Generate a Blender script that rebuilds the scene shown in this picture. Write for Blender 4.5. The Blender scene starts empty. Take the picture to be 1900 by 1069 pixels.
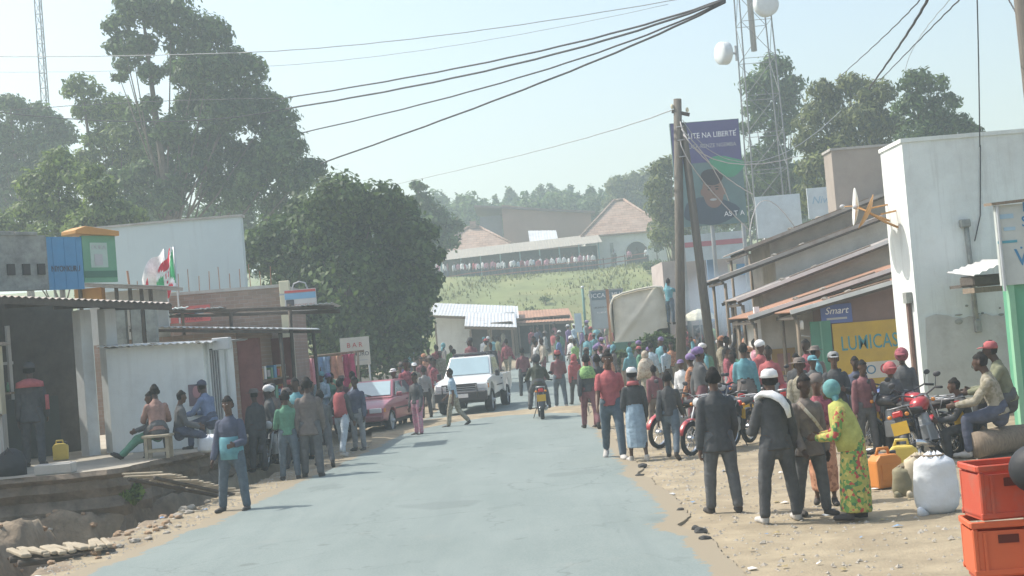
# Market street in a hillside trading centre: built object by object.
import bpy, bmesh, math, random
import numpy as np
from mathutils import Vector, Matrix, noise
rad = math.radians
random.seed(7); RNG = np.random.default_rng(7)
SC = bpy.context.scene
COL = SC.collection

# ------------------------------------------------------------------ camera
FPX = 2610.0; ROLL = rad(4.72); CAMH = 2.37; PITCH = math.atan(88 / 2610.0)
cam_d = bpy.data.cameras.new('camera'); cam = bpy.data.objects.new('camera', cam_d); COL.objects.link(cam)
cam_d.sensor_width = 36.0; cam_d.lens = FPX / 1900 * 36.0; cam_d.clip_start = 0.1; cam_d.clip_end = 5000
_r = Vector((math.cos(ROLL), math.sin(ROLL) * math.sin(PITCH), -math.sin(ROLL) * math.cos(PITCH)))
_u = Vector((math.sin(ROLL), -math.cos(ROLL) * math.sin(PITCH), math.cos(ROLL) * math.cos(PITCH)))
_f = Vector((0, math.cos(PITCH), math.sin(PITCH)))
cam.matrix_world = Matrix(((_r.x, _u.x, -_f.x, 0), (_r.y, _u.y, -_f.y, 0), (_r.z, _u.z, -_f.z, CAMH), (0, 0, 0, 1)))
SC.camera = cam

# ------------------------------------------------------------------ sky, sun, exposure
SUN_EL = rad(53); SUN_AZ = math.atan2(-0.93, 0.36)          # compass angle from +Y towards +X: the sun stands ahead and to the left
world = bpy.data.worlds.new('World'); SC.world = world; world.use_nodes = True
_nt = world.node_tree; _nt.nodes.clear()
_o = _nt.nodes.new('ShaderNodeOutputWorld'); _b = _nt.nodes.new('ShaderNodeBackground'); _s = _nt.nodes.new('ShaderNodeTexSky')
_s.sky_type = 'NISHITA'; _s.sun_disc = False; _s.sun_elevation = SUN_EL; _s.sun_rotation = SUN_AZ
_s.air_density = 1.5; _s.dust_density = 7.0; _s.ozone_density = 1.0; _s.altitude = 850
_b.inputs['Strength'].default_value = 0.15
_nt.links.new(_s.outputs[0], _b.inputs[0]); _nt.links.new(_b.outputs[0], _o.inputs[0])
_sl = bpy.data.lights.new('sun', 'SUN'); _sl.energy = 4.0; _sl.angle = rad(0.6); _sl.color = (1.0, 0.95, 0.87)
sun = bpy.data.objects.new('sun', _sl); COL.objects.link(sun)
_sd = Vector((math.sin(SUN_AZ) * math.cos(SUN_EL), math.cos(SUN_AZ) * math.cos(SUN_EL), math.sin(SUN_EL)))
sun.rotation_euler = _sd.to_track_quat('Z', 'Y').to_euler(); sun.location = (-20, 10, 40)
SC.view_settings.view_transform = 'Standard'; SC.view_settings.look = 'None'
SC.view_settings.exposure = 0.48; SC.view_settings.gamma = 1.0
SC.cycles.max_bounces = 6; SC.cycles.transparent_max_bounces = 12; SC.cycles.volume_bounces = 1
SC.cycles.use_denoising = True

# ------------------------------------------------------------------ helpers
def ray(x, y):
    u = (x - 950) / FPX; v = (534.5 - y) / FPX
    a = u * math.cos(ROLL) + v * math.sin(ROLL); b = -u * math.sin(ROLL) + v * math.cos(ROLL)
    return a, math.cos(PITCH) - b * math.sin(PITCH), math.sin(PITCH) + b * math.cos(PITCH)
def at(x, y, Y):
    d = ray(x, y); t = Y / d[1]
    return Vector((d[0] * t, Y, CAMH + d[2] * t))
def gnd(x, y, z=0.0):
    d = ray(x, y); t = (z - CAMH) / d[2]
    return Vector((d[0] * t, d[1] * t, z))
def sstep(a, b, x):
    t = min(1.0, max(0.0, (x - a) / (b - a))); return t * t * (3 - 2 * t)

def tag(o, label=None, cat=None, group=None, kind=None):
    if label: o['label'] = label
    if cat: o['category'] = cat
    if group: o['group'] = group
    if kind: o['kind'] = kind
    return o
def empty(name, loc=(0, 0, 0), rz=0.0):
    o = bpy.data.objects.new(name, None); COL.objects.link(o)
    o.location = loc; o.rotation_euler = (0, 0, rz); o.empty_display_size = 0.2
    return o
def thing(name, label, cat, loc=(0, 0, 0), rz=0.0, group=None):
    return tag(empty(name, loc, rz), label, cat, group)
def copy_tree(o, parent=None, remap=None):
    c = o.copy(); COL.objects.link(c); c.parent = parent
    if remap and c.type == 'MESH':
        for s in c.material_slots:
            if s.material and s.material.name in remap:
                m = remap[s.material.name]; s.link = 'OBJECT'; s.material = m
    for ch in o.children: copy_tree(ch, c, remap)
    return c

MATS = {}
def mat(name, col, rough=0.85, var=0.12, scale=3.0, bump=0.0, bscale=40.0, metal=0.0, dirt=None, dscale=1.2, damt=0.5, spec=0.3, stripes=None, trans=0.0, coat=0.0, stretch=None, streak=None, speckle=None):
    """Principled material with noise-driven colour variation, optional dirt patches and bump."""
    if name in MATS: return MATS[name]
    m = bpy.data.materials.new(name); m.use_nodes = True; nt = m.node_tree; N = nt.nodes; L = nt.links
    p = N['Principled BSDF']; p.inputs['Roughness'].default_value = rough; p.inputs['Metallic'].default_value = metal
    p.inputs['Specular IOR Level'].default_value = spec
    if coat: p.inputs['Coat Weight'].default_value = coat; p.inputs['Coat Roughness'].default_value = 0.15
    if trans: p.inputs['Transmission Weight'].default_value = trans
    tc = N.new('ShaderNodeTexCoord'); src = tc.outputs['Object']
    if stretch:
        mp = N.new('ShaderNodeMapping'); mp.inputs['Scale'].default_value = stretch; L.new(src, mp.inputs[0]); src = mp.outputs[0]
    n1 = N.new('ShaderNodeTexNoise'); n1.inputs['Scale'].default_value = scale; n1.inputs['Detail'].default_value = 6; n1.inputs['Roughness'].default_value = 0.65
    L.new(src, n1.inputs['Vector'])
    cr = N.new('ShaderNodeValToRGB'); e = cr.color_ramp.elements
    lo = [max(0, c * (1 - var)) for c in col]; hi = [min(1, c * (1 + var)) for c in col]
    e[0].position = 0.3; e[0].color = (*lo, 1); e[1].position = 0.7; e[1].color = (*hi, 1)
    L.new(n1.outputs['Fac'], cr.inputs[0]); out = cr.outputs[0]
    if dirt:
        n2 = N.new('ShaderNodeTexNoise'); n2.inputs['Scale'].default_value = dscale; n2.inputs['Detail'].default_value = 8; n2.inputs['Roughness'].default_value = 0.7
        L.new(src, n2.inputs['Vector'])
        r2 = N.new('ShaderNodeValToRGB'); r2.color_ramp.elements[0].position = 0.48; r2.color_ramp.elements[1].position = 0.72
        r2.color_ramp.elements[1].color = (damt, damt, damt, 1)
        L.new(n2.outputs['Fac'], r2.inputs[0])
        mx = N.new('ShaderNodeMix'); mx.data_type = 'RGBA'; L.new(r2.outputs[0], mx.inputs[0]); L.new(out, mx.inputs[6]); mx.inputs[7].default_value = (*dirt, 1)
        out = mx.outputs[2]
    if streak:    # rain streaks running down the wall
        mq = N.new('ShaderNodeMapping'); mq.inputs['Scale'].default_value = (3.2, 3.2, .22); L.new(tc.outputs['Object'], mq.inputs[0])
        n4 = N.new('ShaderNodeTexNoise'); n4.inputs['Scale'].default_value = 1.6; n4.inputs['Detail'].default_value = 7; n4.inputs['Roughness'].default_value = .7; L.new(mq.outputs[0], n4.inputs['Vector'])
        r4 = N.new('ShaderNodeValToRGB'); r4.color_ramp.elements[0].position = .52; r4.color_ramp.elements[1].position = .74; r4.color_ramp.elements[1].color = (.6, .6, .6, 1); L.new(n4.outputs['Fac'], r4.inputs[0])
        m4 = N.new('ShaderNodeMix'); m4.data_type = 'RGBA'; L.new(r4.outputs[0], m4.inputs[0]); L.new(out, m4.inputs[6]); m4.inputs[7].default_value = (*streak, 1); out = m4.outputs[2]
    if speckle:   # woven or printed pattern
        vo = N.new('ShaderNodeTexVoronoi'); vo.inputs['Scale'].default_value = 24; L.new(tc.outputs['Object'], vo.inputs['Vector']); sp = N.new('ShaderNodeSeparateColor'); L.new(vo.outputs['Color'], sp.inputs[0])
        r5 = N.new('ShaderNodeValToRGB'); r5.color_ramp.interpolation = 'CONSTANT'; r5.color_ramp.elements[0].color = (0, 0, 0, 1); r5.color_ramp.elements[1].position = .62; r5.color_ramp.elements[1].color = (.55, .55, .55, 1); L.new(sp.outputs[0], r5.inputs[0])
        m5 = N.new('ShaderNodeMix'); m5.data_type = 'RGBA'; L.new(r5.outputs[0], m5.inputs[0]); L.new(out, m5.inputs[6]); m5.inputs[7].default_value = (*speckle, 1); out = m5.outputs[2]
    L.new(out, p.inputs['Base Color'])
    if bump:
        n3 = N.new('ShaderNodeTexNoise'); n3.inputs['Scale'].default_value = bscale; n3.inputs['Detail'].default_value = 5; L.new(src, n3.inputs['Vector'])
        bp = N.new('ShaderNodeBump'); bp.inputs['Strength'].default_value = bump; bp.inputs['Distance'].default_value = 0.02
        L.new(n3.outputs['Fac'], bp.inputs['Height']); L.new(bp.outputs[0], p.inputs['Normal'])
    MATS[name] = m
    return m
def cloth(name, col, rough=0.95):
    pr = {'purple': (.16, .1, .26), 'beige': (.3, .2, .14), 'yellow': (.3, .12, .06), 'orange': (.2, .08, .05), 'pink': (.5, .4, .42), 'sky_blue': (.5, .55, .6), 'khaki': (.18, .16, .1), 'crimson': (.12, .04, .05), 'lime': (.1, .2, .08)}.get(name)
    return mat('cloth_' + name, col, rough, 0.24, 7, 0.5, 14, spec=0.15, speckle=pr)

class MB:
    """collects shapes, build() links them as ONE mesh object"""
    def __init__(s): s.v = []; s.f = []; s.M = Matrix.Identity(4)
    def add(s, vs, fs):
        b = len(s.v); s.v += [tuple(s.M @ Vector(v)) for v in vs]; s.f += [tuple(b + i for i in f) for f in fs]; return s
    def box(s, c, d, rz=0.0, taper=1.0, R=None):
        x, y, z = d[0] / 2, d[1] / 2, d[2] / 2; vs = []
        for sz, t in ((-1, 1.0), (1, taper)):
            for sx, sy in ((-1, -1), (1, -1), (1, 1), (-1, 1)):
                vs.append(Vector((sx * x * t, sy * y * t, sz * z)))
        R = R or Matrix.Rotation(rz, 4, 'Z')
        vs = [R @ v + Vector(c) for v in vs]
        return s.add(vs, [(3, 2, 1, 0), (4, 5, 6, 7), (0, 1, 5, 4), (1, 2, 6, 5), (2, 3, 7, 6), (3, 0, 4, 7)])
    def bar(s, a, b, w, h=None, up=(0, 0, 1)):
        a = Vector(a); b = Vector(b); d = (b - a); l = d.length
        if l < 1e-6: return s
        t = d / l; up = Vector(up)
        if abs(t.dot(up)) > 0.98: up = Vector((0, 1, 0))
        x = t.cross(up).normalized(); y = x.cross(t); h = h or w; vs = []
        for p in (a, b):
            for i, j in ((-1, -1), (1, -1), (1, 1), (-1, 1)): vs.append(p + x * (i * w / 2) + y * (j * h / 2))
        return s.add(vs, [(0, 1, 2, 3), (7, 6, 5, 4), (0, 4, 5, 1), (1, 5, 6, 2), (2, 6, 7, 3), (3, 7, 4, 0)])
    def tube(s, pts, r, n=8, xax=None, caps=True):
        """tube through pts; r is a radius, list of radii or list of (rx, ry)"""
        pts = [Vector(p) for p in pts]; k = len(pts)
        if not isinstance(r, (list, tuple)): r = [r] * k
        r = [(q, q) if not isinstance(q, (list, tuple)) else q for q in r]
        vs = []; prev = Vector(xax) if xax else None
        for i, p in enumerate(pts):
            t = (pts[min(k - 1, i + 1)] - pts[max(0, i - 1)])
            if t.length < 1e-9: t = Vector((0, 0, 1))
            t.normalize()
            x = prev if prev is not None else (Vector((1, 0, 0)) if abs(t.x) < 0.9 else Vector((0, 1, 0)))
            x = (x - t * x.dot(t))
            if x.length < 1e-5: x = t.orthogonal()
            x.normalize(); y = t.cross(x); prev = x if xax is None else Vector(xax)
            for j in range(n):
                a = 2 * math.pi * j / n
                vs.append(p + x * (r[i][0] * math.cos(a)) + y * (r[i][1] * math.sin(a)))
        fs = []
        for i in range(k - 1):
            for j in range(n):
                j2 = (j + 1) % n; fs.append((i * n + j, i * n + j2, (i + 1) * n + j2, (i + 1) * n + j))
        if caps: fs += [tuple(range(n - 1, -1, -1)), tuple((k - 1) * n + j for j in range(n))]
        return s.add(vs, fs)
    def ell(s, c, r, n=12, m=8, R=None):
        vs = []; fs = []; R = R or Matrix.Identity(3); c = Vector(c)
        for i in range(1, m):
            th = math.pi * i / m
            for j in range(n):
                ph = 2 * math.pi * j / n
                vs.append(c + R @ Vector((r[0] * math.sin(th) * math.cos(ph), r[1] * math.sin(th) * math.sin(ph), r[2] * math.cos(th))))
        top = len(vs); vs.append(c + R @ Vector((0, 0, r[2]))); vs.append(c + R @ Vector((0, 0, -r[2])))
        for i in range(m - 2):
            for j in range(n):
                j2 = (j + 1) % n; fs.append((i * n + j2, i * n + j, (i + 1) * n + j, (i + 1) * n + j2))
        for j in range(n):
            j2 = (j + 1) % n; fs.append((top, j, j2)); fs.append((top + 1, (m - 2) * n + j2, (m - 2) * n + j))
        return s.add(vs, fs)
    def lathe(s, prof, n=16, c=(0, 0, 0), axis='Z', closed=False):
        vs = []; fs = []; k = len(prof); c = Vector(c)
        for (q, h) in prof:
            for j in range(n):
                a = 2 * math.pi * j / n; x, y = q * math.cos(a), q * math.sin(a)
                v = (x, y, h) if axis == 'Z' else ((h, x, y) if axis == 'X' else (y, h, x))
                vs.append(c + Vector(v))
        for i in range(k - 1 + (1 if closed else 0)):
            for j in range(n):
                j2 = (j + 1) % n; i2 = (i + 1) % k; fs.append((i * n + j, i * n + j2, i2 * n + j2, i2 * n + j))
        if not closed: fs += [tuple(range(n - 1, -1, -1)), tuple((k - 1) * n + j for j in range(n))]
        return s.add(vs, fs)
    def prism(s, poly, d0, d1, axis='Y'):
        """2-D polygon extruded between d0 and d1; axis Y: poly is (x,z); axis X: (y,z); axis Z: (x,y)"""
        n = len(poly); vs = []
        for d in (d0, d1):
            for a, b in poly: vs.append((a, d, b) if axis == 'Y' else ((d, a, b) if axis == 'X' else (a, b, d)))
        fs = [tuple(range(n)), tuple(range(2 * n - 1, n - 1, -1))] + [(i, i + n, (i + 1) % n + n, (i + 1) % n) for i in range(n)]
        return s.add(vs, fs)
    def quad(s, a, b, c, d): return s.add([a, b, c, d], [(0, 1, 2, 3)])
    def slab(s, a, b, c, d, t):
        """four corners and a thickness t along their normal"""
        a, b, c, d = map(Vector, (a, b, c, d)); n = (b - a).cross(d - a).normalized() * t
        return s.add([a, b, c, d, a + n, b + n, c + n, d + n], [(3, 2, 1, 0), (4, 5, 6, 7), (0, 1, 5, 4), (1, 2, 6, 5), (2, 3, 7, 6), (3, 0, 4, 7)])
    def corr(s, a, b, c, d, pitch=0.15, amp=0.022, rows=3, sag=0.0):
        """corrugated sheet over a-b-c-d, ribs run from a to d; amp 2-sided, 12 mm thick"""
        a, b, c, d = map(Vector, (a, b, c, d)); w = max((b - a).length, (c - d).length)
        n = max(4, int(w / pitch * 4)); nn = (b - a).cross(d - a).normalized(); vs = []; fs = []
        for off in (0.0, -0.012):
            for i in range(rows + 1):
                v = i / rows
                for j in range(n + 1):
                    u = j / n; p = a.lerp(b, u).lerp(d.lerp(c, u), v)
                    vs.append(p + nn * (amp * math.sin(2 * math.pi * j / 4) + off) - Vector((0, 0, sag * math.sin(math.pi * v))))
        q = (rows + 1) * (n + 1)
        for i in range(rows):
            for j in range(n):
                k = i * (n + 1) + j
                fs.append((k, k + 1, k + n + 2, k + n + 1)); fs.append((q + k + n + 1, q + k + n + 2, q + k + 1, q + k))
        for j in range(n):
            fs.append((j + q, j + 1 + q, j + 1, j)); k = rows * (n + 1) + j; fs.append((k, k + 1, k + 1 + q, k + q))
        return s.add(vs, fs)
    def mesh(s, name, m=None, smooth=False, bevel=0.0, seg=1):
        me = bpy.data.meshes.new(name); me.from_pydata(s.v, [], s.f)
        if bevel:
            bm = bmesh.new(); bm.from_mesh(me); bmesh.ops.recalc_face_normals(bm, faces=bm.faces)
            es = [e for e in bm.edges if len(e.link_faces) == 2 and e.calc_face_angle(0) > 0.5]
            bmesh.ops.bevel(bm, geom=es, offset=bevel, segments=seg, affect='EDGES', profile=0.6, clamp_overlap=True)
            bm.to_mesh(me); bm.free()
        if m: me.materials.append(m)
        me.validate()
        if smooth: me.shade_smooth()
        me.update(); return me
    def build(s, name, m, parent=None, smooth=False, bevel=0.0, seg=1, loc=None, rz=0.0):
        o = bpy.data.objects.new(name, s.mesh(name, m, smooth, bevel, seg)); COL.objects.link(o)
        if parent: o.parent = parent
        if loc is not None: o.location = loc; o.rotation_euler = (0, 0, rz)
        return o
def link(name, me, parent=None, loc=None, rz=0.0):
    o = bpy.data.objects.new(name, me); COL.objects.link(o)
    if parent: o.parent = parent
    if loc is not None: o.location = loc; o.rotation_euler = (0, 0, rz)
    return o
def mod_mesh(ob, name):
    dg = bpy.context.evaluated_depsgraph_get(); dg.update()
    me = bpy.data.meshes.new_from_object(ob.evaluated_get(dg)); me.name = name; return me
def lettering(text, size, m, parent, loc, rz=0.0, sx=1.0, rx=rad(90), shear=0.0, tilt=0.0):
    cu = bpy.data.curves.new('lettering', 'FONT'); cu.body = text; cu.size = size; cu.align_x = 'CENTER'; cu.align_y = 'CENTER'
    cu.extrude = 0.003; cu.shear = shear; cu.resolution_u = 3; cu.offset = size * 0.004
    t = bpy.data.objects.new('lettering_tmp', cu); COL.objects.link(t)
    me = mod_mesh(t, 'lettering'); bpy.data.objects.remove(t); bpy.data.curves.remove(cu)
    me.materials.clear(); me.materials.append(m)
    o = link('lettering', me, parent); o.location = loc; o.rotation_euler = (rx, tilt, rz); o.scale = (sx, 1, 1)
    return o
def struct(o, **k): return tag(o, kind='structure', **k)

# shared materials
M_CONC = mat('weathered_concrete', (0.42, 0.41, 0.38), 0.9, 0.15, 2.5, 0.3, 60, dirt=(0.2, 0.18, 0.15), damt=0.6)
M_PLAST = mat('pale_plaster', (0.60, 0.62, 0.61), 0.9, 0.08, 1.5, 0.25, 50, streak=(.36, .35, .32), dirt=(0.38, 0.36, 0.32), dscale=0.9, damt=0.5)
M_WHITE = mat('whitewash', (0.72, 0.75, 0.73), 0.85, 0.06, 1.3, 0.3, 50, streak=(.60, .61, .58), dirt=(0.42, 0.41, 0.38), dscale=0.8, damt=0.45)
M_ZINC = mat('zinc_sheet', (0.62, 0.63, 0.62), 0.45, 0.12, 2.0, 0.0, metal=0.35, dirt=(0.35, 0.28, 0.22), damt=0.4, spec=0.5)
M_ZINCD = mat('weathered_zinc_sheet', (0.36, 0.33, 0.30), 0.6, 0.2, 2.0, 0.0, metal=0.2, dirt=(0.25, 0.14, 0.08), damt=0.7)
M_RUST = mat('rusty_sheet', (0.36, 0.20, 0.13), 0.75, 0.2, 2.5, 0.0, dirt=(0.2, 0.11, 0.07), damt=0.6)
M_WOOD = mat('grey_timber', (0.24, 0.19, 0.14), 0.9, 0.25, 6, 0.4, 30, stretch=(6, 6, 1))
M_POLEW = mat('dark_weathered_pole', (0.15, 0.135, 0.115), 0.95, 0.25, 6, 0.5, 30, stretch=(6, 6, .6))
M_DARKW = mat('dark_timber', (0.10, 0.085, 0.07), 0.9, 0.25, 6, 0.4, 30)
M_BLACKM = mat('black_metal', (0.05, 0.05, 0.055), 0.5, 0.15, 5, spec=0.4)
M_STEEL = mat('grey_steel', (0.34, 0.35, 0.36), 0.5, 0.12, 4, metal=0.4, spec=0.5)
M_GALV = mat('galvanised_steel', (0.5, 0.52, 0.53), 0.5, 0.1, 4, metal=0.4)
M_RUBBER = mat('rubber', (0.035, 0.035, 0.036), 0.9, 0.2, 8, 0.2, 60)
M_CHROME = mat('chrome', (0.65, 0.66, 0.67), 0.2, 0.05, 5, metal=0.9)
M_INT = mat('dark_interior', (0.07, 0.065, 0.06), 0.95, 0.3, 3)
M_GLASS = mat('window_glass', (0.10, 0.14, 0.15), 0.08, 0.1, 2, spec=0.9)
M_BLACKP = mat('black_plastic', (0.045, 0.045, 0.05), 0.55, 0.1, 6, spec=0.4)
def paint(name, col, rough=0.6, dirt=None, damt=0.35): return mat('paint_' + name, col, rough, 0.08, 2.5, 0.05, 50, dirt=dirt or tuple(c * 0.55 + 0.05 for c in col), dscale=1.5, damt=damt)
# ------------------------------------------------------------------ terrain
DITCH = [(-6.75, 9, .45, .45), (-6.6, 16, .5, .5), (-6.55, 18.9, .55, .6), (-6.6, 20.8, .6, .75), (-6.5, 22.4, .75, .95), (-6.05, 24.2, .55, .8), (-5.5, 26.5, .32, .5), (-5.35, 30, .28, .35), (-5.0, 36, .25, .2), (-4.6, 44, .22, .0)]
DITCH2 = [(-13, 21.9, .75, .8), (-9, 22.1, .75, .95), (-6.6, 22.3, .7, .95)]
ROADL = [(-40, -6.2), (0, -6.0), (12, -5.65), (16.8, -5.4), (21.4, -4.78), (26.6, -4.36), (30.9, -3.95), (36, -3.55), (42, -3.4), (50, -3.0), (60, -1.9), (75, 0.3), (95, 4.5), (130, 14)]
ROADR = [(-40, 1.7), (0, 1.8), (12, 1.88), (18, 1.96), (24, 1.92), (32, 1.94), (40, 1.9), (50, 2.4), (60, 3.6), (75, 6.2), (95, 11), (130, 22)]
def lerp_tab(tab, y):
    if y <= tab[0][0]: return tab[0][1]
    for (a, p), (b, q) in zip(tab, tab[1:]):
        if y <= b: return p + (q - p) * (y - a) / (b - a)
    return tab[-1][1]
def ditch_depth(X, Y):
    best = 0.0
    for path in (DITCH, DITCH2):
        for (x0, y0, w0, d0), (x1, y1, w1, d1) in zip(path, path[1:]):
            dx, dy = x1 - x0, y1 - y0; t = ((X - x0) * dx + (Y - y0) * dy) / (dx * dx + dy * dy); t = min(1, max(0, t))
            q = math.hypot(X - x0 - dx * t, Y - y0 - dy * t); w = w0 + (w1 - w0) * t; d = d0 + (d1 - d0) * t
            q += 0.22 * w * noise.noise((X * 1.7, Y * 1.7, 3.1))
            best = max(best, d * (1 - sstep(w * 0.72, w * 1.12, q)))
    return best
def hill_z(X, Y):
    h = rise(Y) + 7.08 * sstep(88, 141, Y) + 9 * sstep(152, 260, Y) + 14 * sstep(260, 700, Y)
    h += noise.noise((X * .06, Y * .06, 0)) * 0.8 * sstep(88, 110, Y) * (1 - 0.7 * sstep(132, 140, Y) * (1 - sstep(150, 160, Y)))
    return h
def rise(Y):
    return 0.030 * (max(0.0, Y - 46) if Y < 90 else 44.0) * sstep(44, 56, Y)
def gz(X, Y): return gz0(X, Y) + rise(Y)
def gz0(X, Y):
    l, r = lerp_tab(ROADL, Y), lerp_tab(ROADR, Y)
    sg = max(l - X, X - r); off = max(sg, 0)
    z = 0.0
    if sg <= -.05: return -0.06 * (1 - sstep(-.6, -.05, sg))
    z += 0.05 * sstep(0, 1.2, off) * noise.noise((X * .8, Y * .8, 0)) + 0.025 * sstep(.1, .6, off) * noise.noise((X * 4, Y * 4, 1))
    if X < -4 and Y < 46:
        z += 0.22 * math.exp(-((X + 8.0) ** 2 / 1.2 + (Y - 19.6) ** 2 / 2.6)) * (1 + .4 * noise.noise((X * 3, Y * 3, 5)))
        z += 0.12 * math.exp(-((X + 7.1) ** 2 / .5 + (Y - 20.4) ** 2 / .5))
        dd = ditch_depth(X, Y)
        z -= dd * (1 + 0.18 * noise.noise((X * 5, Y * 5, 2)))
        z += sstep(.3, 1.5, off) * (.07 * noise.noise((X * 2.3, Y * 2.3, 8)) + sstep(-5.5, -6.3, X) * (.16 * noise.noise((X * 1.9, Y * 1.9, 13)) + .10 * abs(noise.noise((X * 4.5, Y * 4.5, 3))) + .06 * noise.noise((X * 11, Y * 11, 3)) + .03 * noise.noise((X * 23, Y * 23, 3))))
    return z
def axis(parts):
    a = []
    for s, e, st in parts: a += list(np.arange(s, e - 1e-6, st))
    return a + [parts[-1][1]]
def sheet(name, xs, ys, zf, m):
    nx, ny = len(xs), len(ys)
    vs = [(x, y, zf(x, y)) for y in ys for x in xs]
    fs = [(j * nx + i, j * nx + i + 1, (j + 1) * nx + i + 1, (j + 1) * nx + i) for j in range(ny - 1) for i in range(nx - 1)]
    me = bpy.data.meshes.new(name); me.from_pydata(vs, [], fs); me.materials.append(m); me.shade_smooth()
    return struct(link(name, me))
M_SOIL = mat('dry_sandy_soil', (0.30, 0.25, 0.17), 0.95, 0.25, 1.6, 0.6, 30, dirt=(0.21, 0.165, 0.11), dscale=0.7, damt=0.6)
sheet('ground', axis([(-700, -200, 60), (-200, -40, 16), (-40, -13, 3), (-13, -10, .3), (-10, -5, .085), (-5, -4, .2), (-4, 2, .6), (2, 8, .25), (8, 40, 2), (40, 200, 16), (200, 700, 60)]),
      axis([(-200, -10, 19), (-10, 12, 2), (12, 16, .3), (16, 25, .085), (25, 30, .18), (30, 50, .5), (50, 92, 2), (92, 96, 2)]), gz, M_SOIL)
_g = bpy.data.objects['ground'].data; _g.materials.append(mat('dug_brown_earth', (0.215, 0.17, 0.12), 0.95, 0.35, 2.2, 0.9, 16, dirt=(0.31, 0.255, 0.18), dscale=1.1, damt=0.7))
for _f in _g.polygons:      # earth thrown up from the ditch
    _c = _f.center
    if -12 < _c.x < -5.75 + .5 * noise.noise((_c.x * 1.3, _c.y * 1.3, 7)) and 12 < _c.y < 27: _f.material_index = 1
M_GRASSB = mat('hill_turf', (0.15, 0.175, 0.07), 0.95, 0.3, 0.35, 0.4, 20, dirt=(0.26, 0.23, 0.10), dscale=0.12, damt=0.75)
sheet('hill', axis([(-700, -200, 60), (-200, -40, 16), (-40, 60, 2.5), (60, 200, 14), (200, 700, 60)]),
      axis([(86, 160, 2), (160, 300, 10), (300, 960, 60)]), lambda x, y: hill_z(x, y) - 0.15 * (y < 88), M_GRASSB)

# road: one strip with broken edges, slightly raised
def road_mat():
    m = bpy.data.materials.new('dusty_asphalt'); m.use_nodes = True; N = m.node_tree.nodes; L = m.node_tree.links; p = N['Principled BSDF']; p.inputs['Roughness'].default_value = .92; p.inputs['Specular IOR Level'].default_value = .2
    tc = N.new('ShaderNodeTexCoord')
    def nz(scale, st=(1, 1, 1), det=6, ro=.65):
        mp = N.new('ShaderNodeMapping'); mp.inputs['Scale'].default_value = st; L.new(tc.outputs['Object'], mp.inputs[0]); n = N.new('ShaderNodeTexNoise'); n.inputs['Scale'].default_value = scale; n.inputs['Detail'].default_value = det; n.inputs['Roughness'].default_value = ro; L.new(mp.outputs[0], n.inputs['Vector']); return n.outputs['Fac']
    def ramp(f, p0, c0, p1, c1):
        r = N.new('ShaderNodeValToRGB'); e = r.color_ramp.elements; e[0].position = p0; e[0].color = (*c0, 1); e[1].position = p1; e[1].color = (*c1, 1); L.new(f, r.inputs[0]); return r.outputs[0]
    def mix(f, a, b, mode='MIX'):
        x = N.new('ShaderNodeMix'); x.data_type = 'RGBA'; x.blend_type = mode
        if hasattr(f, 'is_linked'): L.new(f, x.inputs[0])
        else: x.inputs[0].default_value = f
        for q, v in ((6, a), (7, b)):
            if hasattr(v, 'is_linked'): L.new(v, x.inputs[q])
            else: x.inputs[q].default_value = (*v, 1)
        return x.outputs[2]
    base = ramp(nz(.8, (1, .35, 1)), .35, (.165, .205, .195), .7, (.21, .25, .24))
    base = mix(ramp(nz(46, det=3), .38, (0, 0, 0), .7, (.45,) * 3), base, (.29, .315, .30))            # worn aggregate
    base = mix(ramp(nz(.9, (2.2, .10, 1), 4), .52, (0, 0, 0), .70, (.28,) * 3), base, (.15, .182, .178))   # tyre tracks along the lane
    base = mix(ramp(nz(.55, (1, 1, 1), 8, .75), .58, (0, 0, 0), .74, (.3,) * 3), base, (.28, .28, .25))  # blown dust
    vo = N.new('ShaderNodeTexVoronoi'); vo.feature = 'DISTANCE_TO_EDGE'; vo.inputs['Scale'].default_value = .55; wn = N.new('ShaderNodeTexNoise'); wn.inputs['Scale'].default_value = 2.5; wn.inputs['Detail'].default_value = 5; L.new(tc.outputs['Object'], wn.inputs['Vector'])
    ad = N.new('ShaderNodeVectorMath'); ad.operation = 'MULTIPLY_ADD'; L.new(wn.outputs['Color'], ad.inputs[0]); ad.inputs[1].default_value = (.7, .7, 0); L.new(tc.outputs['Object'], ad.inputs[2]); L.new(ad.outputs[0], vo.inputs['Vector'])
    crack = ramp(vo.outputs['Distance'], .0, (.4,) * 3, .014, (0, 0, 0)); gate = ramp(nz(.35), .46, (0, 0, 0), .56, (1, 1, 1)); base = mix(mix(1.0, crack, gate, 'MULTIPLY'), base, (.09, .105, .10))
    base = mix(ramp(nz(.42, (1, .8, 1), 3, .5), .64, (0, 0, 0), .67, (.4,) * 3), base, (.135, .16, .155))   # old repair patches
    base = mix(ramp(nz(2.6, (1, 1, 1), 2, .4), .70, (0, 0, 0), .76, (.5,) * 3), base, (.11, .125, .12))       # oil spots
    at_ = N.new('ShaderNodeAttribute'); at_.attribute_name = 'edge'; e = N.new('ShaderNodeMath'); e.operation = 'MULTIPLY_ADD'; L.new(nz(3.5, det=8, ro=.75), e.inputs[0]); e.inputs[1].default_value = 1.3; L.new(at_.outputs['Fac'], e.inputs[2])
    base = mix(ramp(e.outputs[0], .92, (0, 0, 0), 1.25, (1, 1, 1)), base, (.275, .235, .17)); L.new(base, p.inputs['Base Color'])   # sand lying over the crumbled edge
    bp = N.new('ShaderNodeBump'); bp.inputs['Strength'].default_value = .35; bp.inputs['Distance'].default_value = .015; L.new(nz(60, det=4), bp.inputs['Height']); L.new(bp.outputs[0], p.inputs['Normal']); return m
M_ROAD = road_mat()
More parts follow.
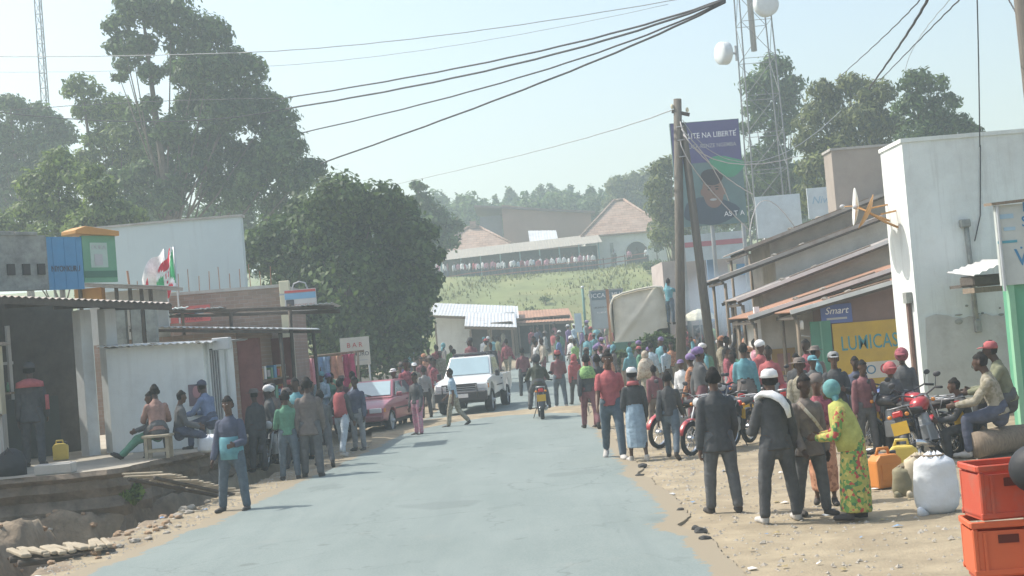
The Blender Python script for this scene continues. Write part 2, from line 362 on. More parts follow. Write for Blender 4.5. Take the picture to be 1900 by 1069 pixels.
def build_road():
    ys = axis([(-30, 12, 3), (12, 30, .09), (30, 48, .2), (48, 130, 2)]); vs = []; fs = []; ED = []; US = (0, .008, .02, .045, .08, .16, .3, .4, .5, .6, .7, .84, .92, .955, .98, .992, 1); n = len(US)
    for y in ys:
        l, r = lerp_tab(ROADL, y), lerp_tab(ROADR, y)
        jl = 0.16 * noise.noise((0, y * 1.1, 4)) + 0.04 * noise.noise((0, y * 4.1, 4)) + .03 * noise.noise((0, y * 11, 4)); jr = 0.12 * noise.noise((9, y * .5, 4)) + 0.03 * noise.noise((9, y * 3.1, 4)) + .035 * noise.noise((9, y * 9, 4))
        jr -= 0.22 * math.exp(-((y - 16.4) / .5) ** 2) + .22 * math.exp(-((y - 22.6) / .6) ** 2)
        l += jl; r += jr
        vs.append((l - .05, y, rise(y) - 0.10))
        ED.append(1.0)
        for i in range(n):
            u = US[i]; x = l + (r - l) * u; ED.append(max(0.0, 1 - min(x - l, r - x) / .42))
            vs.append((x, y, rise(y) + 0.012 + 0.035 * (1 - (2 * u - 1) ** 2) + .006 * noise.noise((x, y * .7, 0))))
        vs.append((r + .05, y, rise(y) - 0.10)); ED.append(1.0)
    w = n + 2
    for j in range(len(ys) - 1):
        for i in range(w - 1): fs.append((j * w + i, j * w + i + 1, (j + 1) * w + i + 1, (j + 1) * w + i))
    me = bpy.data.meshes.new('road'); me.from_pydata(vs, [], fs); me.materials.append(M_ROAD); me.attributes.new('edge', 'FLOAT', 'POINT').data.foreach_set('value', ED)
    struct(link('road', me))
build_road()
# earth trodden and washed across the road: an uneven low tongue of sand
def build_tongue():
    far = [(690, 797), (760, 783), (830, 775), (900, 768), (960, 763), (1020, 757), (1088, 752)]
    near = [(690, 830), (760, 806), (830, 790), (900, 779), (960, 774), (1020, 771), (1092, 768)]
    vs = []; fs = []; n = 60; m = 7
    def pl(pts, u):
        k = u * (len(pts) - 1); i = min(len(pts) - 2, int(k)); t = k - i
        return pts[i][0] + (pts[i + 1][0] - pts[i][0]) * t, pts[i][1] + (pts[i + 1][1] - pts[i][1]) * t
    for i in range(n + 1):
        a = gnd(*pl(near, i / n)); b = gnd(*pl(far, i / n))
        a.y += 0.35 * noise.noise((i * .23, 0, 2)); b.y += 0.5 * noise.noise((i * .2, 5, 2))
        for j in range(m + 1):
            v = j / m; p = a.lerp(b, v); e = min(v, 1 - v) * 2
            vs.append((p.x, p.y, 0.03 + 0.05 * sstep(0, .6, e) + .015 * noise.noise((p.x * 2, p.y * 2, 0)) * e - (0.05 if e == 0 else 0)))
    for i in range(n):
        for j in range(m): k = i * (m + 1) + j; fs.append((k, k + m + 1, k + m + 2, k + 1))
    me = bpy.data.meshes.new('sand_tongue'); me.from_pydata(vs, [], fs); me.materials.append(M_SOIL); me.shade_smooth()
    struct(link('sand_tongue', me))
build_tongue()

# raised terrace in front of the shops
def build_terrace():
    edge = [(-30, 23.3), (-8.67, 23.25), (-7.6, 23.3), (-6.75, 23.65), (-6.5, 25.2), (-5.92, 26.7), (-5.75, 31.7), (-5.6, 36.0), (-30, 36)]
    top = []
    for (a, b) in zip(edge, edge[1:-1]):
        n = max(1, int(math.dist(a, b) / .22)) if a[0] > -12 or b[0] > -12 else 1
        for i in range(n):
            t = i / n; x = a[0] + (b[0] - a[0]) * t; y = a[1] + (b[1] - a[1]) * t
            if x > -11 and y < 31: x += .09 * noise.noise((x * 3, y * 3, 1)); y += .12 * noise.noise((x * 3, y * 3, 9))
            top.append((x, y))
    top += [edge[-2], edge[-1]]
    n = len(top); vs = []; fs = []
    LV = ((.70, 0), (.62, .06), (.54, -.08), (.40, -.02), (.25, -.12), (.08, .03), (-.1, -.06), (-.3, .08), (-.5, .14), (-1.2, .25))
    for z, push in LV:
        for (x, y) in top:
            q = (.10 * noise.noise((x * 3, y * 3, z * 5)) + .06 * noise.noise((x * 9, y * 9, z * 9)) + push) if z < .7 else 0
            vs.append((x + q * (1 if y > 25 else .2), y - q * (1 if y < 26 else .0), z))
    for k in range(len(LV) - 1):
        for i in range(n - 1): fs.append((k * n + i, (k + 1) * n + i, (k + 1) * n + i + 1, k * n + i + 1))
    bm = bmesh.new(); bv = [bm.verts.new(v) for v in vs]
    for f in fs: bm.faces.new([bv[i] for i in f])
    f = bm.faces.new(bv[:n]); bmesh.ops.triangulate(bm, faces=[f]); bmesh.ops.recalc_face_normals(bm, faces=bm.faces)
    me = bpy.data.meshes.new('terrace'); bm.to_mesh(me); bm.free()
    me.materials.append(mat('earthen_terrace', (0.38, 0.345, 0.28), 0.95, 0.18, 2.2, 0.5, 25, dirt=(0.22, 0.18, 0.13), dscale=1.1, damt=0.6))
    me.materials.append(mat('shaded_brown_subsoil', (0.17, 0.135, 0.10), 0.95, 0.35, 3.5, 0.8, 14, dirt=(0.28, 0.23, 0.17), dscale=2.2, damt=0.5))
    for p in me.polygons: p.material_index = 0 if p.normal.z > .8 else 1  # side faces: brown earth, darkened further to carry the shade of the bank
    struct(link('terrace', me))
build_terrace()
TZ = 0.70

# rocks and pole footbridges by the ditch
def rock_mesh(seed, m):
    b = bmesh.new(); bmesh.ops.create_icosphere(b, subdivisions=2, radius=1)
    for v in b.verts:
        q = v.co.copy(); k = 1 + .35 * noise.noise(q * 1.3 + Vector((seed * 7, 0, 0))) + .15 * noise.noise(q * 3 + Vector((0, seed * 3, 0)))
        v.co = Vector((q.x * k, q.y * k * .8, q.z * k * .6))
    me = bpy.data.meshes.new('rock'); b.to_mesh(me); b.free(); me.materials.append(m); return me
M_ROCK = mat('pale_stone', (0.36, 0.33, 0.28), 0.95, 0.2, 4, 0.4, 30, dirt=(0.22, 0.17, 0.12), damt=.6)
M_CLOD = mat('reddish_clod', (0.32, 0.22, 0.14), 0.95, 0.2, 4, 0.4, 30)
ROCKS = [rock_mesh(i, M_ROCK) for i in range(5)] + [rock_mesh(9, M_CLOD)]
def rock(name, label, X, Y, s, k, group=None, z=None, cat='rock'):
    o = link(name, ROCKS[k], None, (X, Y, (gz(X, Y) if z is None else z) + s * .25), random.random() * 6)
    o.scale = (s, s, s * random.uniform(.7, 1)); return tag(o, label, cat, group)
_p = gnd(185, 985, .05); rock('boulder', 'largest brown boulder on the bank of the ditch', _p.x, _p.y, .34, 5)
_p = gnd(75, 925, .3); rock('boulder', 'pale boulder heaped on the earth mound below the terrace', _p.x, _p.y, .2, 1)
_p = gnd(35, 925, .3); rock('boulder', 'rough boulder at the left end of the earth mound', _p.x, _p.y, .22, 2)
for i, (x, y, s) in enumerate([(60, 940, .13), (95, 930, .12), (20, 945, .14), (120, 950, .1), (90, 960, .09), (340, 940, .12), (350, 948, .10), (365, 930, .09), (330, 955, .11), (300, 975, .1), (355, 940, .14), (310, 985, .08), (250, 1000, .1), (275, 995, .08), (220, 1010, .09), (385, 925, .08), (150, 1000, .09), (330, 972, .07)]):
    _p = gnd(x, y, .05); rock('stone', 'fist to head sized stone scattered along the roadside ditch', _p.x, _p.y, s * .8, i % 5, 'loose stones by the ditch')
_rr = random.Random(3); _rb = MB()
for i in range(170):
    _x, _y, _q = _rr.uniform(-9.8, -5.2), _rr.uniform(17.6, 23.6), _rr.uniform(.02, .09) ** 1.0; _z = gz(_x, _y); _me = ROCKS[i % 6]; _a = _rr.random() * 6
    _rb.add([(_x + _q * (v.co.x * math.cos(_a) - v.co.y * math.sin(_a)), _y + _q * (v.co.x * math.sin(_a) + v.co.y * math.cos(_a)), _z + _q * (v.co.z + .25)) for v in _me.vertices], [tuple(f.vertices) for f in _me.polygons])
tag(_rb.build('rubble', M_CLOD), 'broken clods and small stones strewn over the ditch banks', 'rubble', kind='stuff')
for i, (x, y, s) in enumerate([(1300, 990, .09), (1290, 982, .06), (1308, 1003, .07), (1192, 868, .10), (1188, 884, .07), (1262, 948, .05)]):
    _p = gnd(x, y, 0); o = rock('asphalt_chunk', 'dark broken lump at the crumbled right road edge', _p.x, _p.y, s, i % 5, 'asphalt crumbs at the road edge', 0.0, 'rubble')
    o.data = ROCKS[i % 5].copy(); o.data.materials.clear(); o.data.materials.append(mat('broken_asphalt', (0.06, 0.06, 0.058), .95, .2, 5, .4, 40))
def footbridge(label, a, b, w0, w1, n, r):
    """slats laid side by side from a to b"""
    t = thing('footbridge', label, 'footbridge', a); a = Vector(a); b = Vector(b); d = (b - a); s = Vector((-d.y, d.x, 0)).normalized()
    for i in range(n):
        u = (i + .5 + random.uniform(-.22, .22)) / n; p = d * u + Vector((0, 0, random.uniform(-.012, .02))); w = w0 + (w1 - w0) * u; sk = random.uniform(-.09, .09)
        e = s * (w / 2 + random.uniform(-.08, .1)); e2 = s * (w / 2 + random.uniform(-.08, .1)); k = d.normalized() * sk
        q = [p - e - k, p + Vector((0, 0, random.uniform(-.02, .02))), p + e2 + k]
        MB().bar(q[0], q[2], r * random.uniform(1.3, 1.9), r * .9).build('slat', M_POLE, t, bevel=r * .2)
    for sgn in (-.6, .6):
        MB().tube([s * (w0 / 2 * sgn) - Vector((0, 0, r * 1.9)), d + s * (w1 / 2 * sgn) - Vector((0, 0, r * 1.9))], r * .9, 7).build('bearer', M_DARKW, t, True)
M_POLE = mat('bleached_poles', (0.35, 0.30, 0.22), 0.9, 0.2, 5, 0.3, 30)
footbridge('ramp of bleached wooden slats climbing from the verge to the terrace', gnd(418, 912, .06), gnd(262, 880, .66), .6, .8, 20, .036)
footbridge('low row of bleached wooden slats laid over the ditch beside the road', gnd(204, 1008, .08), gnd(25, 1028, .12), .8, .9, 13, .052)

# pebbles and litter crumbs
def scatter_pebbles():
    vs = []; fs = []
    for i in range(4200):
        if i % 3:
            Y = random.uniform(12, 34); X = lerp_tab(ROADR, Y) + abs(random.gauss(0, 1)) * 2.4
        else:
            Y = random.uniform(14, 36); X = lerp_tab(ROADL, Y) - abs(random.gauss(0, .7))
        z = max(gz(X, Y), -0.9); s = random.uniform(.008, .03) * (1.6 if random.random() < .06 else 1)
        b = len(vs); a = random.random() * 6
        for k in range(4): vs.append((X + s * math.cos(a + k * 1.57) * random.uniform(.7, 1.3), Y + s * math.sin(a + k * 1.57), z))
        vs.append((X, Y, z + s * .7)); fs += [(b, b + 1, b + 4), (b + 1, b + 2, b + 4), (b + 2, b + 3, b + 4), (b + 3, b, b + 4)]
    me = bpy.data.meshes.new('gravel'); me.from_pydata(vs, [], fs); me.materials.append(M_ROCK)
    tag(link('gravel', me), 'loose gravel on the sandy road verges', 'gravel', kind='stuff')
scatter_pebbles()

def scatter_litter():
    for nm, c, k in (('paper', (.6, .6, .58), 40), ('plastic', (.18, .28, .42), 22), ('husk', (.34, .27, .14), 60)):
        vs = []; fs = []
        for i in range(k):
            Y = random.uniform(12.5, 34); X = (lerp_tab(ROADR, Y) + abs(random.gauss(0, 1)) * 2.2) if random.random() < .75 else lerp_tab(ROADL, Y) - random.uniform(.05, .9); z = gz(X, Y) + .012; s_ = random.uniform(.02, .055); a = random.random() * 6; b = len(vs)
            for j in range(4): vs.append((X + s_ * math.cos(a + j * 1.57) * random.uniform(.6, 1.4), Y + s_ * math.sin(a + j * 1.57) * random.uniform(.6, 1.4), z + random.uniform(0, .02)))
            vs.append((X, Y, z + s_ * .5)); fs += [(b, b + 1, b + 4), (b + 1, b + 2, b + 4), (b + 2, b + 3, b + 4), (b + 3, b, b + 4)]
        me = bpy.data.meshes.new(nm + '_litter'); me.from_pydata(vs, [], fs); me.materials.append(mat('litter_' + nm, c, .8, .2, 9)); tag(link(nm + '_litter', me), 'scraps of %s trodden into the road verges' % nm, 'litter', kind='stuff')
scatter_litter()
# ------------------------------------------------------------------ vegetation
def leaf_mat(name, col, var=0.45, trans=0.42):
    m = bpy.data.materials.new(name); m.use_nodes = True; nt = m.node_tree; N = nt.nodes; L = nt.links
    p = N['Principled BSDF']; p.inputs['Roughness'].default_value = 0.55; p.inputs['Specular IOR Level'].default_value = 0.25
    g = N.new('ShaderNodeNewGeometry'); tc = N.new('ShaderNodeTexCoord')
    n = N.new('ShaderNodeTexNoise'); n.inputs['Scale'].default_value = 0.9; n.inputs['Detail'].default_value = 3; L.new(tc.outputs['Object'], n.inputs['Vector'])
    ad = N.new('ShaderNodeMath'); ad.operation = 'ADD'; L.new(n.outputs['Fac'], ad.inputs[0]); L.new(g.outputs['Random Per Island'], ad.inputs[1])
    cr = N.new('ShaderNodeValToRGB'); e = cr.color_ramp.elements
    e[0].position = .45; e[0].color = (*[c * (1 - var) for c in col], 1); e[1].position = 1.4 / 1.0 if False else 1.0; e[1].color = (col[0] * (1 + var * 1.3), col[1] * (1 + var), col[2] * (1 + var * .4), 1)
    sc = N.new('ShaderNodeMath'); sc.operation = 'MULTIPLY'; sc.inputs[1].default_value = .62; L.new(ad.outputs[0], sc.inputs[0]); L.new(sc.outputs[0], cr.inputs[0])
    L.new(cr.outputs[0], p.inputs['Base Color'])
    tr = N.new('ShaderNodeBsdfTranslucent'); L.new(cr.outputs[0], tr.inputs[0]); mx = N.new('ShaderNodeMixShader'); mx.inputs[0].default_value = trans
    L.new(p.outputs[0], mx.inputs[1]); L.new(tr.outputs[0], mx.inputs[2]); L.new(mx.outputs[0], N['Material Output'].inputs[0])
    return m
M_LEAF_E = leaf_mat('eucalyptus_leaf', (0.095, 0.165, 0.065))
M_LEAF_B = leaf_mat('young_eucalyptus_leaf', (0.155, 0.235, 0.07))
M_LEAF_D = leaf_mat('dark_broad_leaf', (0.085, 0.145, 0.05))
M_LEAF_O = leaf_mat('olive_leaf', (0.15, 0.19, 0.075))
M_BARK = mat('bark', (0.15, 0.125, 0.10), 0.95, 0.3, 4, 0.5, 20)
def leaf_cloud(clumps, per, size, aspect=2.2, droop=0.35, shell=0.55, lobes=6):
    """clumps: (centre, radii) in local metres; leaf-sized quads spread mostly through each clump's outer volume"""
    V = []; full = []
    for (c, r) in clumps:      # every clump billows into smaller lobes
        full.append((c, (r[0] * .95, r[1] * .95, r[2] * .9)))
        for i in range(lobes):
            d = RNG.normal(size=3); d /= np.linalg.norm(d); d[2] = abs(d[2]) * .9 - .3; k = .74; f = RNG.uniform(.38, .56)
            full.append(((c[0] + d[0] * r[0] * k, c[1] + d[1] * r[1] * k, c[2] + d[2] * r[2] * k), (r[0] * f, r[1] * f, r[2] * f * .85)))
    for (c, r) in full:
        vol = r[0] * r[2] + r[0] * r[1]; n = int(per * vol)
        d = RNG.normal(size=(n, 3)); d /= np.linalg.norm(d, axis=1)[:, None]
        q = shell + (1 - shell) * RNG.random(n) ** .7
        lump = 1 + .12 * np.sin(d[:, 0] * 7 + c[0] * 5) * np.cos(d[:, 2] * 6 + c[2] * 3) + .10 * np.sin(d[:, 1] * 9 + d[:, 2] * 8 + c[0]) + .08 * RNG.normal(size=n)
        p = d * (q * lump)[:, None] * np.array(r) + np.array(c)
        # leaves lie like scales on their clump, tips hanging
        nn = d + RNG.normal(size=(n, 3)) * .5 + np.array([0, 0, .25]); nn /= np.linalg.norm(nn, axis=1)[:, None]
        ax = RNG.normal(size=(n, 3)); ax[:, 2] -= droop * 2; ax -= (ax * nn).sum(1)[:, None] * nn; ax /= np.linalg.norm(ax, axis=1)[:, None]
        nb = np.cross(nn, ax)
        s = size * RNG.uniform(.6, 1.35, n)[:, None]; a = ax * s * aspect / 2; b = nb * s / 2
        V.append(np.stack([p - a, p - a * .1 + b, p + a, p - a * .1 - b], 1).reshape(-1, 3))
    V = np.concatenate(V); k = len(V) // 4
    me = bpy.data.meshes.new('crown'); me.vertices.add(len(V)); me.vertices.foreach_set('co', V.astype(np.float32).ravel())
    me.loops.add(k * 4); me.loops.foreach_set('vertex_index', np.arange(k * 4, dtype=np.int32))
    me.polygons.add(k); me.polygons.foreach_set('loop_start', np.arange(0, k * 4, 4, dtype=np.int32)); me.polygons.foreach_set('loop_total', np.full(k, 4, dtype=np.int32))
    me.update(); me.validate(); return me
def limbs(mb, base, clumps, r0, sway=.4):
    """tapered trunk with limbs to the clumps"""
    cs = sorted(clumps, key=lambda c: c[0][2]); top = Vector(cs[-1][0]); base = Vector(base); pts = []
    for i in range(8):
        t = i / 7; p = base.lerp(top, t); p.x += sway * math.sin(t * 3) * (1 - t); pts.append(p)
    mb.tube(pts, [r0 * (1 - .85 * i / 7) for i in range(8)], 8)
    for c, r in cs[:-1]:
        c = Vector(c); h = base.z + (c.z - base.z) * .55; t = (h - base.z) / max(.1, top.z - base.z); t = min(.9, max(.12, t))
        k = t * 7; i = int(k); s = pts[i].lerp(pts[min(7, i + 1)], k - i)
        mid = s.lerp(c, .5) + Vector((random.uniform(-.3, .3), random.uniform(-.3, .3), -.2 * (c - s).length * .4))
        rr = r0 * (.24 * (1 - t) + .05); mb.tube([s, mid, c], [rr, rr * .65, rr * .25], 6)
def pixel_tree(name, label, base_x, Y, spots, m, per, size, r0, group=None, aspect=2.2, droop=.35, deep=.85, ground=0.0, flat=1.0, trunk_m=None, cat='tree', shell=.55):
    """spots: (x, y, r) as seen in the photograph, spread in depth round the plane Y to give the crown its volume"""
    k = FPX / Y; b = at(base_x, 600, Y); b.z = ground; t = thing(name, label, cat, b, 0, group); cl = []
    rs = random.Random(int(base_x * 7 + Y)); w = (max(s[0] for s in spots) - min(s[0] for s in spots)) / k
    for (x, y, r) in spots:
        p = at(x, y, Y); q = r / k; dz = rs.uniform(-.5, .5) * w * deep * .6
        cl.append(((p.x - b.x, dz, p.z - b.z), (q, q * 1.05, q * .92 * flat)))
    me = leaf_cloud(cl, per * 2.7, size * .54, aspect, droop, shell); me.materials.append(m)
    mb = MB(); limbs(mb, (0, 0, -.3), cl, r0 * .75); mb.build('trunk', trunk_m or M_BARK, t, True)
    link('crown', me, t); return t
pixel_tree('eucalyptus_tree', 'huge old eucalyptus towering over the white wall', 335, 76, [(285, 28, 50), (335, 45, 55), (240, 62, 30), (385, 80, 58), (262, 100, 44), (318, 112, 36), (228, 118, 20), (425, 112, 42), (405, 150, 52), (440, 175, 48), (472, 140, 40), (345, 195, 38), (425, 220, 56), (492, 208, 52), (522, 250, 42), (385, 268, 54), (455, 290, 56), (540, 292, 48), (572, 312, 34), (505, 332, 56), (562, 345, 36), (330, 262, 40), (262, 215, 32), (405, 350, 46), (335, 345, 34), (455, 372, 36), (505, 380, 36), (232, 150, 16), (300, 150, 26), (350, 140, 40), (372, 185, 40), (292, 262, 34), (300, 312, 34), (372, 312, 44), (345, 250, 40), (276, 328, 34), (312, 378, 38), (262, 385, 36), (240, 345, 32), (300, 205, 20)], M_LEAF_E, 66, .30, .55)
pixel_tree('eucalyptus_tree', 'slender green eucalyptus left of the huge one', 215, 80, [(150, 162, 34), (185, 208, 42), (148, 200, 26), (215, 200, 36), (232, 255, 46), (182, 262, 38), (225, 300, 40), (262, 285, 38), (275, 350, 32), (160, 300, 30)], M_LEAF_B, 60, .29, .45)
pixel_tree('eucalyptus_tree', 'dark hazy eucalyptus at the left edge behind the shops', 60, 92, [(30, 205, 34), (72, 222, 40), (15, 255, 36), (62, 270, 44), (105, 245, 34), (10, 300, 36), (50, 320, 30), (-25, 240, 40), (100, 290, 34), (-10, 340, 36), (15, 375, 40), (70, 360, 34)], M_LEAF_E, 55, .32, .5)
pixel_tree('eucalyptus_tree', 'bushy bright young eucalyptus right behind the left shop', 95, 62, [(100, 305, 44), (62, 345, 46), (140, 335, 40), (100, 385, 52), (45, 395, 40), (20, 430, 44), (135, 400, 40), (95, 440, 46), (60, 450, 44)], M_LEAF_B, 72, .25, .3, droop=.55)
pixel_tree('eucalyptus_tree', 'second bright young eucalyptus beside the green sign', 190, 60, [(172, 325, 28), (190, 355, 38), (185, 395, 46), (225, 400, 40), (160, 425, 40), (215, 440, 44), (185, 455, 44)], M_LEAF_B, 72, .25, .25, droop=.55)
pixel_tree('broadleaf_tree', 'hazy row tree filling the gap above the white wall', 330, 95, [(300, 395, 36), (345, 400, 34), (395, 405, 36), (280, 420, 40), (440, 400, 40), (480, 395, 36), (360, 440, 40), (430, 430, 40), (470, 440, 40)], M_LEAF_E, 50, .28, .3)
_rt = [(635, 375, 62), (570, 395, 56), (700, 380, 58), (520, 440, 56), (610, 450, 80), (690, 450, 78), (755, 430, 52), (490, 480, 44), (560, 510, 74), (650, 530, 90), (740, 510, 72), (785, 475, 40), (790, 530, 34), (520, 560, 56), (590, 590, 66), (670, 610, 76), (745, 590, 58), (765, 560, 50), (475, 450, 34), (540, 620, 44), (620, 650, 56), (700, 660, 58), (755, 640, 42), (640, 415, 60), (590, 425, 50), (740, 390, 40), (770, 610, 36)]
pixel_tree('broadleaf_tree', 'broad dark round tree standing over the street behind the sign', 640, 58, _rt, M_LEAF_D, 80, .30, .5, aspect=1.7, droop=.25, deep=.6)
pixel_tree('broadleaf_tree', 'hazy tall pointed tree right of the round dark tree', 790, 105, [(775, 345, 16), (785, 375, 26), (800, 400, 30), (775, 410, 34), (825, 410, 26), (800, 440, 34), (840, 420, 20), (770, 450, 34), (835, 450, 24)], M_LEAF_E, 30, .42, .35, ground=2)
pixel_tree('eucalyptus_tree', 'tall eucalyptus with a gap in its crown beside the tower', 1432, 92, [(1440, 125, 36), (1410, 160, 38), (1470, 160, 28), (1440, 178, 38), (1398, 200, 26), (1468, 200, 28), (1388, 235, 18), (1420, 225, 28), (1455, 235, 26), (1432, 262, 24), (1450, 290, 26), (1405, 300, 34), (1425, 340, 44), (1470, 330, 36), (1395, 350, 36), (1450, 380, 40), (1400, 395, 36), (1480, 380, 36)], M_LEAF_E, 52, .32, .42)
pixel_tree('eucalyptus_tree', 'wide olive feathery eucalyptus behind the white panels', 1570, 78, [(1525, 165, 26), (1580, 160, 32), (1620, 178, 40), (1540, 200, 46), (1600, 230, 56), (1650, 230, 44), (1500, 225, 26), (1510, 262, 38), (1560, 280, 52), (1635, 290, 50), (1515, 320, 44), (1580, 340, 50), (1660, 340, 46), (1500, 370, 36)], M_LEAF_O, 60, .26, .42, droop=.6, aspect=3)
pixel_tree('eucalyptus_tree', 'dark eucalyptus rising over the white building roof', 1730, 74, [(1702, 148, 32), (1742, 155, 26), (1700, 195, 38), (1758, 188, 28), (1738, 215, 34), (1768, 236, 38), (1800, 248, 22), (1700, 245, 38), (1740, 275, 40), (1790, 280, 34), (1690, 290, 40)], M_LEAF_E, 60, .27, .4)
pixel_tree('broadleaf_tree', 'hazy olive tree behind the arched white house', 1185, 170, [(1145, 345, 26), (1175, 335, 24), (1205, 330, 26), (1150, 375, 28), (1190, 365, 30), (1225, 350, 26)], M_LEAF_O, 16, .6, .4, ground=9.5)
pixel_tree('broadleaf_tree', 'olive tree standing behind the portrait billboard', 1240, 100, [(1225, 315, 26), (1245, 310, 28), (1235, 345, 34), (1225, 385, 30), (1245, 410, 34), (1225, 435, 26), (1260, 440, 30), (1215, 345, 20), (1290, 400, 34), (1320, 380, 30), (1350, 400, 30)], M_LEAF_O, 34, .36, .3, ground=1.5)
pixel_tree('shrub', 'hazy shrub beside the arched doorway on the hill', 1222, 125, [(1215, 425, 18), (1228, 440, 20), (1218, 455, 16)], M_LEAF_O, 40, .35, .1, ground=6.5, cat='shrub')
# far ridge: one tree of each of three builds, copied along the skyline
_proto = []
for s in range(3):
    t = empty('ridge_tree'); rs = random.Random(s + 40); cl = []; h = 12 + s
    for i in range(11):
        z = h * (.35 + .65 * i / 10); w = (2.3 - 1.5 * (i / 10) ** 1.6) * (1 if s else 1.2)
        cl.append(((rs.uniform(-.8, .8) * w, rs.uniform(-.8, .8) * w, z), (w * .95, w * .95, 1.5)))
    me = leaf_cloud(cl, 34, .36, 1.8, .3, .4); me.materials.append(M_LEAF_E)
    mb = MB(); limbs(mb, (0, 0, -1), cl, .32); mb.build('trunk', M_BARK, t, True); link('crown', me, t); _proto.append(t)
_sk = [(838, 378), (852, 372), (866, 366), (880, 360), (897, 370), (914, 364), (937, 349), (955, 368), (975, 360), (993, 356), (1010, 344), (1022, 341), (1040, 352), (1052, 345), (1068, 358), (1085, 348), (1103, 356), (1118, 352), (1134, 350), (1150, 340)]
_places = ['farthest left', 'second from left', 'third from left', 'fourth from left', 'fifth from left', 'sixth from left', 'tall pointed', 'eighth from left', 'ninth from left', 'tenth from left', 'tallest', 'twelfth from left', 'thirteenth from left', 'fourteenth from left', 'fifteenth from left', 'sixteenth from left', 'seventeenth from left', 'third from right', 'second from right', 'farthest right']
for i, (x, y) in enumerate(_sk):
    Y = 196 + (i * 37 % 23); p = at(x, y, Y); o = _proto[i % 3] if i < 3 else copy_tree(_proto[i % 3]); g = hill_z(p.x, Y)
    o.location = (p.x, Y, g); s = (p.z - g) / (12 + i % 3 + .9); o.scale = (s * 1.1, s * 1.1, s); o.rotation_euler = (0, 0, i * 1.3)
    tag(o, _places[i] + ' hazy blue-green tree of the ridge above the brown hall', 'tree', 'ridge trees on the skyline')
# lower dense wood under the skyline, one hazy mass
def wood():
    cl = []; rs = random.Random(5)
    for i in range(70):
        x = rs.uniform(780, 1330); Y = rs.uniform(176, 192); p = at(x, rs.uniform(378, 425), Y); cl.append(((p.x, Y, p.z), (1.9, 1.9, 2.4)))
    for i in range(60):
        x = rs.uniform(-60, 760); Y = rs.uniform(150, 172); p = at(x, rs.uniform(430, 500), Y); cl.append(((p.x, Y, p.z), (2.4, 2.4, 3.0)))
    for i in range(40):
        x = rs.uniform(1340, 1900); Y = rs.uniform(135, 160); p = at(x, rs.uniform(330, 420), Y); cl.append(((p.x, Y, p.z), (2.4, 2.4, 3.0)))
    me = leaf_cloud(cl, 16, .42, 1.8, .3, .4, 3); me.materials.append(M_LEAF_E)
    tag(link('far_wood', me), 'dense hazy wood covering the far hillside', 'wood', kind='stuff')
wood()
# grass and weeds on the near hill slope
def hill_grass():
    n = 12000; X = RNG.uniform(-12, 24, n); Y = 90 + 52 * RNG.random(n); V = []
    c = np.array([noise.noise((x * .16, y * .12, 4)) for x, y in zip(X, Y)])
    keep = RNG.random(n) < np.clip(.45 + c * 1.3, .05, 1); X, Y, c = X[keep], Y[keep], c[keep]; n = len(X)
    Z = np.array([hill_z(x, y) for x, y in zip(X, Y)]); s = RNG.uniform(.10, .22, n) * (1 + 1.2 * np.clip(c, 0, 1)); a = RNG.uniform(0, 6.28, n)
    P = np.stack([X, Y, Z], 1); d = np.stack([np.cos(a), np.sin(a), 0 * a], 1) * (s * .35)[:, None]; u = np.stack([RNG.normal(0, .25, n) * s, RNG.normal(0, .25, n) * s, s], 1)
    V = np.stack([P - d, P + d, P + u + d * .3, P + u - d * .3], 1).reshape(-1, 3)
    me = bpy.data.meshes.new('hill_grass'); me.from_pydata(V.tolist(), [], [(i, i + 1, i + 2, i + 3) for i in range(0, 4 * n, 4)])
    me.materials.append(leaf_mat('grass_blade', (0.19, 0.21, 0.085), .4)); tag(link('hill_grass', me), 'rough grass and weeds on the hill slope', 'grass', kind='stuff')
hill_grass()
def bush(label, x, y, Y, r, m=M_LEAF_D, n=90, ground=None, group=None):
    p = at(x, y, Y); g = hill_z(p.x, Y) if ground is None else ground; t = thing('bush', label, 'bush', (p.x, Y, g), 0, group); cl = []
    for i in range(6):
        q = r * random.uniform(.45, .7); cl.append(((random.uniform(-.6, .6) * r, random.uniform(-.5, .5) * r, q * .8 + random.random() * r * .5), (q, q, q * .8)))
    me = leaf_cloud(cl, n, .14, 1.8, .2, .3); me.materials.append(m); mb = MB(); limbs(mb, (0, 0, -.1), cl, .05 * r + .02, .05); mb.build('stem', M_BARK, t, True); link('crown', me, t)
for i, (x, y, Y, r, lb) in enumerate([(955, 545, 106, .9, 'low dark bush left of the hillside kiosk'), (905, 550, 102, .8, 'rounded bush above the white shop roof'), (985, 535, 110, .7, 'small bush right behind the hillside kiosk'), (1215, 520, 122, 1.0, 'dark leaning bush at the right end of the slope'), (860, 540, 104, .8, 'bush at the left end of the grassy slope'), (1010, 528, 114, .6, 'little bush in the middle of the slope')]):
    bush(lb, x, y, Y, r, M_LEAF_D if i % 2 else M_LEAF_O, 40)
for i, (x, y) in enumerate([(262, 985), (285, 978), (240, 975)]):
    p = gnd(x, y, -.3); bush(['weed tuft in the ditch bottom', 'green weed tuft at the ditch mouth', 'small weed on the shaded ditch bank'][i], x, y, p.y, .22, M_LEAF_B, 900, gz(p.x, p.y), 'weeds in the ditch')
